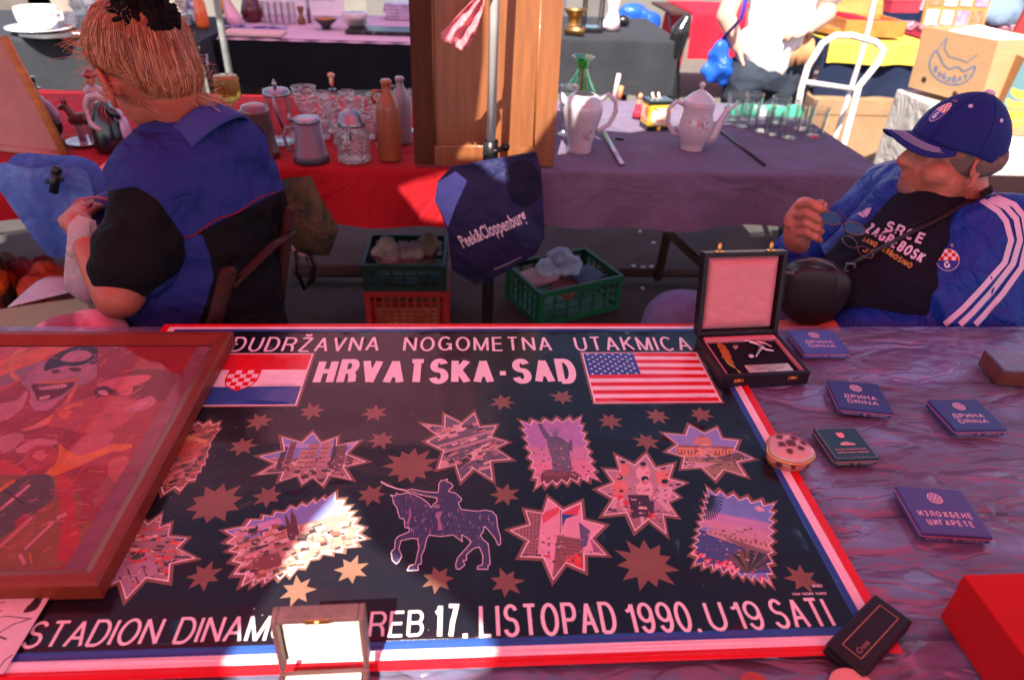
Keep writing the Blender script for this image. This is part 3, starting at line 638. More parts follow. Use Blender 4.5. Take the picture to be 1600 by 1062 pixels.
# towers and flags
D4 = lambda l: Z(l, 780, 640, 3.66)
cl, c = photo(D4([(278, 503), (470, 525), (605, 660), (615, 832), (490, 922), (308, 975), (118, 840), (58, 685), (148, 572)]), .3)
fill(cl, (.68, .42, .48)); Lr.append((D4([(50, 560), (245, 570), (215, 850), (40, 850)]), (.28, .16, .16), cl)); Lr.append((D4([(330, 715), (475, 740), (480, 930), (300, 990)]), (.25, .13, .12), cl))
for k in range(9): Lr.append((D4(seg((70+k*20, 570), (60+k*19, 850), 5)), (.1, .06, .07), cl)); Lr.append((D4(seg((330, 740+k*20), (480, 752+k*20), 5)), (.13, .07, .07), cl))
for k in range(14): Lr.append((D4(seg((60, 590+k*19), (235, 590+k*19), 3)), (.4, .25, .24), cl))
Lr.append((D4([(245, 590), (350, 550), (340, 590), (250, 650)]), (.6, .1, .12), cl)); Lr.append((D4([(362, 590), (465, 540), (450, 600), (375, 625)]), (.6, .08, .1), cl)); Lr.append((D4([(358, 595), (440, 600), (380, 625), (362, 670)]), (.03, .1, .3), cl)); Lr.append((D4([(455, 640), (520, 690), (500, 780), (470, 790)]), (.1, .12, .22), cl))
Lr.append((D4(seg((352, 560), (348, 760), 5)), (.2, .12, .14), cl)); Lr.append((D4([(375, 860), (440, 820), (470, 850), (470, 905), (390, 900)]), (.7, .06, .05), cl)); Lr.append((D4([(520, 740), (600, 680), (610, 830), (540, 810)]), (.3, .15, .2), cl)); bits(cl, 25, [DK, RED], .004, 0, .3)
# cathedral town
tips = [(105, 468), (325, 378), (430, 342), (530, 312), (660, 262), (750, 238), (850, 208), (930, 190), (1035, 150), (1110, 215), (1160, 270), (1190, 315), (1215, 370), (1270, 448), (1290, 540), (1215, 605), (1090, 660), (1000, 680), (890, 705), (780, 780), (655, 850), (565, 875), (440, 910), (335, 935), (245, 935), (180, 835), (165, 725), (140, 640), (120, 572)]
D2 = lambda l: Z(l, 330, 740, 5.31)
cl, c = photo(D2(tips), .13, 1.08, .965)
fill(cl, (.4, .25, .2)); Lr.append((D2([(60, 300), (1200, 0), (1250, 300), (780, 400), (500, 470), (120, 620)]), (.2, .26, .55), cl)); Lr.append((D2([(180, 480), (560, 360), (600, 400), (200, 540)]), (.5, .36, .5), cl))
bits(cl, 330, [CRM, (.3, .12, .08), DK, (.5, .3, .2), (.6, .5, .42), (.12, .1, .06)], .007, 0, .62, .35)
Lr.append((D2([(340, 720), (360, 700), (560, 650), (590, 720), (560, 770), (360, 800)]), (.2, .09, .08), cl)); Lr.append((D2([(290, 680), (460, 600), (470, 630), (300, 710)]), (.6, .35, .3), cl)); Lr.append((D2([(460, 620), (480, 575), (520, 570), (530, 640)]), (.5, .3, .28), cl))
Lr.append((D2([(630, 500), (615, 380), (610, 320), (640, 370), (655, 420), (660, 290), (700, 350), (730, 490), (700, 545), (650, 545)]), (.12, .05, .05), cl))
Lr.append((D2(seg((750, 450), (850, 410), 14)), CRM, cl))
# stadium crowd and street crowd, half under the frame
D1 = lambda l: Z(l, 140, 640, 3.54)
cl, c = photo(D1([(265, 570), (400, 575), (450, 625), (540, 708), (590, 822), (438, 950), (200, 1050), (20, 1000), (-40, 850), (60, 680)]), .3)
fill(cl, (.3, .2, .2)); Lr.append((D1([(0, 900), (130, 830), (330, 780), (380, 870), (200, 1060), (0, 1020)]), (.3, .24, .3), cl)); Lr.append((D1([(470, 700), (560, 700), (500, 740)]), SKY, cl))
bits(cl, 260, [(.55, .06, .03), CRM, DK, (.6, .15, .06), (.4, .3, .3), GRN], .005, .15, .95)
Lr.append((D1([(140, 880), (240, 850), (350, 830), (380, 900), (250, 960), (80, 980)]), (.35, .26, .32), cl))
for k in range(6): Lr.append((D1(seg((120+k*45, 880+(k % 2)*40), (140+k*45, 930+(k % 2)*40), 9)), (.06, .04, .06), cl))
cl, c = photo(D1([(470, 70), (555, 60), (600, 68), (665, 62), (725, 68), (725, 108), (692, 150), (668, 205), (655, 255), (640, 300), (615, 340), (585, 385), (500, 450), (405, 468), (330, 460), (240, 300)]), .13, 1.08, .965)
fill(cl, (.25, .12, .08)); bits(cl, 200, [(.5, .3, .15), DK, (.45, .14, .08), GRN, (.5, .25, .2)], .006, 0, 1, .5)
Lr.append((D1([(470, 170), (640, 190), (560, 270), (440, 250)]), (.4, .12, .06), cl)); Lr.append((D1([(500, 130), (660, 170), (640, 190), (500, 150)]), (.5, .32, .12), cl))
for k in range(8): Lr.append((D1(seg((470-k*4, 180+k*10), (625-k*9, 196+k*9), 3)), (.2, .05, .04), cl))
for cl in CL: bits(cl, 130, [(.08, .05, .06), (.55, .42, .4), (.3, .16, .13), (.12, .12, .18), (.45, .3, .28)], .0026, .0, .55, 0, 1.3)
# rider
D3 = lambda l: Z(l, 580, 730, 6.245)
horse = [(185, 268), (240, 275), (245, 245), (275, 262), (350, 245), (420, 262), (500, 305), (560, 355), (585, 395), (610, 360), (640, 340), (640, 300), (560, 285), (470, 262), (400, 235), (340, 235), (330, 225), (240, 205), (150, 175), (95, 145), (95, 135), (160, 170), (260, 205), (350, 218), (400, 205), (410, 213), (520, 235), (650, 250), (660, 215), (658, 170), (680, 130), (720, 125), (745, 112), (735, 140), (775, 150), (800, 180), (765, 215), (750, 235), (825, 250), (880, 300), (880, 320), (850, 345), (865, 385), (880, 410), (960, 418), (1040, 425), (1110, 412), (1180, 425), (1222, 470), (1235, 580), (1262, 680), (1262, 745), (1240, 758), (1210, 690), (1130, 590), (1100, 570), (1095, 620), (1065, 660), (1090, 700), (1140, 740), (1155, 860), (1160, 945), (1140, 950), (1140, 990), (1035, 990), (1035, 965), (1085, 945), (1090, 860), (1055, 775), (1000, 790), (930, 850), (930, 905), (895, 905), (915, 950), (860, 992), (828, 985), (825, 940), (845, 880), (960, 750), (975, 725), (930, 680), (880, 655), (890, 725), (800, 658), (680, 678), (565, 662), (540, 700), (520, 800), (490, 860), (490, 940), (455, 950), (460, 1000), (350, 1005), (370, 960), (430, 940), (465, 790), (455, 700), (400, 690), (290, 715), (270, 800), (300, 865), (270, 920), (245, 942), (205, 905), (195, 830), (230, 790), (235, 710), (260, 675), (370, 625), (375, 590), (330, 585), (320, 500), (280, 495), (262, 440), (250, 390), (215, 345), (210, 290)]
hp = D3(horse); Lr.append((hp, (.05, .055, .13)))
rr = random.Random(3)
for _ in range(420):
    x, y = rr.uniform(200, 1200), rr.uniform(180, 900)
    if inside((x, y), horse) and inside((x+20, y+20), horse): Lr.append((D3(seg((x, y), (x+rr.uniform(-14, 14), y+rr.uniform(8, 44)), rr.uniform(2, 6))), rr.choice([(.3, .26, .42), (.6, .42, .55), (.14, .14, .27), (.008, .01, .03)]), hp))
for p in (D3([(370, 400), (385, 400), (390, 470), (365, 560), (370, 600), (355, 590), (350, 540), (370, 470)]), D3([(640, 440), (700, 430), (670, 500), (700, 610), (650, 620), (650, 520), (620, 470)]), D3([(600, 395), (625, 365), (670, 380), (665, 405)])): Lr.append((p, (.3, .2, .33)))
for s_ in stroke(horse+[horse[0]], 7): Lr.append((D3(s_), WHITE))
CRX = [P(1010, 600)[0], P(560, 600)[0], cx0-.005]; CRY = [P(700, 690)[1], P(700, 860)[1]]
def pz(x, y):
    z_ = sum(.0011*max(0, 1-abs(x-c_)/.03) for c_ in CRX)+sum(.0009*max(0, 1-abs(y-c_)/.03) for c_ in CRY)
    return z_+pz0(x, y)
def pz0(x, y):
    e = min(1, max(0, (y-(Y1-.05))/.05))
    return PZ + .0012*nz(x*1.3, y, 5, 9) + e*.0035*(nz(x*7, 0, 2)+.4) + min(1, max(0, (Y0+.06-y)/.06))*.003*(nz(x*6, 1, 9)+.5)
m_post = mat('glossy_poster_paper', attr=True, rough=.2, spec=.34, var=.1, vs=30, coat=.12, bump=.03, bs=350, wrinkle=.05, ws=7)
rr = random.Random(77)
for _ in range(90): x, y = rr.uniform(X0+.02, X1-.02), rr.uniform(Y0+.02, Y1-.02); r_ = rr.uniform(.0003, .001); Lr.append((circ(x, y, r_, 5), (.3, .28, .3)))
def pfn(x, y):
    # the edges of the sheet are not ruled straight
    e = min(1, max(0, (y-(Y1-.06))/.06)); b = min(1, max(0, (Y0+.05-y)/.05))
    return (x, y + e*.003*nz(x*5, 0, 4) + b*(.003*nz(x*4, 3, 4)), pz(x, y))
po = printed('football_match_poster', Lr, m_post, None, pfn, grid=.012)
tag(po, 'large dark match poster with two flags, gold stars and a rider, lying flat', 'poster')
# ================================================================== things on the near table
TZ = .7515
def cr(pts, n=5):                   # closed smooth curve through points
    o = []; m = len(pts)
    for i in range(m):
        a, b, c, d = (V(pts[(i+k-1) % m]) for k in range(4))
        for j in range(n):
            t = j/n; q = .5*((2*b)+(c-a)*t+(2*a-5*b+4*c-d)*t*t+(3*b-a-3*c+d)*t**3); o.append((q.x, q.y))
    return o
# --- framed painting
m_frame = mat('red_brown_frame_wood', (.17, .024, .01), .4, var=.35, vs=5, stretch=(1, 1, 1), bump=.08, bs=120, coat=0, spec=.35)
m_print = mat('matt_print', attr=True, rough=.6, var=.22, vs=45, bump=.15, bs=200)
m_paper = mat('printed_card', attr=True, rough=.45, var=.06, vs=60, spec=.5, coat=.15)
def glass_sheet(name, c=(.9, .9, .9), a=.08, rough=.05):
    if name in MC: return MC[name]
    m = bpy.data.materials.new(name); m.use_nodes = True; nt = m.node_tree; N = nt.nodes; K = nt.links.new
    g_ = N.new('ShaderNodeBsdfGlossy'); g_.inputs['Color'].default_value = (*c, 1); g_.inputs['Roughness'].default_value = rough
    t = N.new('ShaderNodeBsdfTransparent'); t.inputs[0].default_value = (.96, .96, .96, 1); ms = N.new('ShaderNodeMixShader'); lw = N.new('ShaderNodeFresnel'); lw.inputs[0].default_value = 1.3
    ad = N.new('ShaderNodeMath'); ad.inputs[1].default_value = a; K(lw.outputs[0], ad.inputs[0]); K(ad.outputs[0], ms.inputs[0]); K(t.outputs[0], ms.inputs[1]); K(g_.outputs[0], ms.inputs[2]); K(ms.outputs[0], N['Material Output'].inputs[0])
    MC[name] = m; return m
FZ = .782
ftr, fbr = at(361, 516, z=FZ), at(156, 911, z=FZ)
fx = (ftr.x+fbr.x)/2; fy1_, fy0_ = ftr.y, fbr.y; fw = .031; fxl = fx-.86
pf = thing('framed_painting', 'framed caricature painting of shouting football players under glass, lying on the table left', 'painting', (fx-.4, (fy0_+fy1_)/2, TZ))
def rail(a, b, na, nb):
    q = MB(); a, b, na, nb = V(a), V(b), V(na), V(nb); ins = lambda p, d, f, z: V((p.x+(d.x-p.x)*f, p.y+(d.y-p.y)*f, z))
    prof = [(0, TZ+.004), (0, FZ-.004), (.12, FZ), (.45, FZ), (.8, FZ-.006), (1, FZ-.012), (1, TZ+.004)]
    vs = [ins(a, na, f, z) for f, z in prof]+[ins(b, nb, f, z) for f, z in prof]; n = len(prof)
    q.add(vs, [[i, i+1, n+i+1, n+i] for i in range(n-1)]+[list(range(n)), list(range(n, 2*n))[::-1], [0, n, 2*n-1, n-1]]); q.build('frame_rail', m_frame, pf, True)
co = [(fxl, fy0_, 0), (fx, fy0_, 0), (fx, fy1_, 0), (fxl, fy1_, 0)]; ci = [(fxl+fw, fy0_+fw, 0), (fx-fw, fy0_+fw, 0), (fx-fw, fy1_-fw, 0), (fxl+fw, fy1_-fw, 0)]
for i in range(4): rail(co[i], co[(i+1) % 4], ci[i], ci[(i+1) % 4])
AZ = .768
R_ = lambda l: [tuple(at(x/2.589, 510+y/2.589, z=AZ).xy) for x, y in l]
RS = lambda l, n=5: R_(cr(l, n))
pa = [(rect(fxl+fw-.004, fy0_+fw-.004, fx-fw+.004, fy1_-fw+.004), (.34, .22, .26))]
art = rect(fxl+fw-.004, fy0_+fw+.001, fx-fw-.024, fy1_-fw-.001); pa.append((art, (.42, .09, .09)))
A_ = lambda p, c: pa.append((p, tuple(min(.85, v*1.5) for v in c), art))
A_(RS([(-200, 40), (300, 30), (420, 60), (200, 160), (-200, 330)]), (.42, .12, .1)); A_(RS([(-60, 170), (150, 90), (330, 60), (200, 120), (0, 230), (-100, 260)]), (.6, .22, .06))
A_(RS([(-150, 260), (0, 200), (170, 140), (150, 175), (0, 250), (-150, 330)]), (.25, .22, .24))
# shouting head with a flat cap
A_(RS([(85, 215), (130, 170), (230, 120), (330, 78), (392, 100), (390, 150), (390, 200), (350, 230), (300, 250), (240, 300), (170, 335), (130, 330), (120, 260), (90, 235)]), (.33, .27, .3))
A_(RS([(200, 130), (290, 85), (370, 80), (396, 100), (385, 150), (330, 160), (250, 165), (180, 180)]), (.05, .04, .05)); A_(RS([(245, 130), (290, 100), (350, 98), (372, 118), (330, 140), (270, 142)]), (.42, .33, .36))
A_(RS([(190, 180), (260, 160), (370, 150), (360, 190), (300, 200), (200, 205)]), (.4, .3, .34)); A_(RS([(275, 170), (310, 165), (330, 175), (305, 184)], 4), (.1, .03, .04)); A_(RS([(205, 180), (230, 172), (245, 182), (222, 190)], 4), (.12, .05, .06))
A_(RS([(275, 158), (310, 145), (350, 140), (352, 148), (312, 158)]), (.04, .02, .03)); A_(RS([(130, 235), (200, 230), (300, 215), (285, 250), (230, 285), (160, 300), (140, 270)]), (.12, .01, .015))
A_(RS([(165, 245), (260, 232), (262, 246), (170, 256)], 4), (.6, .5, .5)); A_(RS([(160, 285), (200, 278), (195, 290), (165, 298)], 4), (.6, .5, .48)); A_(RS([(150, 225), (270, 215), (320, 200), (300, 222), (200, 232)]), (.5, .25, .08)); A_(RS([(120, 295), (180, 310), (240, 290), (200, 335), (140, 335)]), (.42, .3, .36))
for k in range(6): A_(R_(seg((172+k*14, 235), (174+k*14, 256), 2)), (.25, .05, .06))
A_(RS([(60, 100), (110, 88), (60, 130), (55, 180), (85, 215), (45, 205), (30, 150)]), (.55, .3, .1)); A_(RS([(-30, 320), (60, 300), (110, 260), (90, 330), (20, 380), (-30, 380)]), (.45, .3, .3))
A_(RS([(85, 420), (160, 385), (240, 330), (300, 240), (310, 250), (250, 350), (170, 405)]), (.58, .3, .1)); A_(RS([(110, 412), (185, 383), (180, 395), (130, 415)]), (.55, .35, .36))
# profile with a big nose and a dark beret
A_(RS([(525, 180), (600, 172), (690, 180), (735, 230), (700, 290), (620, 300), (540, 290), (500, 250), (520, 210)]), (.13, .02, .025)); A_(RS([(390, 235), (480, 205), (600, 195), (600, 215), (540, 240), (450, 250)]), (.52, .2, .2)); A_(RS([(480, 215), (530, 215), (535, 265), (505, 280), (475, 260)]), (.5, .17, .17))
A_(RS([(200, 385), (240, 320), (310, 300), (380, 280), (500, 285), (560, 320), (520, 380), (430, 420), (330, 430), (260, 410), (205, 405)]), (.4, .13, .11)); A_(RS([(240, 340), (265, 335), (280, 365), (255, 375), (238, 360)]), (.62, .22, .08)); A_(RS([(265, 320), (330, 305), (330, 320), (290, 330), (290, 350), (268, 345)]), (.55, .25, .1))
A_(RS([(380, 260), (430, 240), (480, 280), (440, 275), (400, 285)]), (.1, .02, .03)); A_(RS([(395, 262), (425, 258), (440, 276), (410, 276)], 4), (.6, .42, .45)); A_(RS([(500, 335), (560, 300), (610, 280), (630, 300), (600, 330), (540, 345)]), (.4, .26, .28)); A_(RS([(530, 325), (580, 305), (600, 305), (560, 335)]), (.5, .34, .36))
A_(RS([(270, 500), (350, 440), (420, 420), (460, 440), (420, 500), (360, 520)]), (.4, .16, .17)); A_(RS([(240, 470), (260, 490), (330, 520), (450, 480), (530, 475), (520, 495), (430, 515), (330, 560), (230, 600), (180, 600), (230, 540)]), (.6, .3, .05))
A_(RS([(0, 450), (60, 430), (100, 440), (70, 480), (30, 510), (0, 500)]), (.45, .3, .32)); A_(RS([(60, 500), (140, 455), (225, 460), (230, 480), (150, 480), (100, 510)]), (.5, .33, .34)); A_(RS([(100, 510), (180, 480), (230, 500), (220, 560), (150, 580), (100, 560)]), (.38, .08, .07)); A_(RS([(130, 520), (170, 500), (190, 520), (160, 545)]), (.5, .25, .18))
A_(RS([(-100, 520), (60, 560), (100, 600), (-100, 620)]), (.45, .09, .06))
A_(RS([(-200, 640), (80, 600), (240, 610), (330, 700), (330, 800), (480, 700), (520, 640), (480, 900), (280, 960), (-200, 1000)]), (.24, .17, .05)); A_(RS([(60, 620), (200, 600), (210, 700), (100, 780), (-20, 860), (-60, 700)]), (.1, .13, .09))
A_(RS([(230, 610), (290, 620), (300, 700), (320, 850), (290, 940), (230, 930), (250, 800)]), (.4, .06, .05)); A_(RS([(380, 680), (480, 560), (500, 600), (400, 720)]), (.3, .15, .1)); A_(RS([(450, 540), (520, 530), (500, 640), (440, 600)]), (.42, .2, .16))
for a_, b_, w_, c_ in [((0, 740), (120, 640), 12, (.5, .4, .4)), ((0, 890), (130, 770), 14, (.48, .3, .26)), ((100, 900), (215, 790), 10, (.5, .42, .4)), ((-60, 700), (60, 620), 14, (.5, .33, .04)), ((80, 920), (100, 960), 16, (.5, .42, .4)), ((120, 915), (128, 960), 9, (.45, .35, .06)), ((230, 775), (270, 755), 14, (.5, .42, .42)), ((20, 660), (100, 720), 8, (.05, .05, .06)), ((60, 800), (110, 760), 20, (.3, .05, .05))]: A_(R_(seg(a_, b_, w_)), c_)
rr = random.Random(5)
for _ in range(240):
    x, y = rr.uniform(-120, 560), rr.uniform(60, 940); l_ = rr.uniform(15, 70); a_ = rr.uniform(-.9, .2)
    A_(R_(seg((x, y), (x+l_*math.cos(a_), y+l_*math.sin(a_)), rr.uniform(1.5, 4.5))), rr.choice([(.5, .22, .2), (.22, .03, .04), (.45, .12, .1), (.42, .28, .28), (.5, .26, .08)]))
printed('painting_sheet', pa, m_print, pf, lambda x, y: (x, y, AZ))
q = MB(); q.box(((fx+fxl)/2, (fy0_+fy1_)/2, .7605), (fx-fxl-.02, fy1_-fy0_-.02, .008)); q.build('backing_board', m_leg, pf, True)
q = MB(); q.add([(fxl+fw-.005, fy0_+fw-.005, AZ+.0022), (fx-fw+.005, fy0_+fw-.005, AZ+.0022), (fx-fw+.005, fy1_-fw+.005, AZ+.0022), (fxl+fw-.005, fy1_-fw+.005, AZ+.0022)], [[0, 1, 2, 3]]); q.build('glass_pane', glass_sheet('picture_glass', a=.01), pf, True)
# --- drawing on white paper
def Pd(x, y, z=.7585): return tuple(at(x, y, z=z).xy)
sh = [Pd(-150, 905), Pd(90, 913), Pd(5, 1052), Pd(-160, 1062)]
dl = [(sh, (.62, .6, .58))]
for pts, w_ in [([(78, 918), (62, 935), (44, 950)], .007), ([(64, 916), (50, 928), (42, 934)], .002), ([(58, 915), (48, 924)], .002), ([(-20, 968), (10, 962), (48, 966)], .0012), ([(50, 965), (20, 975), (0, 987), (-20, 1000)], .0015), ([(-10, 990), (10, 998)], .002), ([(20, 1022), (8, 1030), (-6, 1048)], .0015), ([(0, 955), (3, 953)], .0015), ([(-40, 930), (0, 942), (8, 940)], .0012)]:
    for s_ in stroke([Pd(*p) for p in pts], w_): dl.append((s_, (.02, .02, .025)))
dl.append((cr([Pd(36, 956), Pd(50, 940), Pd(62, 925), Pd(66, 918), Pd(66, 935), Pd(56, 952)], 4), (.02, .02, .025)))
tag(printed('ink_drawing', dl, m_paper, None, lambda x, y: (x, y, .7585+.001*nz(x, y, 0, 8))), 'white sheet with black ink strokes sticking out below the painting frame', 'drawing')

# --- open presentation case with medal
m_leather = mat('black_leatherette', (.012, .01, .014), .38, var=.3, bump=.12, bs=420, spec=.3)
m_satin = mat('rose_satin', (.58, .21, .24), .38, var=.06, vs=8, sheen=.6, wrinkle=.12, ws=30)
m_velvet = mat('navy_velvet', (.006, .006, .014), .95, var=.3, vs=40, sheen=.4)
m_gold = mat('worn_gold', (.75, .38, .1), .28, metal=1, var=.2, vs=60, bump=.15, bs=120)
m_silver = mat('silver_cast', (.72, .66, .66), .3, metal=1, var=.15, vs=60)
m_brass = mat('brass', (.6, .32, .1), .35, metal=1, var=.25, vs=30)
a = at(1122, 607, z=TZ); b = at(1257, 600, z=TZ); cw = b.x-a.x; cd = .13
ang = math.atan2(b.y-a.y, b.x-a.x)
cs_ = thing('medal_case', 'open black presentation case with pink satin lid, gold leaf pin and silver footballer', 'medal case', ((a.x+b.x)/2, (a.y+b.y)/2+cd/2, TZ), ang)
H_ = .026
q = MB()
for c, d in [((0, -cd/2+.004, H_/2), (cw, .008, H_)), ((0, cd/2-.004, H_/2), (cw, .008, H_)), ((-cw/2+.004, 0, H_/2), (.008, cd-.016, H_)), ((cw/2-.004, 0, H_/2), (.008, cd-.016, H_)), ((0, 0, .004), (cw-.016, cd-.016, .007))]: q.box(c, d, .0018)
q.build('case_base', m_leather, cs_)
q = MB()
for sx in (-1, 1): q.box((sx*(cw/2-.0095), 0, H_-.006), (.003, cd-.018, .009))
q.box((0, cd/2-.012, H_-.003), (cw-.02, .012, .008), .003); q.build('satin_edging', m_satin, cs_)
q = MB(); q.box((0, -.003, .013), (cw-.024, cd-.024, .012), .001); q.build('velvet_tray', m_velvet, cs_)
vz = .0195
def loc(px, py, z=TZ+vz): return WM[cs_].inverted() @ at(px, py, z=z)
# gold leaf
l0, l1 = loc(1117, 531), loc(1157, 586); dv = (l1-l0); n2 = V((-dv.y, dv.x, 0)).normalized(); q = MB(); N_ = 14
vs = []; fs = []
for i in range(N_+1):
    t = i/N_; c = l0+dv*t+n2*.003*math.sin(t*7); w_ = .0085*math.sin(PI*min(1, t*1.12+.04))**.7*(1+.15*math.sin(t*40)) if t < .86 else .0012
    for s_, z_ in ((-1, 0), (-.5, .0018), (0, .0008), (.5, .0022), (1, 0)): vs.append(c+n2*w_*s_+V((0, 0, z_+.0012+.001*math.sin(i*1.9+s_*2))))
for i in range(N_):
    for j in range(4): fs.append([i*5+j, i*5+j+1, i*5+j+6, i*5+j+5])
q.add(vs, fs, True); q.build('gold_leaf', m_gold, cs_)
# silver footballer kicking a ball
q = MB(); J = lambda x, y, z=.003: loc(1070+x/4.425, 380+y/4.425)+V((0, 0, z))
def lm(pts, rs): q.chain([(J(*p), r) for p, r in zip(pts, rs)])
lm([(428, 672), (440, 680)], [.0042, .004]); lm([(450, 690), (500, 705), (535, 730)], [.0036, .0044, .0042]); lm([(455, 685), (400, 680), (350, 678)], [.0026, .002, .0016])
lm([(500, 690), (550, 700), (592, 722)], [.003, .0022, .0018]); lm([(530, 730), (560, 745), (608, 752)], [.0036, .0028, .002]); lm([(525, 730), (505, 765), (490, 790)], [.0036, .0026, .002]); q.ell(J(455, 790), (.0056, .0056, .0045))
q.build('silver_footballer', m_silver, cs_, remesh=.0009, smooth=2)
q = MB(); s0 = [J(330, 712, 0), J(368, 712, 0), J(365, 728, 0), J(350, 740, 0), J(334, 728, 0)]; q.prism([(p.x, p.y) for p in s0], vz, vz+.002); q.build('enamel_badge', m_silver, cs_)
pl = [J(415, 845, 0), J(720, 835, 0), J(750, 892, 0), J(448, 908, 0)]
mx_ = sum((p for p in pl), V((0, 0, 0)))/4; pw, ph = (pl[1]-pl[0]).length, (pl[3]-pl[0]).length
q = MB(); q.box((mx_.x, mx_.y, vz+.001), (pw, ph*.92, .0016), .0004); q.build('plaque', mat('engraved_plate', (.72, .66, .5), .35, metal=.6, var=.1), cs_)
pr = []
for k, s_ in enumerate(['HRVATSKI NOGOMETNI SAVEZ', 'ZA ZASLUGE U RAZVOJU', 'NOGOMETNOG SPORTA', '1990']):
    wd = [.8, .7, .62, .2][k]*pw; y_ = mx_.y+ph*.26-k*ph*.19
    for t in letters(s_, mx_.x-wd/2, mx_.x+wd/2, y_, ph*.1, wt=.2): pr.append((t, (.1, .08, .07)))
printed('engraving', pr, m_print, cs_, lambda x, y: WM[cs_] @ V((x, y, vz+.0022)))
# lid
lid = Matrix.Translation((0, cd/2-.002, H_)) @ Euler((math.radians(-14), 0, 0)).to_matrix().to_4x4()     # its local z is the lid's height, y its thickness
lh, lt = .158, .022
q = MB()
for c, d in [((-cw/2+.004, lt/2, lh/2), (.008, lt, lh)), ((cw/2-.004, lt/2, lh/2), (.008, lt, lh)), ((0, lt/2, lh-.004), (cw-.016, lt, .008)), ((0, lt/2, .004), (cw-.016, lt, .008)), ((0, lt-.002, lh/2), (cw-.016, .004, lh-.016))]: q.box(c, d, .0018, lid)
q.build('case_lid', m_leather, cs_)
q = MB()
def cush(u, v):
    x = (u-.5)*(cw-.017); z = .008+(lh-.016)*v; e = min(u, 1-u, v, 1-v); r = min(1, e/.24)
    y = .002+.010*(1-math.sqrt(max(0, 1-(1-r)**2)))*-1+.0085-.002*(math.sin(u*PI)*math.sin(v*PI))
    y = .017 - .017*math.sqrt(max(0, 1-(1-r)**2))-.003*math.sin(u*PI)*math.sin(v*PI)
    y = max(.0012, y)
    return lid @ V((x, y+.0006*nz(u*9, v*9), z))
q.grid(cush, 34, 34); q.build('satin_lining', m_satin, cs_)
for px in (-.32, .3):
    q = MB(); q.box((px*cw, lt/2-.004, lh+.001), (.016, .012, .0015), .0004, lid); q.ell((px*cw, lt/2-.006, lh+.009), (.0045, .0015, .0085), xf=lid, n=10, m=8); q.ell((px*cw, lt/2-.006, lh+.006), (.002, .004, .002), xf=lid, n=8, m=6); q.build('clasp', m_brass, cs_)
    q = MB(); q.box((px*cw, -cd/2-.0008, H_*.62), (.018, .0016, .007), .0005); q.ell((px*cw, -cd/2-.002, H_*.65), (.004, .002, .003), n=10, m=6); q.build('catch_plate', m_brass, cs_)

# --- flat boxes on the plastic
def quad_box(px4, h, zt=None):
    """top corners in pixels (back-left, back-right, front-right, front-left) -> centre, width, depth, turn"""
    z = TZ+h; c = [at(x, y, z=z) for x, y in px4]
    m_ = sum(c, V((0, 0, 0)))/4; e = ((c[1]-c[0])+(c[2]-c[3]))/2; f = ((c[0]-c[3])+(c[1]-c[2]))/2
    a1 = math.atan2(e.y, e.x); a2 = math.atan2(f.y, f.x)-PI/2
    return V((m_.x, m_.y, TZ)), e.length, f.length, (a1+a2)/2
def printed_on(name, lays, t, z, m=None):
    return printed(name, lays, m or m_paper, t, lambda x, y: WM[t] @ V((x, y, z)))
m_blueb = mat('blue_card_box', (.07, .085, .3), .42, var=.08, vs=80, coat=.2)
m_greenb = mat('dark_green_card_box', (.012, .05, .06), .35, var=.08, vs=80, coat=.25)
PALE = (.62, .5, .5); INK = (.05, .06, .24); LB = (.06, .11, .37)
def cig(px4, label, lines, cat='cigarette box', col=LB, name='cigarette_box', h=.0135, emblem=True):
    c, w_, d, a = quad_box(px4, h); t = thing(name, label, cat, c, a, 'flat boxes laid out on the plastic')
    mm = mat('box_'+'%02d%02d%02d' % tuple(int(v*99) for v in col), col, .42, var=.08, vs=80, coat=.2)
    q = MB(); q.box((0, 0, h*.3), (w_, d, h*.6), .0008); q.build('box_tray', mm, t)
    q = MB(); q.box((0, 0, h*.8), (w_+.0012, d+.0012, h*.42), .0014); q.build('box_lid', mm, t)
    L2 = [(rect(-w_/2+.0015, -d/2+.0015, w_/2-.0015, d/2-.0015), col)]
    if emblem:
        cy = d*.27; r = w_*.135
        L2.append((circ(0, cy, r, 28), (.03, .03, .14))); L2.append((circ(0, cy, r*.86, 28), PALE)); L2.append((circ(0, cy, r*.74, 28), (.2, .16, .35)))
        for k in range(8): L2.append((seg((0, cy), (r*.7*math.cos(k*PI/4+.2), cy+r*.7*math.sin(k*PI/4+.2)), r*.16), PALE))
        L2.append((circ(0, cy, r*.3, 12), (.2, .16, .35))); L2.append((circ(0, cy, r*.17, 12), PALE))
    for s_, y_, hh, wd in lines:
        for p in letters(s_, -w_*wd/2, w_*wd/2, d*y_, d*hh, wt=.16, gap=.22): L2.append((p, PALE))
    printed_on('lid_print', L2, t, h*1.015)
    q = MB()
    for sgn in (-1, 1): q.box((0, sgn*(d/2+.0007), h*.56), (w_*.99, .0006, .0011)); q.box((sgn*(w_/2+.0007), 0, h*.56), (.0006, d*.99, .0011))
    q.build('paper_seam', mat('pink_paper_seal', (.62, .25, .22), .6), t)
    L3 = []
    for x0_, x1_ in ((-.42, -.12), (.12, .42)):
        for p in letters('СРБИЈА'.replace('Ј', 'I') if False else 'SARAJEVO', w_*x0_, w_*x1_, h*.14, h*.2, wt=.18): L3.append((p, PALE))
    L3.append((circ(0, h*.22, h*.2, 12), (.4, .2, .15)))
    printed('side_print', L3, m_paper, t, lambda x, y: WM[t] @ V((x, -d/2-.0003, y)))
    return t
dr = [('ДРИНА', -.12, .14, .62), ('DRINA', -.3, .13, .58)]
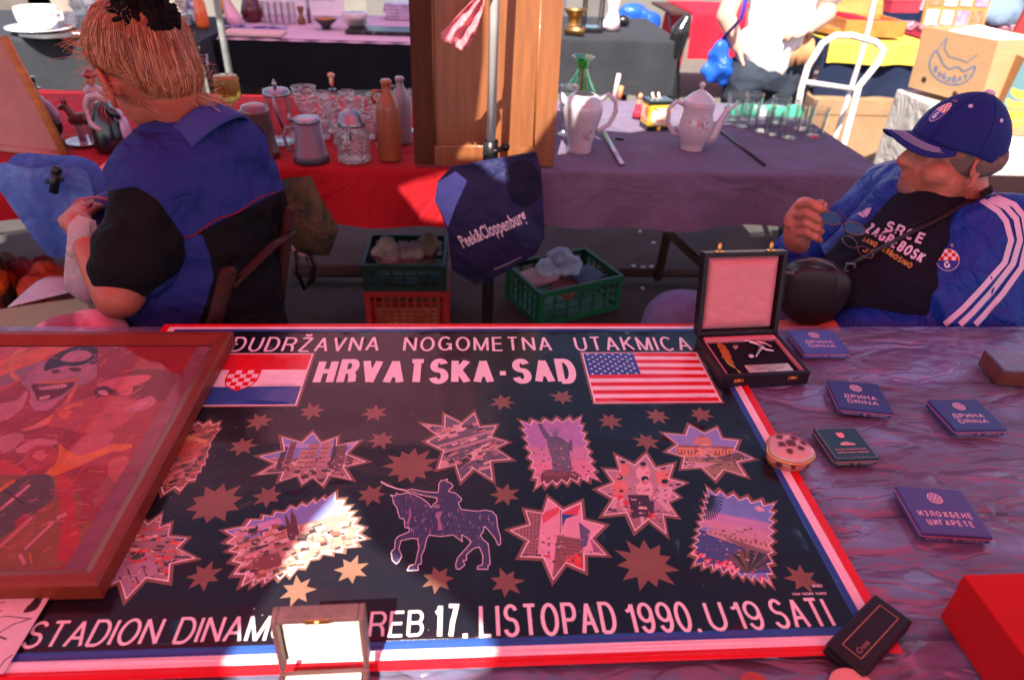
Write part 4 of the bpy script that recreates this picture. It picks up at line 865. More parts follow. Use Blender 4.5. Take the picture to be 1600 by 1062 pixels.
cig([(1232, 516), (1302, 516), (1324, 547), (1257, 552)], 'blue ДРИНА DRINA cigarette box nearest the open medal case', dr)
cig([(1295, 595), (1372, 599), (1395, 644), (1311, 636)], 'dark blue ДРИНА DRINA box with pale seam, just above the green box', dr, col=(.03, .055, .2))
cig([(1452, 625), (1527, 624), (1570, 668), (1494, 673)], 'dark blue ДРИНА DRINA box alone at the right, below the wooden box', dr, col=(.03, .055, .2))
cig([(1408, 762), (1504, 764), (1541, 831), (1440, 838)], 'violet blue box lettered ИЗЛОЖБЕНЕ ЦИГАРЕТЕ near the seam of the table', [('ИЗЛОЖБЕНЕ', -.14, .12, .8), ('ЦИГАРЕТЕ', -.32, .12, .68)], col=(.06, .07, .25))
g_ = cig([(1275, 670), (1337, 667), (1371, 713), (1304, 720)], 'dark green box with a red checkered shield, beside the flowered tin', [], col=(.012, .07, .085), emblem=False, h=.013)
c, w_, d, a = quad_box([(1275, 670), (1337, 667), (1371, 713), (1304, 720)], .013); L2 = []
shield((0, d*.24), w_*.16, L2)
L2.append((cr([(-w_*.16, -d*.06), (-w_*.1, -d*.0), (0, .002), (w_*.14, -d*.02), (w_*.2, -d*.07), (0, -d*.09)], 3), PALE))
for k in range(4): L2.append((seg((-w_*.06+k*w_*.05, -d*.01), (-w_*.02+k*w_*.05, -d*.08), .0012), (.5, .05, .06)))
for s_, y_, wd in [('HRVATSKI NOGOMETNI SAVEZ', -.23, .72), ('CROATIAN FOOTBALL FEDERATION', -.33, .72)]:
    for p in letters(s_, -w_*wd/2, w_*wd/2, d*y_, d*.045, wt=.2): L2.append((p, (.6, .35, .3)))
for s_ in stroke([(-w_/2+.002, -d/2+.002), (w_/2-.002, -d/2+.002), (w_/2-.002, d/2-.002), (-w_/2+.002, d/2-.002), (-w_/2+.002, -d/2+.002)], .0007): L2.append((s_, (.35, .4, .35)))
printed_on('shield_print', L2, g_, .0139)
# small wooden box, cut by the picture edge
m_wood = mat('dark_red_wood', (.12, .03, .015), .3, var=.5, vs=6, stretch=(1, 12, 1), coat=.4)
A0, B0 = at(1539, 545, z=TZ+.034), at(1570, 577, z=TZ+.034); dd = (B0-A0); rt = V((-dd.y, dd.x, 0)).normalized(); rt = rt if rt.x > 0 else -rt
ln_ = dd.length; ang = math.atan2(rt.y, rt.x); cc = (A0+B0)/2+rt*.05
wb = thing('wooden_box', 'small dark wooden box with grey blue lid at the right edge of the table', 'box', (cc.x, cc.y, TZ), ang)
q = MB(); q.box((0, 0, .0145), (.1, ln_, .029), .001); q.build('box_body', m_wood, wb)
q = MB(); q.box((0, 0, .0315), (.1, ln_, .0045), .001); q.build('box_lid', mat('grey_lacquer', (.14, .15, .2), .3, var=.3, vs=20, coat=.4), wb)
q = MB(); q.box((-.01, 0, .0345), (.016, .0008, .0004)); q.box((-.01, 0, .0344), (.0008, .008, .0004)); q.build('scratch_mark', mat('pale_scratch', (.4, .4, .45)), wb)
# flowered tin
c = at(1232, 706, z=TZ+.017); fl = thing('flowered_tin', 'round lobed trinket tin with pink lid and dark roses, on the poster edge', 'trinket tin', (c.x, c.y, TZ), -.25)
R0 = .034
def lob(a): return R0*(1+.05*math.cos(3*a+.6)+.03*math.cos(5*a))
def ringp(f, n=48): return [(f*lob(2*PI*i/n)*math.cos(2*PI*i/n), f*.92*lob(2*PI*i/n)*math.sin(2*PI*i/n)) for i in range(n)]
def stack(levels, m_, nm):
    q = MB(); n = 48; vs = []
    for f, z in levels: vs += [(x, y, z) for x, y in ringp(f)]
    fs = [[k*n+i, k*n+(i+1) % n, (k+1)*n+(i+1) % n, (k+1)*n+i] for k in range(len(levels)-1) for i in range(n)]; fs += [list(range(n))[::-1], [(len(levels)-1)*n+i for i in range(n)]]
    q.add(vs, fs, True); return q.build(nm, m_, fl)
m_tin = mat('salmon_enamel', (.42, .13, .08), .3, coat=.6, var=.12, vs=25)
stack([(.82, 0), (.9, .002), (1, .010), (1, .019)], m_tin, 'tin_body'); stack([(1.03, .019), (1.05, .0205), (1.03, .022)], m_gold, 'rim'); stack([(1, .022), (.99, .026), (.86, .0305), (.5, .0325), (.02, .033)], mat('pale_rose_enamel', (.55, .36, .32), .25, coat=.7, var=.06), 'tin_lid')
def roses(cx, cy, r, Ls, seed):
    rr = random.Random(seed)
    for k in range(5): a_ = k*1.256+rr.random(); Ls.append((circ(cx+r*.55*math.cos(a_), cy+r*.55*math.sin(a_), r*.56, 10), (.13, .035, .03)))
    Ls.append((circ(cx, cy, r*.45, 9), (.03, .02, .03)))
rl = []
for k, (x, y, r) in enumerate([(0, .002, .0075), (.013, -.006, .005), (-.014, -.004, .0055), (.006, .016, .005), (-.015, .014, .005), (.019, .008, .0045), (-.004, -.017, .005)]): roses(x, y, r, rl, k)
def lidz(x, y): r = math.hypot(x, y)/R0; return .0334-.0028*max(0, (r-.35))**2/.25
printed('rose_print', rl, m_paper, fl, lambda x, y: WM[fl] @ V((x, y, lidz(x, y)+.0004)))
rl = []
for k in range(9): roses(k*.024+.004*(k % 2), .0075+.003*(k % 3), .0052, rl, k+20)
def wrap(s_, z): a_ = s_/R0-2.9; return WM[fl] @ V((lob(a_)*math.cos(a_)*1.008, lob(a_)*.92*math.sin(a_)*1.008, z+.003))
printed('rose_band', rl, m_paper, fl, wrap)
# black case
c, w_, d, a = quad_box([(1285, 1002), (1372, 928), (1431, 972), (1352, 1046)], .022)
bc = thing('pen_case', 'rounded black case with thin gold border lying across the poster corner', 'case', c, a)
q = MB(); q.box((0, 0, .0055), (w_, d, .010), .0045, seg=4); q.build('case_base', m_leather, bc); q = MB(); q.box((0, 0, .0162), (w_, d, .011), .005, seg=4); q.build('case_lid', m_leather, bc)
gl_ = []; e = .012
for s_ in stroke([(-w_/2+e, -d/2+e), (w_/2-e, -d/2+e), (w_/2-e, d/2-e), (-w_/2+e, d/2-e), (-w_/2+e, -d/2+e)], .0009): gl_.append((s_, (.4, .22, .12)))
for t_ in text('Cross', -w_/2+e+.004, -d/2+e+.004, -w_/2+e+.026, .006, shear=.3): gl_.append((t_, (.35, .2, .13)))
printed_on('gold_border', gl_, bc, .0221)
# red box
h_ = .075; A0, B0 = at(1505, 897, z=TZ+h_), at(1600, 1025, z=TZ+h_); dd = (B0-A0).normalized(); rt = V((-dd.y, dd.x, 0)); rt = rt if rt.x > 0 else -rt
cc = A0+dd*.11+rt*.09; ang = math.atan2(rt.y, rt.x)
rb = thing('red_box', 'large plain bright red box in the bottom right corner', 'box', (cc.x, cc.y, TZ), ang)
m_rbox = mat('red_velvet_card', (.42, .005, .008), .7, var=.1, sheen=.3, bump=.08, bs=300)
q = MB(); q.box((0, 0, h_*.36), (.178, .218, h_*.72), .0015); q.build('box_body', m_rbox, rb); q = MB(); q.box((0, 0, h_*.865), (.18, .22, h_*.27), .0025); q.build('box_lid', m_rbox, rb)
# open jewel box in front
a, b = at(437, 1048, z=TZ+.034), at(577, 1041, z=TZ+.034); w_ = (b-a).length; ang = math.atan2(b.y-a.y, b.x-a.x)
jb = thing('jewel_box', 'open maroon jewel box with cream silk lid at the front edge', 'jewel box', ((a.x+b.x)/2, (a.y+b.y)/2, TZ), ang)
m_mar = mat('worn_maroon_leather', (.075, .028, .03), .45, var=.4, vs=18, bump=.2, bs=200)
m_silk = mat('cream_silk', (.8, .74, .62), .5, var=.05, sheen=.4, wrinkle=.08, ws=20)
dp = .1; q = MB()
for c, d in [((0, -dp+.003, .017), (w_, .006, .034)), ((0, -.003, .017), (w_, .006, .034)), ((-w_/2+.003, -dp/2, .017), (.006, dp-.012, .034)), ((w_/2-.003, -dp/2, .017), (.006, dp-.012, .034)), ((0, -dp/2, .003), (w_-.012, dp-.012, .006))]: q.box(c, d, .0018)
q.build('box_base', m_mar, jb)
q = MB(); q.box((0, -dp/2, .024), (w_-.015, dp-.03, .010), .003); q.build('maroon_velvet', mat('maroon_velvet', (.16, .01, .02), .9, sheen=.5), jb)
q = MB(); q.box((0, -.011, .029), (w_-.014, .012, .010), .003); q.build('silk_hinge', m_silk, jb)
li = Matrix.Translation((0, 0, .034)) @ Euler((math.radians(-4), 0, 0)).to_matrix().to_4x4(); lh = .075
q = MB()
for c, d in [((-w_/2+.003, .008, lh/2), (.006, .018, lh)), ((w_/2-.003, .008, lh/2), (.006, .018, lh)), ((0, .008, lh-.003), (w_-.012, .018, .006)), ((0, .015, lh/2), (w_-.012, .004, lh-.006))]: q.box(c, d, .002, li)
q.build('box_lid', m_mar, jb)
q = MB(); q.grid(lambda u, v: li @ V(((u-.5)*(w_-.013), .0115-.009*math.sin(PI*u)**.4*math.sin(PI*v)**.4+.0005*nz(u*8, v*8), .002+(lh-.009)*v)), 24, 20); q.build('silk_lining', m_silk, jb)
q = MB(); q.box((0, -.0015, lh-.003), (.024, .0012, .006), .0005, li); q.ell((0, -.002, lh-.003), (.004, .002, .0025), xf=li, n=10, m=6); q.build('latch_plate', m_brass, jb)
# two round tins, cut by the bottom of the picture
for (px, r, lb, col) in [(1318, .026, 'round pale pink lidded tin half out of view below the pen case', (.6, .33, .28)), (1172, .017, 'small round dark red tin at the bottom edge', (.3, .06, .05))]:
    c = at(px, 1042 if r > .02 else 1048, z=TZ+.014); t = thing('round_tin', lb, 'tin', (c.x, c.y-r, TZ)); mm = mat('tin_'+str(px), col, .4, coat=.3)
    q = MB(); q.lathe([(r*.94, 0), (r*.97, .001), (r*.97, .009)], n=36); q.build('tin_body', mm, t); q = MB(); q.lathe([(r, .008), (r, .0135), (r*.97, .0145), (r*.9, .0142), (r*.88, .0138), (.0005, .0142)], n=36); q.build('tin_lid', mm, t)
# ================================================================== things at the stall table behind
T2Z = .757
def thin_glass(name, tint=(.97, .97, .97), a=.03, cut=0):
    m = bpy.data.materials.new(name); m.use_nodes = True; nt = m.node_tree; N = nt.nodes; K = nt.links.new
    g_ = N.new('ShaderNodeBsdfGlossy'); g_.inputs['Roughness'].default_value = .04; t = N.new('ShaderNodeBsdfTransparent'); ms = N.new('ShaderNodeMixShader')
    lw = N.new('ShaderNodeLayerWeight'); lw.inputs['Blend'].default_value = .35; pw_ = N.new('ShaderNodeMath'); pw_.operation = 'POWER'; pw_.inputs[1].default_value = 4; K(lw.outputs['Facing'], pw_.inputs[0])
    mc = N.new('ShaderNodeMix'); mc.data_type = 'RGBA'; K(pw_.outputs[0], mc.inputs[0]); mc.inputs[6].default_value = (*tint, 1); mc.inputs[7].default_value = (*[v*.6 for v in tint], 1); K(mc.outputs[2], t.inputs[0])
    ge = N.new('ShaderNodeNewGeometry')
    fr = N.new('ShaderNodeFresnel'); fr.inputs[0].default_value = 1.5; ad = N.new('ShaderNodeMath'); ad.inputs[1].default_value = a; K(fr.outputs[0], ad.inputs[0]); mn_ = N.new('ShaderNodeMath'); mn_.operation = 'MINIMUM'; mn_.inputs[1].default_value = .5; K(ad.outputs[0], mn_.inputs[0]); K(mn_.outputs[0], ms.inputs[0]); K(t.outputs[0], ms.inputs[1]); K(g_.outputs[0], ms.inputs[2]); K(ms.outputs[0], N['Material Output'].inputs[0])
    if cut:
        tc = N.new('ShaderNodeTexCoord'); v = N.new('ShaderNodeTexVoronoi'); v.inputs['Scale'].default_value = cut; K(tc.outputs['Object'], v.inputs[0]); bp = N.new('ShaderNodeBump'); bp.inputs['Strength'].default_value = 1; bp.inputs['Distance'].default_value = .006; K(v.outputs[0], bp.inputs['Height'])
        K(ge.outputs['True Normal'], bp.inputs['Normal'])
    for n_ in (g_, fr, lw): K(bp.outputs[0] if cut else ge.outputs['True Normal'], n_.inputs['Normal'])
    return m
m_glass = thin_glass('clear_glass'); m_cut = thin_glass('cut_glass', a=.12, cut=110)

def base_at(px, py, z=T2Z): return at(px, py, z=z)
def wall(prof, t=.0018):            # outer profile -> closed thin wall
    return prof + [(max(.0005, r-t), z) for r, z in prof[::-1]][:-1] + [(.0005, prof[0][1]+t*2)]
# --- wooden panel
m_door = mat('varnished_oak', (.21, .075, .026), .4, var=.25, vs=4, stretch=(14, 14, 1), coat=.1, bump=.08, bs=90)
m_door_shade = mat('oak_shade_painted', (.06, .016, .007), .5, spec=.2, var=.4, vs=4, stretch=(14, 14, 1), coat=0, bump=.08, bs=90)  # same oak; shade on the left stile is put into a darker colour
bl, br_ = at(648, 256, z=.76), at(864, 259, z=.76); by = (bl.y+br_.y)/2; bw = br_.x-bl.x
dr_ = thing('cupboard_door', 'tall varnished wooden cupboard door with two inset panels, standing on the table', 'cupboard door', ((bl.x+br_.x)/2, by, .76), 0, rot=(math.radians(-4), 0, 0))
bh, st = .78, .062; q = MB()
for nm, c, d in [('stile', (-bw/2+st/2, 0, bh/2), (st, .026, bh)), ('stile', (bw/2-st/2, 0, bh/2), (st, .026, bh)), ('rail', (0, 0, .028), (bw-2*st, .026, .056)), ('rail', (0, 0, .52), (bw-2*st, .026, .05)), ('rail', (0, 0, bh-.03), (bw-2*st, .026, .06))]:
    q = MB(); q.box(c, d, .002); q.build(nm, m_door_shade if nm == 'stile' and c[0] < 0 else m_door, dr_)
for z0, z1 in ((.056, .495), (.545, bh-.06)):
    q = MB(); q.box((0, .006, (z0+z1)/2), (bw-2*st-.001, .01, z1-z0-.001), 0); q.build('panel', m_door, dr_)
    q = MB(); w2 = (bw-2*st)/2
    for a_, b_ in [((-w2, z0), (w2, z0)), ((w2, z0), (w2, z1)), ((w2, z1), (-w2, z1)), ((-w2, z1), (-w2, z0))]:
        q.tube([(a_[0], -.006, a_[1]), (b_[0], -.006, b_[1])], .006, 6)
    q.build('moulding', m_door, dr_)
# --- pole with bag
pb = at(766, 268, Y=1.86)
po_ = thing('umbrella_pole', 'pale grey steel umbrella pole standing in front of the cupboard door', 'pole', (pb.x, 1.86, 0))
q = MB(); q.tube([(pb.x, 1.86, .86), (pb.x+.004, 1.86, 1.5), (pb.x+.008, 1.86, 2.45)], .0125, 16); q.build('upper_tube', mat('pale_grey_enamel', (.5, .52, .5), .35, var=.12, vs=15), po_, True)
q = MB(); q.tube([(pb.x, 1.86, .02), (pb.x, 1.86, .9)], .018, 16); q.tube([(pb.x, 1.86, .84), (pb.x, 1.86, .9)], .021, 12); q.build('lower_tube', mat('black_plastic', (.01, .01, .012), .35, var=.1), po_, True)
q = MB(); q.tube([(pb.x-.02, 1.85, .862), (pb.x+.035, 1.845, .885)], .008, 8); q.ell((pb.x+.04, 1.845, .888), (.012, .012, .012)); q.build('clamp_knob', MC['black_plastic'], po_, True)
q = MB(); q.lathe([(.16, 0), (.16, .025), (.03, .05), (.022, .12)], (pb.x, 1.86, 0), 20); q.build('base', MC['black_plastic'], po_, True)
# bag
m_bag = mat('navy_nonwoven_bag', (.022, .03, .1), .6, var=.12, vs=3, wrinkle=1, ws=5, attr=True)
BY = 1.79
bgo = [(706, 262), (745, 256), (838, 238), (846, 268), (849, 330), (851, 370), (838, 396), (745, 447), (706, 422), (700, 360), (688, 330), (679, 313), (684, 285)]
def bz(x, z):                      # bulge of the bag towards the viewer
    c = at(770, 345, Y=BY); d = math.hypot((x-c.x)/.16, (z-c.z)/.2); return BY-.035*max(0, 1-d*d)+.012*nz(x, z, 4, 9)+.006*nz(x, z, 9, 22)
B2 = lambda x, y: (lambda p: (p.x, p.z))(at(x, y, Y=BY))
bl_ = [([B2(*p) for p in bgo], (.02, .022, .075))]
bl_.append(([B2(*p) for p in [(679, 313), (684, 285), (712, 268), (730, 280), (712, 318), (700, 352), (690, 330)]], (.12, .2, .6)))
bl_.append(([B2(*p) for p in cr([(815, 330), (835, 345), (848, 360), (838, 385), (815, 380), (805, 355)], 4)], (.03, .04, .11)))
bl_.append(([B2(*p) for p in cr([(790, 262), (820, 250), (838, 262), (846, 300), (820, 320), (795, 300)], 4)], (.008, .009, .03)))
bg = thing('carrier_bag', 'dark navy carrier bag lettered Peek&Cloppenburg hanging from the pole', 'bag', (pb.x, BY, 0))
a_, b_ = B2(724, 382), B2(823, 338); an = math.atan2(b_[1]-a_[1], b_[0]-a_[0]); ln_ = math.hypot(b_[0]-a_[0], b_[1]-a_[1])
for t_ in text('Peek&Cloppenburg', 0, 0, ln_, .042, bold=.02, track=1.06): bl_.append(([(a_[0]+x*math.cos(an)-y*math.sin(an), a_[1]+x*math.sin(an)+y*math.cos(an)) for x, y in t_], (.75, .7, .75)))
a_, b_ = B2(772, 418), B2(814, 399); an = math.atan2(b_[1]-a_[1], b_[0]-a_[0]); ln_ = math.hypot(b_[0]-a_[0], b_[1]-a_[1])
for t_ in text('www.peek-cloppenburg.com', 0, 0, ln_, .005): bl_.append(([(a_[0]+x*math.cos(an)-y*math.sin(an), a_[1]+x*math.sin(an)+y*math.cos(an)) for x, y in t_], (.6, .6, .65)))
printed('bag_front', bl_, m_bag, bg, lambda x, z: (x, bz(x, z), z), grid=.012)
q = MB(); vs2, fs2, _ = paint([bl_[0]], .015); c = at(770, 345, Y=BY)
q.add([(x, BY+.012+.05*max(0, 1-math.hypot((x-c.x)/.15, (z-c.z)/.18)**2), z) for x, z in vs2], fs2, True, (.02, .022, .075))
o_ = [B2(*p) for p in bgo]; n = len(o_); q.add([(x, bz(x, z), z) for x, z in o_]+[(x, BY+.012+.05*max(0, 1-math.hypot((x-c.x)/.15, (z-c.z)/.18)**2), z) for x, z in o_], [[i, (i+1) % n, n+(i+1) % n, n+i] for i in range(n)], True, (.02, .022, .075)); q.build('bag_back', m_bag, bg, True)
q = MB()
for dx in (-1, 1): q.tube([at(765+dx*30, 256, Y=BY-.004), at(765+dx*14, 262, Y=1.81), at(765+dx*4, 272, Y=1.828)], .004, 8, flat=.4)
q.build('handle', MC['black_plastic'], bg, True)
# pink plastic rag tied to the pole
m_rag = mat('pink_plastic_film', (.8, .35, .4), .4, var=.1, translucent=.5, wrinkle=.5, ws=18)
q = MB(); top = at(752, -4, Y=1.83); bot = at(708, 72, Y=1.83)
def ragf(u, v):
    c = top.lerp(bot, v); w_ = .007+.034*v**.7*(1 if v < .93 else .8); s_ = (u-.5)*2
    return V((c.x+w_*s_*.95, 1.83-.010*math.cos(s_*6+v*3)-.01*nz(u*3, v*3, 1, 2), c.z+w_*s_*-.35+.01*nz(u*6, v*4, 4)*v))
q.grid(ragf, 18, 22); q.tube([top+V((-.01, 0, 0)), top+V((.02, .01, .01)), top+V((.03, .04, .01))], .008, 8)
tag(q.build('plastic_rag', m_rag, thick=.001), 'crumpled pink plastic rag tied high on the umbrella pole', 'rag')

# --- drinking vessels on the red cloth
def glass_thing(name, label, px, py, prof, n=28, m=None, group=None, flute=None, t=.002, z=T2Z-.004):
    p = base_at(px, py, z); q = MB(); q.lathe(wall(prof, t), n=n, flute=flute)
    o = q.build(name, m or (m_cut if flute else m_glass)); o.location = p; return tag(o, label, 'glass' if 'glass' in name else name.split('_')[-1], group)
m_stein = mat('grey_mauve_stoneware', (.15, .12, .15), .4, var=.1, vs=20, coat=.2); m_pewter = mat('dull_pewter', (.26, .24, .27), .35, metal=.9, var=.25, vs=25)
def ear(q, c, r0, z0, z1, out, ang, rad=.006, flat=.6):
    d = V((math.cos(ang), math.sin(ang), 0)); q.tube([V(c)+d*r0*.95+V((0, 0, z1)), V(c)+d*(r0+out*.7)+V((0, 0, z1+.004)), V(c)+d*(r0+out)+V((0, 0, (z0+z1)/2+.01)), V(c)+d*(r0+out*.75)+V((0, 0, z0+.012)), V(c)+d*r0*.98+V((0, 0, z0))], rad, 10, flat=flat)
p = base_at(487, 250); t = thing('beer_mug', 'grey lilac stoneware beer mug with metal rim lid, nearest to the woman', 'mug', p)
q = MB(); q.lathe(wall([(.05, 0), (.053, .004), (.053, .012), (.049, .016), (.038, .118)], .004), n=32); q.build('body', m_stein, t)
q = MB(); q.lathe([(.054, 0), (.054, .014), (.05, .018)], n=32); q.build('foot', mat('dark_grey_stone', (.05, .05, .06), .5), t)
q = MB(); ear(q, (0, 0, 0), .043, .03, .1, .03, math.radians(200), .008); q.build('handle', m_stein, t)
q = MB(); q.lathe([(.0395, .117), (.041, .119), (.041, .124), (.036, .129), (.02, .131), (.0005, .131)], n=32); q.tube([(-.04, -.012, .12), (-.05, -.016, .127), (-.046, -.014, .142)], .004, 8); q.build('lid', m_pewter, t)
p = base_at(554, 249); t = thing('beer_stein', 'cut glass beer stein with a domed pewter lid beside the brown bottle', 'stein', p)
q = MB(); q.lathe(wall([(.05, 0), (.052, .01), (.047, .022), (.051, .04), (.05, .08), (.042, .1), (.041, .108)], .006), n=48, flute=(12, .04)); q.build('body', m_cut, t)
q = MB(); q.lathe([(.0425, .107), (.0435, .112), (.038, .12), (.032, .138), (.019, .15), (.006, .153), (.004, .157), (.0045, .163), (.0005, .167)], n=32); q.tube([(0, -.045, .112), (0, -.05, .095), (0, -.046, .075)], .004, 8); q.build('lid', m_pewter, t)
q = MB(); ear(q, (0, 0, 0), .048, .03, .09, .028, math.radians(-95), .007); q.build('handle', m_glass, t)
m_clay = mat('brown_stoneware', (.27, .085, .035), .45, var=.25, vs=9, coat=.25)
def bottle(px, py, s, label, m_):
    p = base_at(px, py); t = thing('stoneware_bottle', label, 'bottle', p)
    q = MB(); q.lathe([(.033*s, 0), (.036*s, .004), (.036*s, .15*s), (.033*s, .17*s), (.02*s, .195*s), (.0135*s, .208*s), (.0135*s, .222*s), (.0165*s, .226*s), (.0165*s, .235*s), (.013*s, .238*s), (.0005, .236*s)], n=28); q.build('body', m_, t)
    q = MB(); q.tube([(-.016*s, -.008, .205*s), (-.036*s, -.016, .207*s), (-.044*s, -.018, .19*s), (-.034*s, -.014, .172*s)], .0055*s, 8); q.build('handle', m_, t)
bottle(610, 248, 1, 'orange brown stoneware bottle with a small ear handle, nearest the cupboard door', m_clay)
bottle(629, 222, .88, 'pale grey stoneware bottle just behind the orange brown one', mat('pale_stoneware', (.3, .26, .3), .4, var=.15, coat=.25))
p = base_at(409, 243); t = thing('beer_mug', 'dark brown relief mug with rounded lid, half hidden by the woman', 'mug', p); m_dk = mat('dark_relief_clay', (.07, .035, .035), .5, var=.5, vs=18, bump=.5, bs=60, coat=.2)
q = MB(); q.lathe([(.055, 0), (.055, .018), (.05, .024), (.048, .08), (.04, .128), (.042, .132)], n=32, flute=(9, .015)); q.build('body', m_dk, t)
q = MB(); q.lathe([(.043, .132), (.044, .138), (.036, .152), (.015, .158), (.0005, .159)], n=32); q.build('lid', mat('rose_brown_glaze', (.16, .06, .07), .3, coat=.4), t); q = MB(); ear(q, (0, 0, 0), .046, .03, .115, .03, math.radians(175), .007); q.build('handle', m_dk, t)
p = base_at(364, 212); t = thing('striped_jar', 'round lidded jar with pink and blue bands behind the woman\'s shoulder', 'jar', p)
q = MB(); q.lathe([(.035, 0), (.05, .02), (.052, .04), (.048, .06)], n=28); q.build('body', mat('banded_glaze', (.5, .32, .42), .35, var=.5, vs=30, stretch=(.1, .1, 3), coat=.4), t)
q = MB(); q.lathe([(.049, .06), (.05, .064), (.04, .074), (.02, .08), (.0005, .081)], n=28); q.build('lid', mat('rose_glaze', (.5, .22, .25), .3, coat=.4), t)
p = base_at(443, 222); t = thing('beer_stein', 'clear glass stein with raised metal lid lever, behind the two mugs', 'stein', p)
q = MB(); q.lathe(wall([(.042, 0), (.044, .01), (.036, .03), (.04, .13), (.042, .15)], .004), n=32, flute=(10, .02)); q.build('body', m_glass, t)
q = MB(); q.lathe([(.043, .15), (.044, .156), (.036, .168), (.01, .173), (.0005, .173)], n=28); q.tube([(.0, -.01, .172), (0, -.012, .184), (0, -.012, .2)], [.004, .009, .002], 8); q.tube([(.0, -.045, .16), (.004, -.055, .13), (.012, -.058, .09), (.02, -.05, .05)], .005, 8); q.build('lid', m_pewter, t)
p = base_at(362, 176); t = thing('glass_lamp', 'amber glass candle lamp on a low foot at the back of the red cloth', 'lamp', p); m_amb = mat('amber_glass', (.55, .36, .08), .1, trans=.7, var=.4, vs=20, ior=1.3)
q = MB(); q.lathe([(.03, 0), (.028, .004), (.008, .012), (.007, .03), (.03, .042), (.045, .06), (.047, .12), (.042, .13)], n=8); q.build('shade', m_amb, t); q = MB(); q.tube([(-.045, 0, .09), (-.055, 0, .16), (-.05, 0, .2)], .004, 8); q.build('stem', m_pewter, t)
gp = [(.028, 0), (.03, .003), (.006, .008), (.005, .05), (.02, .065), (.031, .09), (.036, .13)]
tmb = [(.026, 0), (.028, .004), (.032, .1)]
cutg = [(.024, 0), (.026, .006), (.02, .02), (.03, .05), (.038, .1)]
gs = [(482, 205, gp, 'tall cut goblet with flared bowl left of the grey mug lid', 1.15), (505, 216, cutg, 'cut tumbler just behind the grey lilac mug', .95), (520, 205, gp, 'goblet directly below the small red and white bird stopper', .9), (540, 212, cutg, 'cut tumbler behind the left side of the domed stein', .9),
      (560, 206, gp, 'goblet directly behind the domed stein lid', .9), (577, 216, cutg, 'cut tumbler between the domed stein and the brown bottle', .95), (590, 200, gp, 'goblet behind the left shoulder of the brown bottle', .9), (506, 190, gp, 'rear goblet left of the bird stopper', .8), (545, 188, gp, 'rear goblet right of the bird stopper', .8),
      (574, 184, tmb, 'rear tumbler beneath the dark hanging cloth', .8), (462, 188, tmb, 'rear tumbler left of the tall cut goblet', .9), (640, 205, gp, 'goblet squeezed between grey bottle and cupboard door', 1.05), (530, 224, cutg, 'small front tumbler between mug and domed stein', .75), (596, 226, tmb, 'small front tumbler touching the brown bottle', .7)]
for px, py, pr_, lb, s_ in gs: glass_thing('drinking_glass', lb, px, py, [(r*s_, z*s_) for r, z in pr_], group='clear glasses crowded on the red cloth', flute=(12, .03) if pr_ is not tmb else None)
p = base_at(525, 196); t = thing('glass_decanter', 'glass decanter with a red and white bird shaped stopper', 'decanter', p)
q = MB(); q.lathe(wall([(.03, 0), (.032, .02), (.03, .06), (.01, .09), (.009, .12), (.013, .125)], .003), n=28, flute=(10, .03)); q.build('body', m_glass, t); q = MB(); q.ell((0, 0, .15), (.008, .008, .02)); q.ell((0, 0, .17), (.013, .008, .009)); q.build('stopper', mat('red_white_glaze', (.7, .55, .4), .3, var=.2, vs=60, second=(.6, .03, .03), thr=.5), t)

# --- figures on the red cloth
m_blk = mat('black_glaze', (.01, .01, .012), .25, coat=.5, var=.3); m_gry = mat('mauve_glaze', (.25, .2, .3), .35, coat=.4); m_wht = mat('pink_white_glaze', (.42, .28, .32), .3, coat=.5); m_brn = mat('dark_brown_glaze', (.1, .02, .015), .4, coat=.3)
def rows_tube(lst): return lst
p = base_at(98, 232); t = thing('figurine', 'figurine of a man in a top hat and grey coat beside the canvas', 'figurine', p); X = lambda x, z, y=0: (x, y, z)
q = MB(); q.chain([(X(0, .01), .014), (X(-.012, .06), .016), (X(-.02, .11), .024), (X(-.026, .14), .02)]); q.chain([(X(-.004, .13), .012), (X(.012, .1), .011), (X(-.004, .075), .01)]); q.build('coat', m_gry, t, remesh=.003, smooth=3)
q = MB(); q.ell(X(-.03, .165), (.013, .013, .017)); q.build('head', mat('orange_skin_glaze', (.4, .13, .06), .4), t); q = MB(); q.lathe([(.022, .176), (.022, .179), (.015, .18), (.014, .205), (.017, .21), (.0005, .21)], (-.032, 0, 0), 16); q.build('hat', m_blk, t); q = MB(); q.ell(X(.002, .07), (.018, .015, .03)); q.tube([X(.004, .03), X(.008, 0)], .008); q.build('bag', m_blk, t)
p = base_at(136, 222); t = thing('figurine', 'figurine of a donkey with a dark saddle on a pink plate', 'figurine', p)
q = MB(); q.chain([(X(-.02, .07), .018), (X(.02, .075), .02)]); q.chain([(X(-.02, .08), .012), (X(-.035, .11), .01), (X(-.05, .105), .008)]); q.build('body', m_brn, t, remesh=.003, smooth=2)
q = MB()
for x in (-.022, -.01, .012, .024): q.tube([X(x, .075, .004), X(x+.004, .0, .004)], [.008, .006], 8)
q.build('leg', m_wht, t); q = MB(); q.tube([X(-.037, .112), X(-.042, .138)], [.005, .001], 6); q.tube([X(-.03, .114), X(-.03, .14)], [.005, .001], 6); q.build('ears', m_brn, t); q = MB(); q.lathe([(.05, -.0), (.062, .006), (.05, .004), (.0005, .004)], n=28); q.build('plate', m_wht, t)
p = base_at(148, 210); t = thing('figurine', 'figurine of a lady in a red hat and white collar, behind the donkey', 'figurine', (p.x, p.y+.07, p.z))
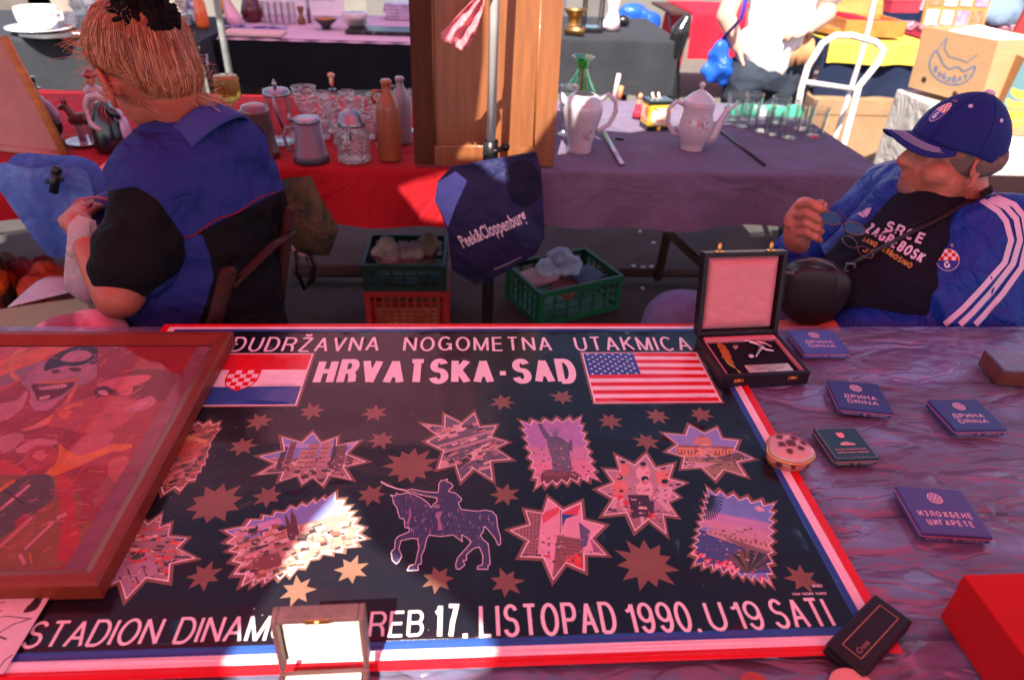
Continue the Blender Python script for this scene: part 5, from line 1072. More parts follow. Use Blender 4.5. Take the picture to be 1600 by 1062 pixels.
q = MB(); q.lathe([(.035, 0), (.028, .05), (.022, .09), (.03, .12), (.026, .13), (.01, .14)], n=20); q.build('gown', m_wht, t); q = MB(); q.ell(X(0, .155), (.014, .014, .017)); q.build('head', MC['orange_skin_glaze'], t); q = MB(); q.ell(X(.004, .172), (.026, .024, .012)); q.ell(X(.004, .182), (.015, .015, .012)); q.build('hat', mat('maroon_glaze', (.25, .02, .03), .35, coat=.4), t)
p = base_at(180, 233); t = thing('figurine', 'tall penguin shaped jug with glossy black body and white curved beak handle', 'figurine', p)
q = MB(); q.lathe([(.05, 0), (.055, .01), (.052, .05), (.042, .1), (.028, .13), (.02, .142), (.0005, .146)], n=30, flute=(14, .03)); q.build('body', m_blk, t)
q = MB(); q.tube([X(.012, .14), X(-.012, .162), X(-.036, .155), (-.05, 0, .13), (-.048, 0, .1), (-.03, -.03, .085), (.0, -.048, .07)], [.008, .009, .01, .01, .011, .012, .008], 12); q.build('beak_handle', m_wht, t)
q = MB(); q.ell((.052, -.01, .06), (.014, .02, .045)); q.ell((.04, -.01, .105), (.016, .016, .02)); q.build('side_panel', mat('lilac_glaze', (.45, .35, .5), .3, coat=.5), t); q = MB(); q.tube([(.02, -.02, .135), (.04, -.03, .12), (.052, -.03, .1)], [.01, .012, .006], 8); q.build('wing', m_blk, t)
# crumpled tissue
q = MB(); p = base_at(192, 262, .757)
q.grid(lambda u, v: V((p.x-.07+.15*u, p.y-.03+.09*v, .756+.022*max(0, math.sin(u*PI)*math.sin(v*PI))*(1+1.4*nz(u*6, v*6, 2)))), 30, 20); tag(q.build('tissue_paper', mat('salmon_tissue', (.7, .25, .2), .7, var=.2, wrinkle=.5, ws=25)), 'crumpled salmon tissue paper on the red cloth behind the blue bag', 'paper')
# --- back of a canvas, left
m_canv = mat('canvas_back', (.42, .2, .17), .9, var=.12, vs=12, bump=.2, bs=500); m_str = mat('stretcher_pine', (.4, .17, .05), .6, var=.3, stretch=(1, 1, 8))
A = at(103, 243, z=.762); B_ = at(0, 45, Y=A.y+.08); X_ = V((-1, .25, 0)).normalized()
t = thing('stretched_canvas', 'back of a stretched canvas leaning at the left edge of the picture', 'canvas', A)
up = (B_-A); up = up.normalized(); Lc = .34; Wc = .3
def bar(a, b, w_, nm, m_):
    q = MB(); q.tube([a, b], w_, 4); q.build(nm, m_, t, True)
bar(A, A+up*Lc, .013, 'stretcher_bar', m_str); bar(A, A+X_*Wc, .013, 'stretcher_bar', m_canv)
q = MB(); q.add([A, A+up*Lc, A+up*Lc+X_*Wc, A+X_*Wc], [[0, 1, 2, 3]]); q.build('canvas', m_canv, t, True, thick=.004)
q = MB()
for s_ in (.045, .06): q.tube([A+up*s_+X_*s_, A+up*(Lc-.02)+X_*s_], .0015, 6); q.tube([A+up*s_+X_*s_, A+up*s_+X_*.3], .0015, 6)
q.build('folded_edge', m_canv, t, True)

# --- blue plastic bag hanging at the left table end
m_bpl = mat('blue_thin_plastic', (.1, .2, .55), .3, var=.2, vs=9, translucent=.35, wrinkle=.7, ws=9, coat=.2)
BYb = 1.86; out = [(2, 262), (20, 246), (75, 250), (110, 250), (145, 262), (158, 292), (160, 330), (135, 380), (102, 395), (78, 375), (45, 325), (12, 290)]
pts = [(lambda p: (p.x, p.z))(at(x, y, Y=BYb)) for x, y in cr(out, 3)]
vs2, fs2, _ = paint([(pts, (1, 1, 1))], .012); c = at(90, 310, Y=BYb); q = MB()
def bulge(x, z): return .07*max(0, 1-((x-c.x)/.17)**2-((z-c.z)/.2)**2)**.5
q.add([(x, BYb-bulge(x, z)-.035*nz(x*11, z*5, 3)-.012*nz(x*34, z*12, 8), z) for x, z in vs2], fs2, True); q.add([(x, BYb+.004+bulge(x, z)*.6, z) for x, z in vs2], fs2, True)
t = thing('plastic_bag', 'crumpled sky blue plastic bag hanging from the left end of the red table', 'bag', (c.x, BYb, 0)); q.build('bag_skin', m_bpl, t, True)
q = MB(); q.tube([at(88, 268, Y=1.77), at(84, 300, Y=1.77)], .012, 8); q.tube([at(72, 284, Y=1.77), at(98, 280, Y=1.77)], .006, 8); q.ell(at(88, 266, Y=1.765), (.014, .01, .012)); q.build('black_clamp', MC['black_plastic'], t, True)

# ================================================================== mauve side of the table
m_porc = mat('white_porcelain', (.5, .44, .48), .14, var=.04, coat=.6)
def flowers(lays, cx, cy, s, seed, cols=((.5, .1, .15), (.55, .2, .25), (.1, .16, .14))):
    rr = random.Random(seed)
    for k in range(16):
        x, y = cx+rr.gauss(0, s*.42), cy+rr.gauss(0, s*.28); r = s*rr.uniform(.07, .18); lays.append((circ(x, y, r, 9, r*.8), rr.choice(cols)))
    for k in range(7): x, y = cx+rr.gauss(0, s*.5), cy+rr.gauss(0, s*.4); lays.append((seg((x, y), (x+s*rr.uniform(-.3, .3), y+s*rr.uniform(-.3, .3)), s*.035), (.08, .12, .1)))
def wrap_on(prof):                  # maps (arc length, height) on a lathe facing the viewer
    def rad(z):
        for (r0, z0), (r1, z1) in zip(prof, prof[1:]):
            if z0 <= z <= z1: return r0+(r1-r0)*(z-z0)/max(1e-6, z1-z0)
        return prof[-1][0]
    return rad
p = base_at(1080, 233); t = thing('teapot', 'white porcelain coffee pot with rose decor, domed lid and long spout', 'teapot', p)
prof = [(.037, 0), (.039, .004), (.036, .009), (.046, .03), (.056, .055), (.058, .075), (.055, .1), (.05, .125), (.053, .15), (.054, .156)]
q = MB(); q.lathe(prof, n=40); q.build('body', m_porc, t)
q = MB(); q.lathe([(.053, .156), (.054, .159), (.047, .166), (.03, .182), (.012, .193), (.005, .197), (.005, .202), (.009, .207), (.01, .213), (.006, .219), (.0005, .221)], n=32); q.build('lid', m_porc, t)
q = MB(); q.tube([(.044, -.005, .03), (.066, -.007, .048), (.078, -.008, .09), (.092, -.01, .13), (.125, -.012, .158)], [.02, .018, .013, .009, .006], 14); q.build('spout', m_porc, t)
q = MB(); q.tube([(-.05, -.002, .148), (-.078, -.003, .158), (-.1, -.003, .135), (-.098, -.003, .09), (-.075, -.003, .055), (-.052, -.002, .045)], .0062, 12, flat=1.3); q.build('handle', m_porc, t)
rad = wrap_on(prof); fl_ = []; flowers(fl_, .004, .095, .03, 4); printed('rose_print', fl_, m_paper, t, lambda x, z: (p.x+(rad(z)+.0007)*math.sin(x/.055), p.y-(rad(z)+.0007)*math.cos(x/.055), p.z+z))
p = base_at(905, 236); t = thing('porcelain_jug', 'white porcelain jug without lid and with a looped handle, next to the cupboard door', 'jug', p)
prof = [(.04, 0), (.041, .004), (.04, .02), (.05, .07), (.062, .115), (.066, .14), (.06, .165), (.045, .18), (.036, .184)]
q = MB(); q.lathe(wall(prof, .004), n=40); q.build('body', m_porc, t); q = MB(); q.tube([(.055, 0, .165), (.078, 0, .185), (.105, 0, .165), (.108, 0, .13), (.09, 0, .09), (.062, 0, .07), (.05, 0, .068)], .006, 12, flat=1.3); q.build('handle', m_porc, t)
q = MB(); q.tube([(-.05, 0, .15), (-.068, 0, .17), (-.075, 0, .185)], [.018, .012, .006], 12); q.build('spout', m_porc, t)
rad2 = wrap_on(prof); fl_ = []; flowers(fl_, .01, .06, .03, 9, ((.4, .2, .25), (.3, .25, .25))); p2 = p; printed('flower_print', fl_, m_paper, t, lambda x, z: (p2.x+(rad2(z)+.0007)*math.sin(x/.055), p2.y-(rad2(z)+.0007)*math.cos(x/.055), p2.z+z))
p = base_at(903, 190); t = thing('glass_vase', 'green glass vase with flared neck behind the white jug', 'vase', p); m_grn = thin_glass('green_glass', (.42, .9, .5), .08)
q = MB(); q.lathe(wall([(r_*1.15, z_*1.28) for r_, z_ in [(.035, 0), (.05, .02), (.06, .05), (.05, .09), (.024, .13), (.017, .15), (.022, .17), (.036, .182)]], .003), n=36, flute=(16, .03)); q.build('body', m_grn, t)
glass_thing('glass_vase', 'clear glass vase between the cupboard door and the green vase', 884, 212, [(.03, 0), (.032, .006), (.012, .02), (.018, .06), (.03, .1), (.026, .15), (.034, .17)], flute=(8, .03), z=T2Z)
# money box tin
p = base_at(1022, 200); t = thing('money_box', 'yellow square money tin with a black slotted lid', 'money box', p, .18); m_yel = mat('yellow_tin', (.72, .42, .03), .3, coat=.3, var=.06); m_bt = mat('black_tin', (.012, .014, .01), .25, coat=.3)
q = MB(); q.box((0, 0, .055), (.088, .075, .08), .006); q.build('body', m_yel, t); q = MB(); q.box((0, 0, .0085), (.09, .077, .017), .003); q.build('base_band', m_bt, t); q = MB(); q.box((0, 0, .1), (.094, .081, .012), .004, rot=(0, 0, 0)); q.build('lid', m_bt, t); q = MB(); q.box((0, .005, .1065), (.034, .008, .0012)); q.build('coin_slot', mat('bare_metal', (.7, .55, .5), .3, metal=.5), t)
q = MB()
for x in (-.012, .012): q.tube([(x, .02, .104), (x, .03, .118), (x, .04, .104)], .005, 8)
q.build('lid_knob', mat('pale_enamel', (.75, .65, .5), .3), t)
ly = [(cr([(-.03, .03), (0, .02), (.032, .035), (.036, .06), (.02, .08), (-.02, .08), (-.036, .06)], 4), (.75, .62, .45)), (seg((-.03, .08), (.0, .07), .004), (.03, .02, .02)), (seg((.03, .08), (.012, .068), .004), (.03, .02, .02)), (rect(-.015, .032, .015, .04), (.6, .2, .2)), (circ(.0, .0085, .008, 12), (.85, .5, .05))]
printed('front_print', ly, m_paper, t, lambda x, z: WM[t] @ V((x, -.0389 if z > .018 else -.0392, z)))
q = MB(); q.box((-.0447, 0, .055), (.0008, .05, .05)); q.build('side_print', mat('orange_white_print', (.75, .6, .5), .4, second=(.6, .15, .03), thr=.5, vs=40), t)
# red doll
p = base_at(996, 186); t = thing('doll', 'small doll in red dress beside the yellow money tin', 'doll', p)
q = MB(); q.chain([((0, 0, .015), .016), ((-.004, 0, .05), .012)]); q.ell((0, 0, .02), (.024, .02, .02)); q.build('dress', mat('bright_red_cloth', (.6, .03, .06), .6, var=.4, vs=50), t, remesh=.003, smooth=2)
q = MB(); q.chain([((-.004, 0, .05), .009), ((-.002, 0, .075), .007)]); q.ell((-.002, -.002, .086), (.011, .011, .013)); q.build('body', mat('doll_skin', (.6, .25, .15), .4), t, remesh=.002, smooth=2); q = MB(); q.ell((-.004, .003, .088), (.013, .012, .015)); q.build('hair', mat('dark_doll_hair', (.04, .01, .01), .6), t)
# rods
def bar2(a, b, r, nm, lb, m_, cat, n=4, z=T2Z):
    A, B = at(*a, z=z+r), at(*b, z=z+r); q = MB(); d = (B-A).normalized()
    q.tube([A, B], r*(1.3 if n == 4 else 1), n); q.tube([B, B+d*.0005], r*.8, n); return tag(q.build(nm, m_), lb, cat)
bar2((944, 208), (972, 256), .007, 'square_tube', 'pale metal square tube lying in front of the white jug handle', mat('brushed_aluminium', (.6, .55, .62), .3, metal=.8, var=.15), 'tube')
bar2((1120, 200), (1195, 258), .0045, 'black_rod', 'thin black rod lying right of the porcelain coffee pot', MC['black_plastic'], 'rod', 10)
A = base_at(958, 158); q = MB(); q.tube([A, A+V((.012, .0, .11))], .009, 14); tag(q.build('plastic_tube', mat('pale_pink_plastic', (.75, .5, .52), .35)), 'pale pink tube standing upright behind the looped jug handle', 'tube')
q = MB(); q.tube([A+V((.03, .03, 0)), A+V((.034, .03, .055))], .011, 14); tag(q.build('candle', mat('orange_wax', (.75, .2, .08), .5)), 'short orange candle beside the upright pink tube', 'candle')
q = MB(); c = base_at(968, 218); q.lathe([(.022, 0), (.022, .0015), (.02, .0015), (.02, 0)], n=28); o = q.build('wire_ring', m_pewter); o.location = c; tag(o, 'thin wire ring lying by the end of the square tube', 'ring')
# green cloth and glasses
q = MB(); c = base_at(1195, 180)
q.grid(lambda u, v: V((c.x-.15+.3*u, c.y-.03+.1*v, T2Z+.002+.03*math.sin(PI*v)*(1+.4*nz(u*5, v*4)))), 40, 14)
tag(q.build('patterned_scarf', mat('green_patterned_cloth', (.06, .5, .3), .7, var=.2, vs=12, second=(.55, .6, .5), thr=.6, wrinkle=.4, ws=14)), 'rolled bright green patterned scarf lying behind the drinking glasses', 'scarf')
tp = [(.027, 0), (.029, .003), (.031, .02), (.036, .098)]
for px, py, s_, lb in [(1145, 188, 1, 'leftmost tumbler beside the coffee pot spout'), (1172, 186, 1, 'tumbler second from the coffee pot spout'), (1157, 198, .95, 'front tumbler between the two nearest the spout'), (1190, 205, 1, 'tumbler with gold speckles in the middle of the right group'), (1213, 192, 1, 'tumbler at the back of the middle of the right group'), (1204, 210, .9, 'front tumbler in the middle of the right group'), (1251, 202, 1.1, 'wide tumbler behind the tall narrow one'), (1270, 213, 1.05, 'rightmost tumbler at the end of the mauve table')]:
    glass_thing('drinking_glass', lb, px, py, [(r*s_, z*s_) for r, z in tp], group='clear tumblers on the mauve cloth', z=T2Z)
glass_thing('drinking_glass', 'tall narrow thick based tumbler nearest the front of the right group', 1233, 216, [(.024, 0), (.027, .004), (.026, .02), (.033, .115)], group='clear tumblers on the mauve cloth', z=T2Z, t=.003)

# ================================================================== under the table
def crate(name, label, c, w_, d, h, rz, m_, nx=9, rows_=4, tall=None):
    t = thing(name, label, 'crate', c, rz); q = MB(); q.box((0, 0, .008), (w_-.02, d-.02, .012), .002); q.build('crate_floor', m_, t)
    for sx, sy, ln, tag_ in ((0, -1, w_, 'side'), (0, 1, w_, 'side'), (-1, 0, d, 'side'), (1, 0, d, 'side')):
        q = MB(); ax = (lambda s_, z, dd: (s_, sy*(d/2-.006), z)) if sx == 0 else (lambda s_, z, dd: (sx*(w_/2-.006), s_, z))
        def bx(s_, z, ls, lz, th=.008): q.box(ax(s_, z, 0), (ls, th, lz) if sx == 0 else (th, ls, lz), 0)
        lw = ln-(.0 if sx == 0 else .026)
        bx(0, h-.012, lw, .024, .012); bx(0, .012, lw, .024, .012)
        for k in range(nx): bx(-lw/2+.012+(lw-.024)*k/(nx-1), h/2, .008 if 0 < k < nx-1 else .022, h-.05)
        for k in range(rows_): bx(0, .04+(h-.08)*(k+.5)/rows_, lw-.03, .005, .006)
        q.build('crate_side', m_, t)
    return t
m_rcr = mat('red_plastic_crate', (.3, .012, .01), .4, var=.15); m_gcr = mat('green_plastic_crate', (.01, .09, .035), .4, var=.2); m_dcr = mat('dark_green_crate', (.006, .02, .012), .45)
g0, g1 = at(583, 508, z=0), at(712, 508, z=0); wc = .31
ctr = V((-.22, 2.42, 0)); rc = crate('red_crate', 'red plastic lattice crate standing under the table, below the dark green one', ctr, .32, .28, .2, .0, m_rcr, 11, 6)
crate('green_crate', 'dark green crate with pale bundles stacked on the red crate', (ctr.x-.005, 2.42, .2), .31, .28, .11, 0, m_dcr, 7, 2)
def bundle(name, label, c, r, m_, seed, n=3):
    q = MB(); rr = random.Random(seed)
    for k in range(n): q.ell((rr.uniform(-.5, .5)*r[0], rr.uniform(-.5, .5)*r[1], r[2]*.5+rr.uniform(0, .3)*r[2]), (r[0]*rr.uniform(.5, .7), r[1]*rr.uniform(.5, .7), r[2]*rr.uniform(.4, .6)), (rr.random(), rr.random(), rr.random()))
    o = q.build(name, m_, remesh=.008, smooth=2, disp=lambda co, no: co+no*(.016*nz(co.x*22, co.y*22, co.z*22+seed)+.006*nz(co.x*60, co.y*60, co.z*60))); o.location = c; return tag(o, label, 'bundle')
m_pap = mat('crumpled_newspaper', (.42, .28, .26), .8, var=.4, vs=16, bump=.4, bs=50, wrinkle=.5, ws=20)
for k, (x, y, rr_, lb) in enumerate([(-.3, 2.4, .07, 'brownish paper bundle in the left of the dark green crate'), (-.2, 2.38, .06, 'pinkish paper bundle in the middle of the dark green crate'), (-.12, 2.42, .07, 'round grey brown bundle in the right of the dark green crate')]): bundle('paper_bundle', lb, (x, y, .23), (rr_, .07, .11), m_pap if k < 2 else mat('brown_pot_wrap', (.22, .14, .12), .8, wrinkle=.4), 11+k)
q = MB(); q.box((-.22, 2.42, .06), (.24, .2, .09), .01); tag(q.build('folded_sacks', mat('ochre_sacking', (.4, .26, .12), .8, var=.5, vs=12)), 'ochre and pale goods seen through the lattice of the red crate', 'goods')
c0 = at(880, 440, z=.1); gc = crate('green_crate', 'bright green crate with open handles and mixed goods, under the mauve cloth', (c0.x, c0.y+.0, 0), .4, .3, .16, math.radians(24), m_gcr, 7, 2)
bundle('plastic_bundle', 'crumpled pale blue and lilac plastic bundle lying in the bright green crate', (c0.x-.02, c0.y+.02, .1), (.1, .09, .1), mat('lilac_plastic', (.4, .42, .6), .4, var=.3, vs=12, wrinkle=.6, ws=18), 31, 4)
for k, (dx, dy, lb, col) in enumerate([(-.11, -.05, 'pink framed tray stuck in the front of the bright green crate', (.55, .35, .38)), (.09, -.03, 'dark blue book lying in the right of the bright green crate', (.05, .08, .18)), (-.0, -.09, 'small dark red book at the front of the bright green crate', (.2, .05, .05))]):
    q = MB(); q.box((0, 0, 0), (.13, .1, .022), .003, rot=(.15, -.1, .4+k*.3)); o = q.build('tray' if k == 0 else 'book', mat('cover_'+['pink', 'blue', 'red'][k], col, .5)); o.location = (c0.x+dx, c0.y+dy, .15-.012*k); tag(o, lb, 'tray' if k == 0 else 'book')
# paper scraps on the asphalt
for k, (px, py) in enumerate([(1021, 379), (1000, 361), (990, 415), (1005, 417), (1018, 416), (1004, 450)]):
    c = at(px, py, z=.006); q = MB(); q.box((0, 0, 0), (.022, .014, .003), .001, rot=(0, 0, k)); o = q.build('paper_scrap', mat('dirty_white_paper', (.55, .52, .5), .8)); o.location = c; tag(o, ['lone paper scrap farthest back on the asphalt under the mauve cloth', 'brightest paper scrap halfway across the asphalt under the mauve cloth', 'left scrap of the row of three beside the green crate', 'middle scrap of the row of three beside the green crate', 'right scrap of the row of three beside the green crate', 'lone scrap nearest the near table, right of the green crate'][k], 'scrap', 'paper scraps on the asphalt')
# ================================================================== people
m_skin = mat('skin', (.37, .105, .065), .48, var=.14, vs=14, sss=.12, bump=.12, bs=160, spec=.4)
m_skinp = mat('rosy_skin', (.45, .145, .1), .45, var=.28, vs=30, sss=.1, bump=.4, bs=70, spec=.4)
def J(x, y, Y): return at(x, y, Y=Y)
def folds(amp, sx, sy, sz, seed=0, a2=.0):
    def f(co, no):
        n = noise.noise(V((co.x*sx+seed, co.y*sy, co.z*sz))); n = (1-abs(n)*2.2)
        return co + no*(amp*n + a2*noise.noise(V((co.x*sx*2.7, co.y*sy*2.7+seed, co.z*sz*2.7))))
    return f
# ---------------------------------------------------------------- woman seen from behind
wo = thing('person', 'woman with reddish blond hair up in a black scrunchie, blue and black vest, seen from behind', 'person', (-.52, 1.45, 0))
wo['label'] = 'woman with blond hair in a black scrunchie, blue vest, sitting with bowed head'
hY = 1.46
hc = J(228, 108, hY)               # centre of the head
fwd = V((-.80, .48, -.36)).normalized(); upv = V((-.3, .2, .93)); side = fwd.cross(upv).normalized(); upv = side.cross(fwd).normalized()
HM = Matrix((fwd, side, upv)).transposed().to_4x4(); HM.translation = hc      # x forward, y to her right, z up
q = MB(); X = lambda *p: HM @ V(p)
q.ell((0, 0, .012), (.098, .076, .1), xf=HM); q.ell((.03, 0, -.05), (.062, .056, .062), xf=HM); q.ell((.045, 0, -.085), (.036, .036, .026), xf=HM); q.ell((.075, 0, .03), (.028, .05, .045), xf=HM)
q.chain([(X(.092, 0, .0), .011), (X(.106, 0, -.028), .013)]); q.ell((.085, 0, -.06), (.02, .028, .016), xf=HM)
for s_ in (-1, 1):
    q.ell((.004, s_*.078, -.02), (.014, .008, .024), xf=HM)
nk = J(318, 215, 1.44)
q.chain([(X(-.045, 0, -.05), .055), (J(292, 190, 1.45), .052), (nk, .058)]); 
# torso under the clothes
hipw = J(300, 560, 1.36); chest = J(300, 330, 1.42)
q.chain([(nk, .06), (chest, .12), (J(300, 460, 1.38), .13), (hipw, .14)])
# left arm: shoulder, elbow, wrist
LS, LE, LW = J(262, 300, 1.33), J(186, 462, 1.2), J(122, 348, 1.36)
q.chain([(LS, .05), (LE, .046), (LE.lerp(LW, .4), .04), (LW, .027)])
def hand(q, w_, dirv, palm_n, curl=.6, s=1, thumb=1, spread=.12):
    """palm, four unequal bent fingers and a thumb; w_ wrist, dirv along the hand, palm_n out of the palm"""
    d = dirv.normalized(); n = (palm_n-d*palm_n.dot(d)).normalized(); sd = d.cross(n)*thumb
    k = w_+d*.082*s
    for i in range(4):
        o = (i-1.5)*.0195*s; q.cap(w_+d*.018*s+sd*o*.65, .0165*s, k+sd*o+d*(-.006*abs(i-1.2))*s, .0115*s, n=10)
    L_ = [.044, .05, .046, .036]
    for i in range(4):
        o = (i-1.5)*.0195*s; p0 = k+sd*o-d*.006*abs(i-1.2)*s; a = curl*(.75+.1*i); p = p0; dd = (d+sd*(i-1.5)*spread).normalized()
        for j, (l_, r_) in enumerate([(L_[i], .0092), (L_[i]*.62, .0082), (L_[i]*.5, .007)]):
            a_j = a*(.75+.95*j); v = dd*math.cos(a_j)+n*math.sin(a_j); p1 = p+v*l_*s; q.cap(p, (r_+.0008)*s, p1, r_*s, n=10); p = p1
    t0 = w_+d*.02*s-sd*.022*s; t1 = w_+d*.052*s-sd*.044*s+n*.014*s; t2_ = w_+d*.082*s-sd*.046*s+n*.03*s; t3 = w_+d*.105*s-sd*.034*s+n*.04*s
    q.cap(t0, .0155*s, t1, .012*s, n=10); q.cap(t1, .0115*s, t2_, .0102*s, n=10); q.cap(t2_, .0102*s, t3, .008*s, n=10)
hd = (J(108, 322, 1.50)-LW); hand(q, LW, hd+V((0, 0, .02)), V((.5, .2, -.9)), .75, .95, 1)
RS_, RE, RW = J(398, 310, 1.5), J(400, 440, 1.6), J(300, 420, 1.78)
q.chain([(RS_, .05), (RE, .042), (RW, .026)])
q.chain([(hipw+V((.0, .06, 0)), .1), (J(150, 540, 1.62), .085)]); q.chain([(hipw+V((0, -.04, 0)), .1), (J(120, 560, 1.42), .085)])
k1, k2 = J(150, 540, 1.62), J(120, 560, 1.42)
q.chain([(k1, .065), (V((k1.x-.02, k1.y+.06, .09)), .045), (V((k1.x-.13, k1.y+.08, .05)), .04)]); q.chain([(k2, .065), (V((k2.x-.02, k2.y+.06, .09)), .045), (V((k2.x-.13, k2.y+.08, .05)), .04)])
q.build('body', m_skin, wo, True, remesh=.0055, smooth=5)
for s_ in (-1, 1):
    E = HM @ Matrix.Translation((.012, s_*.088, -.022)) @ Euler((0, .25, s_*-.5)).to_matrix().to_4x4(); q = MB(); q.ell((-.002, -s_*.004, 0), (.015, .004, .026), xf=E); q.tube([E @ V(p) for p in [(.012, 0, -.006), (.017, 0, .014), (.009, 0, .031), (-.008, 0, .034), (-.019, 0, .019), (-.017, 0, 0), (-.007, 0, -.019), (.003, 0, -.033), (.01, 0, -.028)]], .0048, 8); q.build('ear', m_skin, wo, True)
# clothes: black tee, blue vest, blue trousers
m_navyv = mat('royal_blue_jersey', (.035, .05, .22), .75, var=.12, vs=5, sheen=.25, bump=.12, bs=260, wrinkle=.2, ws=7); m_teeb = mat('black_jersey', (.004, .004, .006), .85, var=.3, vs=6, sheen=.1, bump=.1, bs=250, wrinkle=.35, ws=9)
SL = J(250, 300, 1.34); hem = J(186, 428, 1.235)
q = MB(); q.chain([(LS+V((.0, 0, 0)), .085), (LE.lerp(LS, .42), .074), (LE.lerp(LS, .3), .072)]); q.chain([(RS_, .068), (RE.lerp(RS_, .3), .06)])
q.chain([(J(300, 290, 1.42), .14), (J(322, 400, 1.40), .15), (J(335, 500, 1.37), .155)]); q.ell(J(372, 400, 1.43), (.085, .1, .17))
q.chain([(J(225, 262, 1.42), .055), (J(290, 250, 1.43), .085), (J(360, 240, 1.46), .078), (J(388, 272, 1.5), .058)]); q.chain([(J(290, 250, 1.43), .085), (J(288, 320, 1.38), .125), (J(300, 350, 1.375), .125)]); q.chain([(J(350, 250, 1.46), .08), (J(348, 310, 1.43), .1)])
q.chain([(J(240, 275, 1.37), .08), (J(262, 310, 1.33), .086)]); q.chain([(J(285, 380, 1.375), .11), (J(270, 450, 1.345), .13), (J(285, 540, 1.33), .16)]); q.chain([(J(250, 480, 1.38), .09), (J(215, 530, 1.42), .1)])
m_vest = mat('blue_and_black_jersey', attr=True, rough=.78, var=.1, vs=5, bump=.12, bs=260, wrinkle=1.1, ws=7)
ve = q.build('vest_and_tee', m_vest, wo, True, remesh=.0048, smooth=14, disp=folds(.0105, 8, 8, 11, 6, .004))
def cam_px(p):
    d = p-V((0, 0, CAMZ)); k = FPX/d.dot(_f); return (800+d.dot(_cx)*k, 531-d.dot(_cy)*k)
def colour_by(o, regions, base):
    me = o.data; I = WM[o]; ca = me.color_attributes.new('Col', 'FLOAT_COLOR', 'CORNER'); buf = []
    segs = [(poly[i-1], poly[i]) for poly, _ in regions for i in range(len(poly))]
    for q_ in me.vertices:         # draw the mesh edges onto the seam so that the colour border is clean
        w_ = I @ q_.co; x, y = cam_px(w_); best = None
        for (xa, ya), (xb, yb) in segs:
            if x < min(xa, xb)-4 or x > max(xa, xb)+4 or y < min(ya, yb)-4 or y > max(ya, yb)+4: continue
            dx, dy = xb-xa, yb-ya; t = max(0, min(1, ((x-xa)*dx+(y-ya)*dy)/(dx*dx+dy*dy))); ex, ey = xa+dx*t-x, ya+dy*t-y; dd_ = ex*ex+ey*ey
            if dd_ < 4.4 and (best is None or dd_ < best[0]): best = (dd_, ex, ey)
        if best: q_.co = q_.co+(_cx*best[1]-_cy*best[2])*((w_-V((0, 0, CAMZ))).dot(_f)/FPX)
    fcol = []
    for p in me.polygons:
        c = base; x, y = cam_px(I @ p.center)
        for poly, cc in regions:
            if inside((x, y), poly): c = cc
        fcol += [(*c, 1)]*len(p.vertices)
    for c in fcol: buf += c
    vc = []
    for q_ in []:
        c = base; x, y = cam_px(I @ q_.co)
        for poly, cc in regions:
            if inside((x, y), poly): c = cc
        vc.append((*c, 1))
    ca.data.foreach_set('color', buf)
VB = (.018, .03, .17); BK = (.004, .004, .006)
colour_by(ve, [([(60, 200), (335, 140), (395, 190), (470, 270), (452, 292), (400, 318), (345, 346), (288, 373), (270, 345), (246, 312), (214, 292), (182, 296), (60, 320)], VB),
               ([(286, 372), (316, 366), (328, 400), (334, 432), (322, 475), (300, 530), (90, 560), (120, 500), (160, 468), (228, 462), (280, 425), (290, 400)], VB)], BK)
q = MB(); pvb = bvh_of(ve); eye0 = V((0, 0, CAMZ)); 
def onv(x, y): d = (at(x, y, Y=1.4)-eye0).normalized(); h = pvb.ray_cast(eye0, d, 3); return (h[0] if h[0] is not None else at(x, y, Y=1.4))-d*.0015
q.tube([onv(288+148*t/14, 372-76*t/14+3*math.sin(t)) for t in range(15)], .0016, 6); q.build('piping', mat('dark_red_piping', (.2, .01, .02), .6), wo, True)
# stand-up collar
q = MB(); ax = (J(292, 190, 1.45)-nk).normalized()
def collar(c, ax, r0, r1, h, m_, par, nm='collar', n=40, gap=.0):
    u_ = ax.cross(V((0, 1, 0))).normalized(); v_ = ax.cross(u_)
    q = MB(); q.grid(lambda a, b: c+ax*(h*b+.006*math.sin(a*2*PI))+(u_*math.cos(a*2*PI)+v_*math.sin(a*2*PI))*(r0+(r1-r0)*b+.003*nz(a*6, b, 5)), n, 5); return q.build(nm, m_, par, True, thick=.005)
collar(nk-ax*.03, ax, .092, .074, .055, m_navyv, wo)
# sleeve of the blue under layer at the wrist
q = MB(); q.chain([(J(160, 362, 1.47), .045), (J(175, 335, 1.5), .05), (J(190, 360, 1.5), .04)]); q.build('blue_sleeve', m_navyv, wo, True, remesh=.007, smooth=6, disp=folds(.004, 14, 14, 14, 3))
q = MB(); q.chain([(hipw, .15), (k1, .095)]); q.chain([(hipw, .15), (k2, .095)])
for k_ in (k1, k2): q.chain([(k_, .09), (V((k_.x-.02, k_.y+.06, .1)), .06)])
q.build('trousers', mat('blue_trousers', (.03, .05, .17), .8, var=.2, wrinkle=.4), wo, True, remesh=.012, smooth=6)
for k_ in (k1, k2):
    q = MB(); q.chain([(V((k_.x-.02, k_.y+.06, .045)), .045), (V((k_.x-.15, k_.y+.09, .035)), .036)]); q.build('shoe', mat('dark_shoe', (.03, .02, .02), .6), wo, True, remesh=.008, smooth=3)
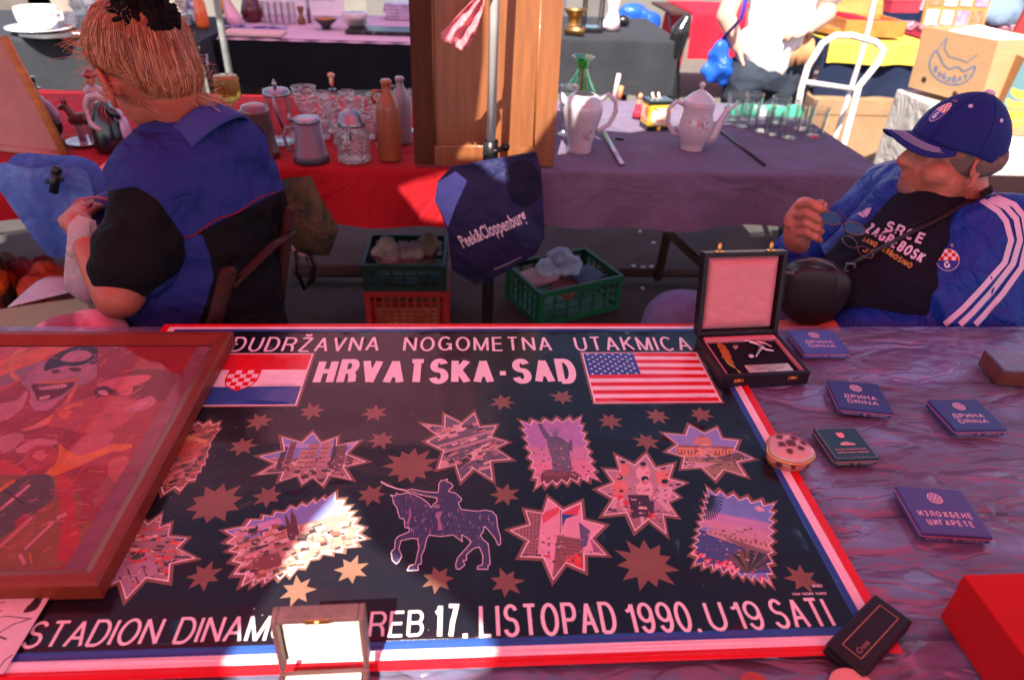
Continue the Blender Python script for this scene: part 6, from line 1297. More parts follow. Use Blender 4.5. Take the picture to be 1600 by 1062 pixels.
# hair: shell, strands and ponytail loops
def hairmat(name, col, dark):
    m = mat(name, col, .38, var=.3, vs=4, stretch=(1, 1, 1), spec=.6, second=dark, thr=.56, bump=.1, bs=200); return m
m_hair = hairmat('strawberry_blond_hair', (.4, .15, .07), (.25, .085, .045)); m_hairl = mat('light_blond_hair', (.6, .33, .18), .4, var=.25, vs=10)
q = MB(); q.ell((-.012, 0, .04), (.106, .087, .09), xf=HM); q.ell((-.052, 0, -.012), (.06, .07, .078), xf=HM); q.ell((.06, 0, .06), (.045, .06, .05), xf=HM)
hs = q.build('hair_cap', m_hair, wo, True, remesh=.006, smooth=8)
HT = X(-.062, 0, .122)             # where the hair is gathered
hb = bvh_of(hs); rr = random.Random(8); q = MB(); q2 = MB(); q3 = MB()
for k in range(2400):
    a = rr.uniform(-PI, PI); 
    # start low around the hair line, climb over the cap to the knot
    fx_ = math.cos(a); sy_ = math.sin(a); low = (-.085+.085*(1+fx_)/1.3+rr.uniform(-.014, .02)) if fx_ < .3 else .03+rr.uniform(-.02, .03)
    s0 = V((.1*fx_-.01, .095*sy_, low)); e0 = V((-.062, 0, .122)); pts = []
    for j in range(9):
        t = j/8; p = X(*(s0.lerp(e0, t))); out_ = (p-X(-.01, 0, .01)); 
        hit = hb.find_nearest(p + out_.normalized()*.03)
        pts.append(hit[0]+hit[1]*(.0018+rr.uniform(0, .003)+.004*math.sin(t*PI)*rr.random()))
    (q3 if rr.random() < .14 else q if rr.random() < .7 else q2).tube(pts, [.0004]+[.0008]*7+[.0006], 3, cap=False)
tag(q3.build('dark_hair_strands', mat('dark_auburn_hair', (.15, .05, .03), .4, var=.3, vs=10), wo, True), kind='stuff'); tag(q.build('hair_strands', m_hair, wo, True), kind='stuff'); tag(q2.build('light_hair_strands', m_hairl, wo, True), kind='stuff')
q = MB(); rrf = random.Random(21)
for k in range(620):                # frizz round the forehead and nape
    a = rrf.uniform(-2.6, 2.6); base = V((.1*math.cos(a)-.012, .09*math.sin(a), rrf.uniform(-.09 if abs(a) > 1.7 else -.04, .1))); d_ = V((math.cos(a), math.sin(a), rrf.uniform(-.6, .9))); l_ = rrf.uniform(.008, .044 if abs(a) < 1.2 else .018); c_ = V((rrf.uniform(-1, 1), rrf.uniform(-1, 1), rrf.uniform(-1, 1)))*.6
    pts = [X(*(base+d_*l_*t+c_*l_*t*t)) for t in (0, .35, .7, 1)]; q.tube(pts, .00038, 3, cap=False)
tag(q.build('frizzy_hair', m_hairl, wo, True), kind='stuff')
q = MB(); q.chain([(HT, .014), (J(298, 80, 1.46), .011), (J(302, 115, 1.455), .011), (J(302, 140, 1.45), .008)]); q.chain([(J(290, 75, 1.45), .011), (J(286, 110, 1.44), .012), (J(296, 145, 1.44), .008)])
pt = q.build('ponytail', m_hair, wo, True, remesh=.006, smooth=5, disp=folds(.003, 30, 30, 8, 1)); pb2 = bvh_of(pt); q = MB()
for k in range(260):
    x0_ = rr.uniform(-.03, .03); y0_ = rr.uniform(-.03, .03); pts = []
    for c_ in [HT, J(300, 80, 1.46), J(305, 115, 1.455), J(308, 148, 1.44), J(312+rr.uniform(-20, 20), 168+rr.uniform(-16, 10), 1.43)]:
        p = c_+V((x0_, y0_, 0)); hit = pb2.find_nearest(p+V((0, -.04 if rr.random() < .8 else 0, 0))); pts.append(hit[0]+hit[1]*.002 if c_.z > 1.0 and len(pts) < 4 else p)
    q.tube(pts, .0009, 3, cap=False)
tag(q.build('loose_hair', m_hairl, wo, True), kind='stuff')
# scrunchie of black petals
q = MB(); rr = random.Random(4); m_scr = mat('black_crepe', (.006, .005, .006), .9, var=.4, vs=50, bump=.4, bs=300)
for cx_, cy_, r_ in [(206, 22, .045), (250, 27, .04), (234, -6, .036)]:
    c_ = J(cx_, cy_, 1.415)
    for k in range(40):
        d_ = V((rr.gauss(0, 1), rr.gauss(0, 1), rr.gauss(0, 1))).normalized(); q.ell(c_+d_*r_*.62, (r_*.36, r_*.3, r_*.12), (rr.uniform(0, 3), rr.uniform(0, 3), rr.uniform(0, 3)), n=9, m=6)
    q.ell(c_, (r_*.7,)*3)
q.build('scrunchie', m_scr, wo, True)
# her chair
ch = thing('wooden_chair', 'dark wooden chair with rounded posts behind the woman', 'chair', (hipw.x, hipw.y, 0)); m_chw = mat('dark_chair_wood', (.025, .007, .005), .6, var=.3, spec=.2)
p0, p1 = J(330, 520, 1.17), J(357, 425, 1.17)
q = MB(); q.tube([V((p0.x, p0.y, .0)), p0, p1], .015, 12); q.ell(p1, (.015, .015, .01)); q.build('back_post', m_chw, ch, True)
p2, p3 = J(430, 520, 1.42), J(452, 330, 1.42); q = MB(); q.tube([V((p2.x, p2.y, 0)), p2, p3], .013, 12); q.ell(p3, (.013, .013, .009)); q.build('back_post', m_chw, ch, True)
q = MB(); q.tube([p1+V((0, 0, -.03)), (p1+p3)/2+V((.03, -.03, 0)), p3+V((0, 0, -.05))], .011, 10, flat=.5); q.build('back_rail', m_chw, ch, True)
q = MB(); q.box((hipw.x-.05, hipw.y+.02, .4), (.4, .4, .03), .01); q.build('seat', m_chw, ch, True)
for dx in (-.22,):
    for dy in (-.15, .18): q = MB(); q.tube([(hipw.x+dx, hipw.y+dy, 0), (hipw.x+dx, hipw.y+dy, .39)], .016, 10); q.build('leg', m_chw, ch, True)
# white cloth in her hand, blush bags below
def slab(pts, Y0, Y1, m_, nm, lb, cat, d=0, amp=.004, parent=None):
    o_ = [J(x, y, Y0+(Y1-Y0)*i/(len(pts)-1)) for i, (x, y) in enumerate(pts)]
    c_ = sum(o_, V((0, 0, 0)))/len(o_); q = MB(); n = len(o_); N_ = 6; vs = []; 
    for s_ in (-1, 1):
        for j in range(N_+1):
            f = 1-j/N_*.98
            for p in o_: pp = c_+(p-c_)*f; vs.append(pp+V((0, s_*d*math.sqrt(max(0, 1-f*f)), 0))+V((0, amp*nz(pp.x*20, pp.z*12, s_), 0)))
    fs = []
    for g_i in (0, 1):
        o0 = g_i*(N_+1)*n
        for j in range(N_):
            for i in range(n): fs.append([o0+j*n+i, o0+j*n+(i+1) % n, o0+(j+1)*n+(i+1) % n, o0+(j+1)*n+i])
    q.add(vs, fs, True); o = q.build(nm, m_); return tag(o, lb, cat)
m_wht2 = mat('white_cotton', (.42, .36, .37), .8, var=.08, wrinkle=1, ws=10)
slab([(122, 335), (150, 345), (150, 400), (152, 460), (142, 478), (120, 466), (98, 450), (102, 400), (108, 350)], 1.30, 1.30, m_wht2, 'cotton_bag', 'plain white cotton bag hanging from the woman\'s hand', 'bag', .015)
q = MB(); q.tube([J(112, 324, 1.42), J(122, 312, 1.43), J(150, 308, 1.44), J(178, 314, 1.44)], .006, 8, flat=.4); q.tube([J(118, 331, 1.4), J(128, 322, 1.4), J(142, 320, 1.4)], .012, 8, flat=.3); tag(q.build('bag_strap', mat('mauve_strap', (.3, .1, .12), .6)), 'mauve strap held in the woman\'s hand above the white bag', 'strap')
m_flr = mat('pink_flower_print_fabric', (.3, .15, .2), .8, var=.1, vs=16, second=(.7, .42, .5), thr=.53, wrinkle=.3)
q = MB(); c_ = J(95, 515, 1.18); q.ell(c_+V((.01, 0, -.09)), (.1, .07, .12)); q.ell(c_+V((.05, .02, -.02)), (.07, .05, .05)); tag(q.build('floral_bag', m_flr, remesh=.01, smooth=6), 'mauve bag with pale flower print behind the painting frame', 'bag')
bx = thing('carton', 'pale carton filled with orange and red goods on the ground at left', 'carton', (*at(55, 480, z=.16).xy, 0), .35); m_ctn = mat('pale_carton', (.5, .38, .28), .8, var=.1)
q = MB()
for c_, d_ in [((0, -.14, .12), (.38, .006, .24)), ((0, .14, .12), (.38, .006, .24)), ((-.187, 0, .12), (.006, .274, .24)), ((.187, 0, .12), (.006, .274, .24)), ((0, 0, .006), (.368, .274, .01))]: q.box(c_, d_, .001)
q.build('carton_wall', m_ctn, bx)
cx_, cy_ = WM[bx].translation.xy
for k, (dx, dy, r_, col, lb) in enumerate([(-.08, -.03, .1, (.6, .09, .01), 'bright orange bundle at the front of the pale carton'), (.08, -.02, .09, (.45, .05, .02), 'red orange bundle at the right of the pale carton'), (.02, .08, .1, (.2, .01, .02), 'dark red rounded bundle at the back of the pale carton'), (-.1, .07, .08, (.2, .14, .1), 'brown bundle in the far corner of the pale carton')]):
    bundle('cloth_bundle', lb, (cx_+dx, cy_+dy, .2), (r_, r_*.8, .12), mat('bundle_%d' % k, col, .6, var=.3, wrinkle=.5, ws=15), 40+k)
q = MB(); c_ = at(70, 470, z=.34); q.grid(lambda u, v: c_+V((-.09+.18*u, -.04+.1*v+.05*u, .03*u+.03*math.sin(u*4)*v)), 12, 8); tag(q.build('white_paper', mat('white_wrap_paper', (.6, .5, .55), .6), thick=.002), 'folded white paper on top of the orange bundle in the carton', 'paper')
# olive shopping bag hanging at the chair
m_olv = mat('olive_printed_bag', (.13, .09, .045), .75, var=.5, vs=13, second=(.03, .035, .02), thr=.5, wrinkle=1, ws=10)
slab([(440, 280), (486, 275), (500, 310), (527, 352), (528, 362), (515, 398), (468, 398), (448, 372), (440, 330)], 1.72, 1.72, m_olv, 'shopping_bag', 'olive and brown shopping bag hanging to the right of the woman\'s back', 'bag', .05, .012)
q = MB(); q.tube([J(452, 375, 1.7), J(462, 392, 1.7), J(478, 400, 1.7)], .012, 8, flat=.4); q.build('bag_lining', m_wht2); tag(bpy.data.objects['bag_lining'], 'pale lining showing under the olive shopping bag', 'cloth')
q = MB(); q.tube([J(462, 392, 1.69), J(466, 430, 1.69), J(476, 452, 1.69), J(488, 440, 1.69), J(492, 415, 1.69), J(484, 398, 1.69)], .007, 8, flat=.4); q.tube([J(478, 402, 1.68), J(486, 420, 1.68), J(480, 448, 1.68)], .006, 8, flat=.4); tag(q.build('black_strap', MC['black_plastic']), 'looped black strap dangling below the olive shopping bag', 'strap')

# ---------------------------------------------------------------- man in the blue cap
mn = thing('person', 'grey haired man in a blue cap and blue striped track jacket holding glasses', 'person', (1.05, 1.4, 0))
mY = 1.42; hc = J(1486, 240, mY); fwd = V((-.985, .1, -.02)).normalized(); upv = V((-.06, 0, 1)).normalized(); side = upv.cross(fwd).normalized(); upv = fwd.cross(side).normalized()
# local frame: x forward, y to his left (towards the viewer), z up
HM = Matrix((fwd, side, upv)).transposed().to_4x4(); HM.translation = hc; X = lambda *p: HM @ V(p)
q = MB(); q.ell((-.012, 0, .035), (.088, .071, .08), xf=HM); q.ell((.02, 0, -.035), (.07, .064, .066), xf=HM); q.ell((.0, .0, -.055), (.06, .072, .05), xf=HM)
q.ell((.062, 0, -.078), (.028, .032, .024), xf=HM); q.ell((.045, 0, -.055), (.04, .05, .035), xf=HM); q.ell((.066, 0, .006), (.02, .048, .016), xf=HM)     # chin, cheek, brow
q.chain([(X(.082, 0, .01), .009), (X(.100, 0, -.016), .0125), (X(.098, 0, -.022), .0125)]); q.ell((.088, .012, -.022), (.010, .008, .008), xf=HM); q.ell((.088, -.012, -.022), (.010, .008, .008), xf=HM)
q.ell((.081, 0, -.043), (.012, .024, .0065), xf=HM); q.ell((.079, 0, -.055), (.012, .021, .007), xf=HM); q.ell((.04, .04, -.03), (.035, .03, .03), xf=HM); q.ell((.01, .02, -.095), (.05, .055, .035), xf=HM)
for s_ in (-1, 1):
    E = HM @ Matrix.Translation((-.018, s_*.077, -.018)) @ Euler((s_*.12, -.15, s_*.55)).to_matrix().to_4x4()
    q.tube([E @ V(p) for p in [(.012, 0, -.006), (.016, 0, .014), (.008, 0, .029), (-.008, 0, .031), (-.018, 0, .018), (-.016, 0, 0), (-.006, 0, -.018), (.003, 0, -.03), (.012, 0, -.026)]], .0048, 8); q.ell((-.002, -s_*.004, .0), (.013, .003, .022), xf=E)
nb = J(1490, 330, 1.42)
q.chain([(X(-.03, 0, -.06), .062), (nb, .07)])
LSm, RSm = J(1560, 360, 1.30), J(1395, 300, 1.58); PEL = V((1.12, 1.38, .45)); CH = J(1470, 420, 1.42)
q.chain([(nb, .08), (CH, .13), (V((1.05, 1.38, .68)), .16), (PEL, .15)])
LEm, LWm = J(1545, 515, 1.22), J(1290, 520, 1.23)
q.chain([(LSm, .055), (LEm, .045), (LWm, .03)]); hand(q, LWm, V((-1, .02, .02)), V((0, .1, -1)), .35, 1.0, 1)
REm, RWm = J(1262, 470, 1.56), J(1244, 386, 1.40)
q.chain([(RSm, .055), (REm, .045), (REm.lerp(RWm, .5), .04), (RWm, .03)])
kL, kR = V((.6, 1.26, .57)), V((.54, 1.45, .56))
for kk, y_ in ((kL, 1.3), (kR, 1.46)): q.chain([(V((1.12, y_, .46)), .09), (kk, .07), (V((kk.x+.02, y_, .1)), .045), (V((kk.x-.13, y_, .045)), .04)])
body = q.build('body', m_skinp, mn, True, remesh=.005, smooth=4)
# the raised hand: knuckles up, fingers curled towards the viewer's right around the glasses
q = MB(); W0 = RWm; sK = 1.0
def Hp(x, y, d=0): return at(x, y, Y=1.36+d)
q.chain([(RWm, .029), (Hp(1246, 366, .02), .031), (Hp(1248, 345, .02), .029)]); q.chain([(Hp(1243, 345, .02), .026), (Hp(1256, 324, .02), .023)])
for k, (y0, r_) in enumerate([(320, .0108), (336, .0106), (351, .0102), (365, .0094)]):   # index on top, little finger below
    sh_ = [4, 0, -1, -3][k]
    q.chain([(Hp(1246+sh_, y0, .004), r_), (Hp(1262+sh_, y0-3, -.024), r_*.95), (Hp(1277+sh_, y0+6, -.032), r_*.88), (Hp(1284+sh_, y0+11, -.016), r_*.78)])
q.chain([(Hp(1252, 345, .045), .014), (Hp(1270, 326, .045), .0115), (Hp(1282, 318, .02), .0098), (Hp(1287, 322, .002), .0086)])
q.build('right_hand', m_skinp, mn, True, remesh=.0028, smooth=5)
for x_, y_, d_ in ((1289, 331, -.022), (1286, 347, -.022), (1285, 362, -.022), (1282, 375, -.022), (1289, 321, -.006)):
    q = MB(); q.ell(Hp(x_, y_, d_), (.0052, .0022, .004), (0, .2, 0), n=10, m=6); q.build('fingernail', mat('pale_nail', (.55, .28, .22), .3), mn, True)
# hair: short grey fringe below the cap
m_gh = mat('short_grey_hair', (.2, .14, .13), .7, var=.3, vs=60, bump=.6, bs=500)
q = MB(); q.ell((-.03, 0, .0), (.084, .0785, .05), xf=HM); hh = q.build('short_hair', m_gh, mn, True)
q = MB()
for s_ in (-1, 1):
    q.ell((.064, s_*.03, .008), (.012, .0125, .0085), xf=HM)
q.build('eyelid', m_skinp, mn, True)
q = MB(); q.ell((.062, .034, .008), (.011, .0115, .006), xf=HM); q.build('eye', mat('eye_white', (.6, .5, .5), .15), mn, True)
q = MB(); q.ell((.062, .0, -.077), (.0285, .033, .0245), xf=HM); q.build('chin_stubble', mat('grey_stubble', (.24, .12, .1), .8, var=.3, vs=80), mn, True)
# cap
m_cap = mat('blue_cap_cloth', (.012, .022, .16), .7, var=.12, vs=20, bump=.15, bs=500, sheen=.15); m_wth = mat('white_stitching', (.6, .58, .7), .7)
cp = thing('baseball_cap', 'royal blue baseball cap with a club crest and white stitched brim on the man', 'cap', X(0, 0, .05))
CM = HM @ Matrix.Translation((-.014, 0, .05)) @ Euler((0, -.24, 0)).to_matrix().to_4x4(); cx_, cy_, cz_ = .098, .081, .08
def dome(u, v, e=0):               # u around, v up from the rim to the button
    a = u*2*PI; th = v*PI/2; r = math.cos(th)**.85; rim = -.032-.012*math.cos(a)*-1*(1 if math.cos(a) < 0 else -.2)
    return CM @ V(((cx_+e)*r*math.cos(a), (cy_+e)*r*math.sin(a), (rim)*(1-v)+(cz_+e)*math.sin(th)**.95))
q = MB(); q.grid(lambda u, v: dome(u, v*.995), 60, 24); q.build('crown', m_cap, cp, True, thick=.0025)
q = MB()
for k in range(6): q.tube([dome(k/6+1/12, t/14, .0008) for t in range(15)], .0011, 5)
q.build('seam', mat('dark_seam', (.006, .01, .08), .8), cp, True)
def brim(s_, t, dz=0):             # s_ across -1..1, t outwards 0..1
    a = s_*1.15; x0_ = cx_*math.cos(a)*.97; y0_ = cy_*math.sin(a)*.97; L_ = .07*(1-abs(s_)**2.2)
    return CM @ V((x0_+L_*t, y0_*(1+.06*t), -.034-.010*t-.07*s_*s_*(1-abs(s_)**2.2)*t+dz))
q = MB(); q.grid(lambda u, v: brim(u*2-1, v), 40, 14); q.build('brim', m_cap, cp, True, thick=.003)
q = MB()
for t_ in (.4, .52, .64, .76): q.tube([brim(s_/20*(.62+.33*t_), t_*math.cos(s_/20*1.2)**.4, .0022) for s_ in range(-20, 21)], .0007, 4)
q.build('brim_stitching', m_wth, cp, True)
q = MB(); q.ell((0, 0, cz_+.002), (.011, .011, .0055), xf=CM); q.build('button', m_wth, cp, True)
for u_, v_ in ((.125, .58), (.29, .52), (.41, .5), (.87, .58)): q = MB(); c_ = dome(u_, v_, .001); n_ = (c_-CM @ V((0, 0, .01))).normalized(); q.add([], []); q.tube([c_-n_*.001, c_+n_*.0012], .0042, 12); q.build('eyelet', m_wth, cp, True)
def crest_layers(cx_, cy_, s_):
    Ls = [(circ(cx_, cy_, s_*1.0, 30), (.55, .5, .6)), (circ(cx_, cy_, s_*.94, 30), (.03, .05, .3))]; cl_ = circ(cx_, cy_, s_*.94, 30)
    for i in range(6):
        for j in range(3): Ls.append((rect(cx_-s_+i*s_/3, cy_+s_*(.95-.33*(j+1)), cx_-s_+(i+1)*s_/3, cy_+s_*(.95-.33*j)), RED if (i+j) % 2 else WHITE, cl_))
    for p in letters('G', cx_-s_*.32, cx_+s_*.2, cy_-s_*.72, s_*.6, wt=.22): Ls.append((p, WHITE))
    for k in (-1, 1): Ls.append((star((cx_+k*s_*.35, cy_+s_*1.3), s_*.2, 5, .45, PI/2, 0), (.4, .3, .15)))
    return Ls
def capwrap(x, y):                 # front of the crown, slightly towards the viewer
    a = .2+x/.1; v = .36+y/.12; return dome(a/(2*PI), v, .002)
printed('cap_crest', crest_layers(0, 0, .019), m_paper, cp, capwrap)
# clothes of the man
m_jk = mat('royal_blue_track_jacket', (.006, .034, .27), .45, spec=.3, var=.1, vs=5, bump=.08, bs=300, wrinkle=1.0, ws=9); m_tee = mat('black_tee', (.006, .007, .016), .8, var=.2, sheen=.1, wrinkle=.35, ws=6)
q = MB(); q.chain([(J(1452, 325, 1.42), .09), (J(1425, 400, 1.37), .13), (J(1390, 450, 1.36), .165), (V((.98, 1.36, .58)), .19), (V((1.08, 1.38, .46)), .16)]); q.ell(J(1375, 470, 1.34), (.17, .13, .15))
tee = q.build('tee_shirt', m_tee, mn, True, remesh=.007, smooth=10, disp=folds(.005, 6, 6, 10, 4, .0015))
# jacket: back and two front panels, sleeves
q = MB(); q.chain([(nb+V((.03, .01, -.03)), .085), (LSm+V((0, 0, -.01)), .075)]); q.chain([(nb+V((0, .03, -.03)), .08), (RSm, .075)]); q.chain([(J(1500, 380, 1.47), .13), (J(1520, 470, 1.46), .165), (V((1.17, 1.45, .5)), .17)])
q.chain([(J(1515, 370, 1.31), .07), (J(1492, 440, 1.26), .08), (J(1470, 505, 1.24), .085), (V((1.0, 1.24, .55)), .09)])
q.chain([(LSm, .082), (LSm.lerp(LEm, .5), .072), (LEm, .068)]); q.chain([(LEm, .068), (LEm.lerp(LWm, .5), .058), (LWm+V((.06, 0, 0)), .05)])
q.chain([(J(1420, 300, 1.5), .06), (RSm, .075), (J(1350, 345, 1.56), .078), (J(1300, 400, 1.57), .072), (REm, .062)]); q.chain([(REm, .062), (REm.lerp(RWm, .55), .055), (RWm+V((.004, .01, -.012)), .046)])
q.chain([(J(1400, 310, 1.46), .045), (J(1345, 375, 1.46), .05), (J(1300, 415, 1.47), .05)])
jk = q.build('track_jacket', m_jk, mn, True, remesh=.0065, smooth=8, disp=folds(.009, 9, 9, 7, 12, .003))
q = MB(); q.tube([RWm+V((.0, .012, -.02)), RWm+V((-.001, .004, .006))], [.045, .041], 20); q.build('cuff', m_jk, mn, True)
ax = (X(-.03, 0, -.06)-nb).normalized(); collar(nb-ax*.02, (ax+V((.25, .1, 0))).normalized(), .098, .088, .055, m_jk, mn)
# stripes and prints laid on the cloth surface
def drape(o_list, name, layers, m_, parent, fn, toward=None, off=.0022, grid=.0):
    """flat print projected on the cloth along the line of sight of its designer"""
    tr = [bvh_of(o) for o in o_list]; eye = V((0, 0, CAMZ)) if toward is None else toward
    def f(x, y):
        g_ = fn(x, y); d = (g_-eye).normalized(); best = None
        for b_ in tr:
            h = b_.ray_cast(g_-d*.5, d, 1.2)
            if h[0] is not None and (best is None or (h[0]-g_+d*.5).length < best[1]): best = (h[0], (h[0]-g_+d*.5).length)
        return (best[0] if best else g_)-d*off
    return printed(name, layers, m_, parent, f, grid)
PXL = lambda l: [(x, -y) for x, y in l]
fnpx = lambda x, y: at(x, -y, Y=1.3)
st_l = []
m_str2 = mat('white_jacket_stripe', attr=True, rough=.6, var=.05)
for pts, w_ in [([(1533, 312), (1560, 330), (1572, 345), (1580, 375), (1570, 410), (1535, 450), (1505, 482), (1476, 507)], 9), ([(1541, 308), (1572, 324), (1588, 342), (1594, 375), (1583, 412), (1550, 455), (1520, 488), (1500, 507)], 9), ([(1550, 305), (1585, 320), (1600, 338), (1606, 375), (1596, 418), (1566, 460), (1538, 492), (1524, 507)], 9)]:
    sm = []
    for a_, b_ in zip(pts, pts[1:]):
        for t in range(4): sm.append((a_[0]+(b_[0]-a_[0])*t/4, a_[1]+(b_[1]-a_[1])*t/4))
    for q_ in mitre(PXL(sm+[pts[-1]]), w_): st_l.append((q_, (.62, .52, .66)))
drape([jk], 'sleeve_stripes', st_l, m_str2, mn, fnpx, grid=0)
def slanted(s_, a, b, h, col, skew=0, **k):  # lettering along a pixel line
    an = math.atan2(-(b[1]-a[1]), b[0]-a[0]); ln = math.hypot(b[0]-a[0], b[1]-a[1])
    return [([(a[0]+x*math.cos(an)-y*math.sin(an)+skew*y, -a[1]+x*math.sin(an)+y*math.cos(an)) for x, y in q_], col) for q_ in letters(s_, 0, ln, 0, h, **k)]
LT = (.6, .5, .62); OC = (.4, .22, .06)
pr = slanted('SRCE', (1380, 360), (1440, 382), 17, LT, .15, wt=.2, gap=.2)+slanted('ZAGREBOSK', (1350, 362), (1438, 412), 17, LT, .15, wt=.2, gap=.12)+slanted('SAMO TEBE', (1346, 376), (1392, 400), 9, OC, .1, wt=.22, gap=.12)+slanted('NOSIMO', (1388, 400), (1422, 420), 9, OC, .1, wt=.22, gap=.12)+slanted('JA', (1346, 393), (1366, 400), 10, OC, .1, wt=.24, gap=.2)
drape([tee], 'shirt_lettering', pr, m_str2, mn, fnpx)
cl = crest_layers(0, 0, 17.5); drape([jk], 'jacket_crest', [([(1481+x*1.05, -406+y) for x, y in l[0]], l[1], [(1481+x*1.05, -406+y) for x, y in l[2]] if len(l) > 2 else None) for l in cl], m_str2, mn, fnpx)
lg = []
for k in range(3): lg.append((PXL([(1339+k*8, 333-k*3), (1345+k*8, 331-k*3), (1352+k*4, 338-k*1), (1349+k*4, 340-k*1)]) if k < 2 else PXL([(1352, 326), (1362, 324), (1358, 334), (1353, 337)]), (.6, .45, .6)))
drape([jk], 'jacket_logo', lg, m_str2, mn, fnpx)
# strap and shoulder bag
m_lth = mat('dark_brown_leather', (.018, .011, .014), .42, var=.3, bump=.06, bs=300, spec=.4)
sb = thing('shoulder_bag', 'black leather shoulder bag with zip pockets on the man\'s lap', 'bag', J(1265, 445, 1.26))
def onbody(x, y, off=.006):
    e_ = V((0, 0, CAMZ)); d = (at(x, y, Y=1.3)-e_).normalized(); best = None
    for o_ in (tee, jk):
        h = bvh_of(o_).ray_cast(e_, d, 3)
        if h[0] is not None and (best is None or h[3] < best[1]): best = (h[0], h[3])
    return (best[0] if best else at(x, y, Y=1.3))-d*off
BV = {}
pts = [onbody(x, y) for x, y in [(1325, 415), (1350, 402), (1375, 388), (1400, 375), (1425, 362), (1450, 350), (1475, 337), (1500, 322), (1530, 305), (1550, 295)]]
q = MB(); q.tube(pts, .008, 8, flat=.3); q.build('strap', m_lth, sb, True)
q = MB(); bkl = onbody(1327, 417, .008)
for dx, dz, w1, h1 in [(0, .009, .02, .003), (0, -.009, .02, .003), (-.01, 0, .003, .02), (.01, 0, .003, .02)]: q.box(bkl+V((dx, -.002, dz)), (w1, .003, h1))
q.build('buckle', m_silver, sb, True)
bgp = cr([(1232, 412), (1262, 402), (1300, 408), (1318, 424), (1312, 450), (1296, 478), (1272, 492), (1240, 492), (1215, 478), (1214, 452), (1222, 428)], 3)
def bagface(Y0, th, shrink=1.0, cxy=(1265, 448)):
    o_ = [at(cxy[0]+(x-cxy[0])*shrink, cxy[1]+(y-cxy[1])*shrink, Y=Y0) for x, y in bgp]; q = MB(); n = len(o_); vs = []; c_ = sum(o_, V((0, 0, 0)))/n; lev = [(1, 0), (1, -th*.5), (.97, -th*.85), (.88, -th), (.4, -th*1.06), (.02, -th*1.08)]
    for f, dy in lev: vs += [c_+(p-c_)*f+V((0, dy, 0)) for p in o_]
    q.add(vs, [[k*n+i, k*n+(i+1) % n, (k+1)*n+(i+1) % n, (k+1)*n+i] for k in range(len(lev)-1) for i in range(n)]+[list(range(n))], True); return q
bagface(1.28, .05).build('bag_body', m_lth, sb, True); bagface(1.232, .018, .78, (1258, 458)).build('front_pocket', m_lth, sb, True)
q = MB(); q.tube([at(1228, 426, Y=1.224), at(1262, 432, Y=1.218), at(1290, 440, Y=1.222)], .0035, 6); q.tube([at(1243, 410, Y=1.245), at(1270, 404, Y=1.235), at(1300, 414, Y=1.235), at(1314, 430, Y=1.24)], .003, 6); q.build('zip', mat('grey_zip', (.12, .11, .13), .4, metal=.5), sb, True)
# jeans
m_jean = mat('blue_jeans', (.11, .14, .25), .8, var=.2, vs=30, bump=.15, bs=400, wrinkle=.3, ws=8)
q = MB()
for kk, y_ in ((kL, 1.3), (kR, 1.46)): q.chain([(V((1.12, y_, .47)), .13), (kk, .095), (V((kk.x+.02, y_, .12)), .06)])
q.build('jeans', m_jean, mn, True, remesh=.01, smooth=6)
for y_, kk in ((1.3, kL), (1.46, kR)): q = MB(); q.chain([(V((kk.x+.03, y_, .045)), .045), (V((kk.x-.17, y_, .04)), .038)]); q.build('shoe', MC['dark_shoe'], mn, True, remesh=.008, smooth=3)
st = thing('stool', 'low dark stool under the man', 'stool', (1.14, 1.38, 0)); q = MB(); q.box((0, 0, .33), (.36, .36, .03), .01); q.build('seat', m_chw, st)
for dx in (-.15, .15):
    for dy in (-.15, .15): q = MB(); q.tube([(dx, dy, 0), (dx*.9, dy*.9, .32)], .014, 8); q.build('leg', m_chw, st)
# glasses in his hand
gl = thing('eyeglasses', 'thin framed eyeglasses held up in the man\'s right hand', 'eyeglasses', at(1320, 350, Y=1.33)); m_wire = mat('brown_wire', (.2, .1, .09), .3, metal=.7)
GY = 1.325
def oval(cx_, cy_, rx, ry, rot, n=28): return [at(cx_+rx*math.cos(2*PI*i/n)*math.cos(rot)-ry*math.sin(2*PI*i/n)*math.sin(rot), cy_+rx*math.cos(2*PI*i/n)*math.sin(rot)+ry*math.sin(2*PI*i/n)*math.cos(rot), Y=GY) for i in range(n)]
m_lens = mat('blue_tinted_lens', (.05, .14, .3), .05, var=0, alpha=.6, coat=.5)
for c_ in ((1297, 341), (1335, 357)):
    o_ = oval(c_[0], c_[1], 17, 9.5, .28); q = MB(); q.tube(o_, .0014, 8, closed=True); q.build('rim', m_wire, gl, True); q = MB(); q.add(o_, [list(range(len(o_)))]); q.build('lens', m_lens, gl, True, thick=.0012)
q = MB(); q.tube([at(1312, 347, Y=GY), at(1315, 352, Y=GY-.006), at(1320, 353, Y=GY)], .0012, 6); q.build('bridge', m_wire, gl, True)
q = MB(); q.tube([at(1283, 336, Y=GY), at(1288, 315, Y=GY+.03), at(1284, 290, Y=GY+.06), at(1295, 265, Y=GY+.08), at(1306, 254, Y=GY+.09)], .001, 6); q.build('temple', m_wire, gl, True)
q = MB(); q.tube([at(1349, 362, Y=GY), at(1330, 352, Y=GY+.05), at(1308, 325, Y=GY+.06)], .001, 6); q.build('temple', m_wire, gl, True)
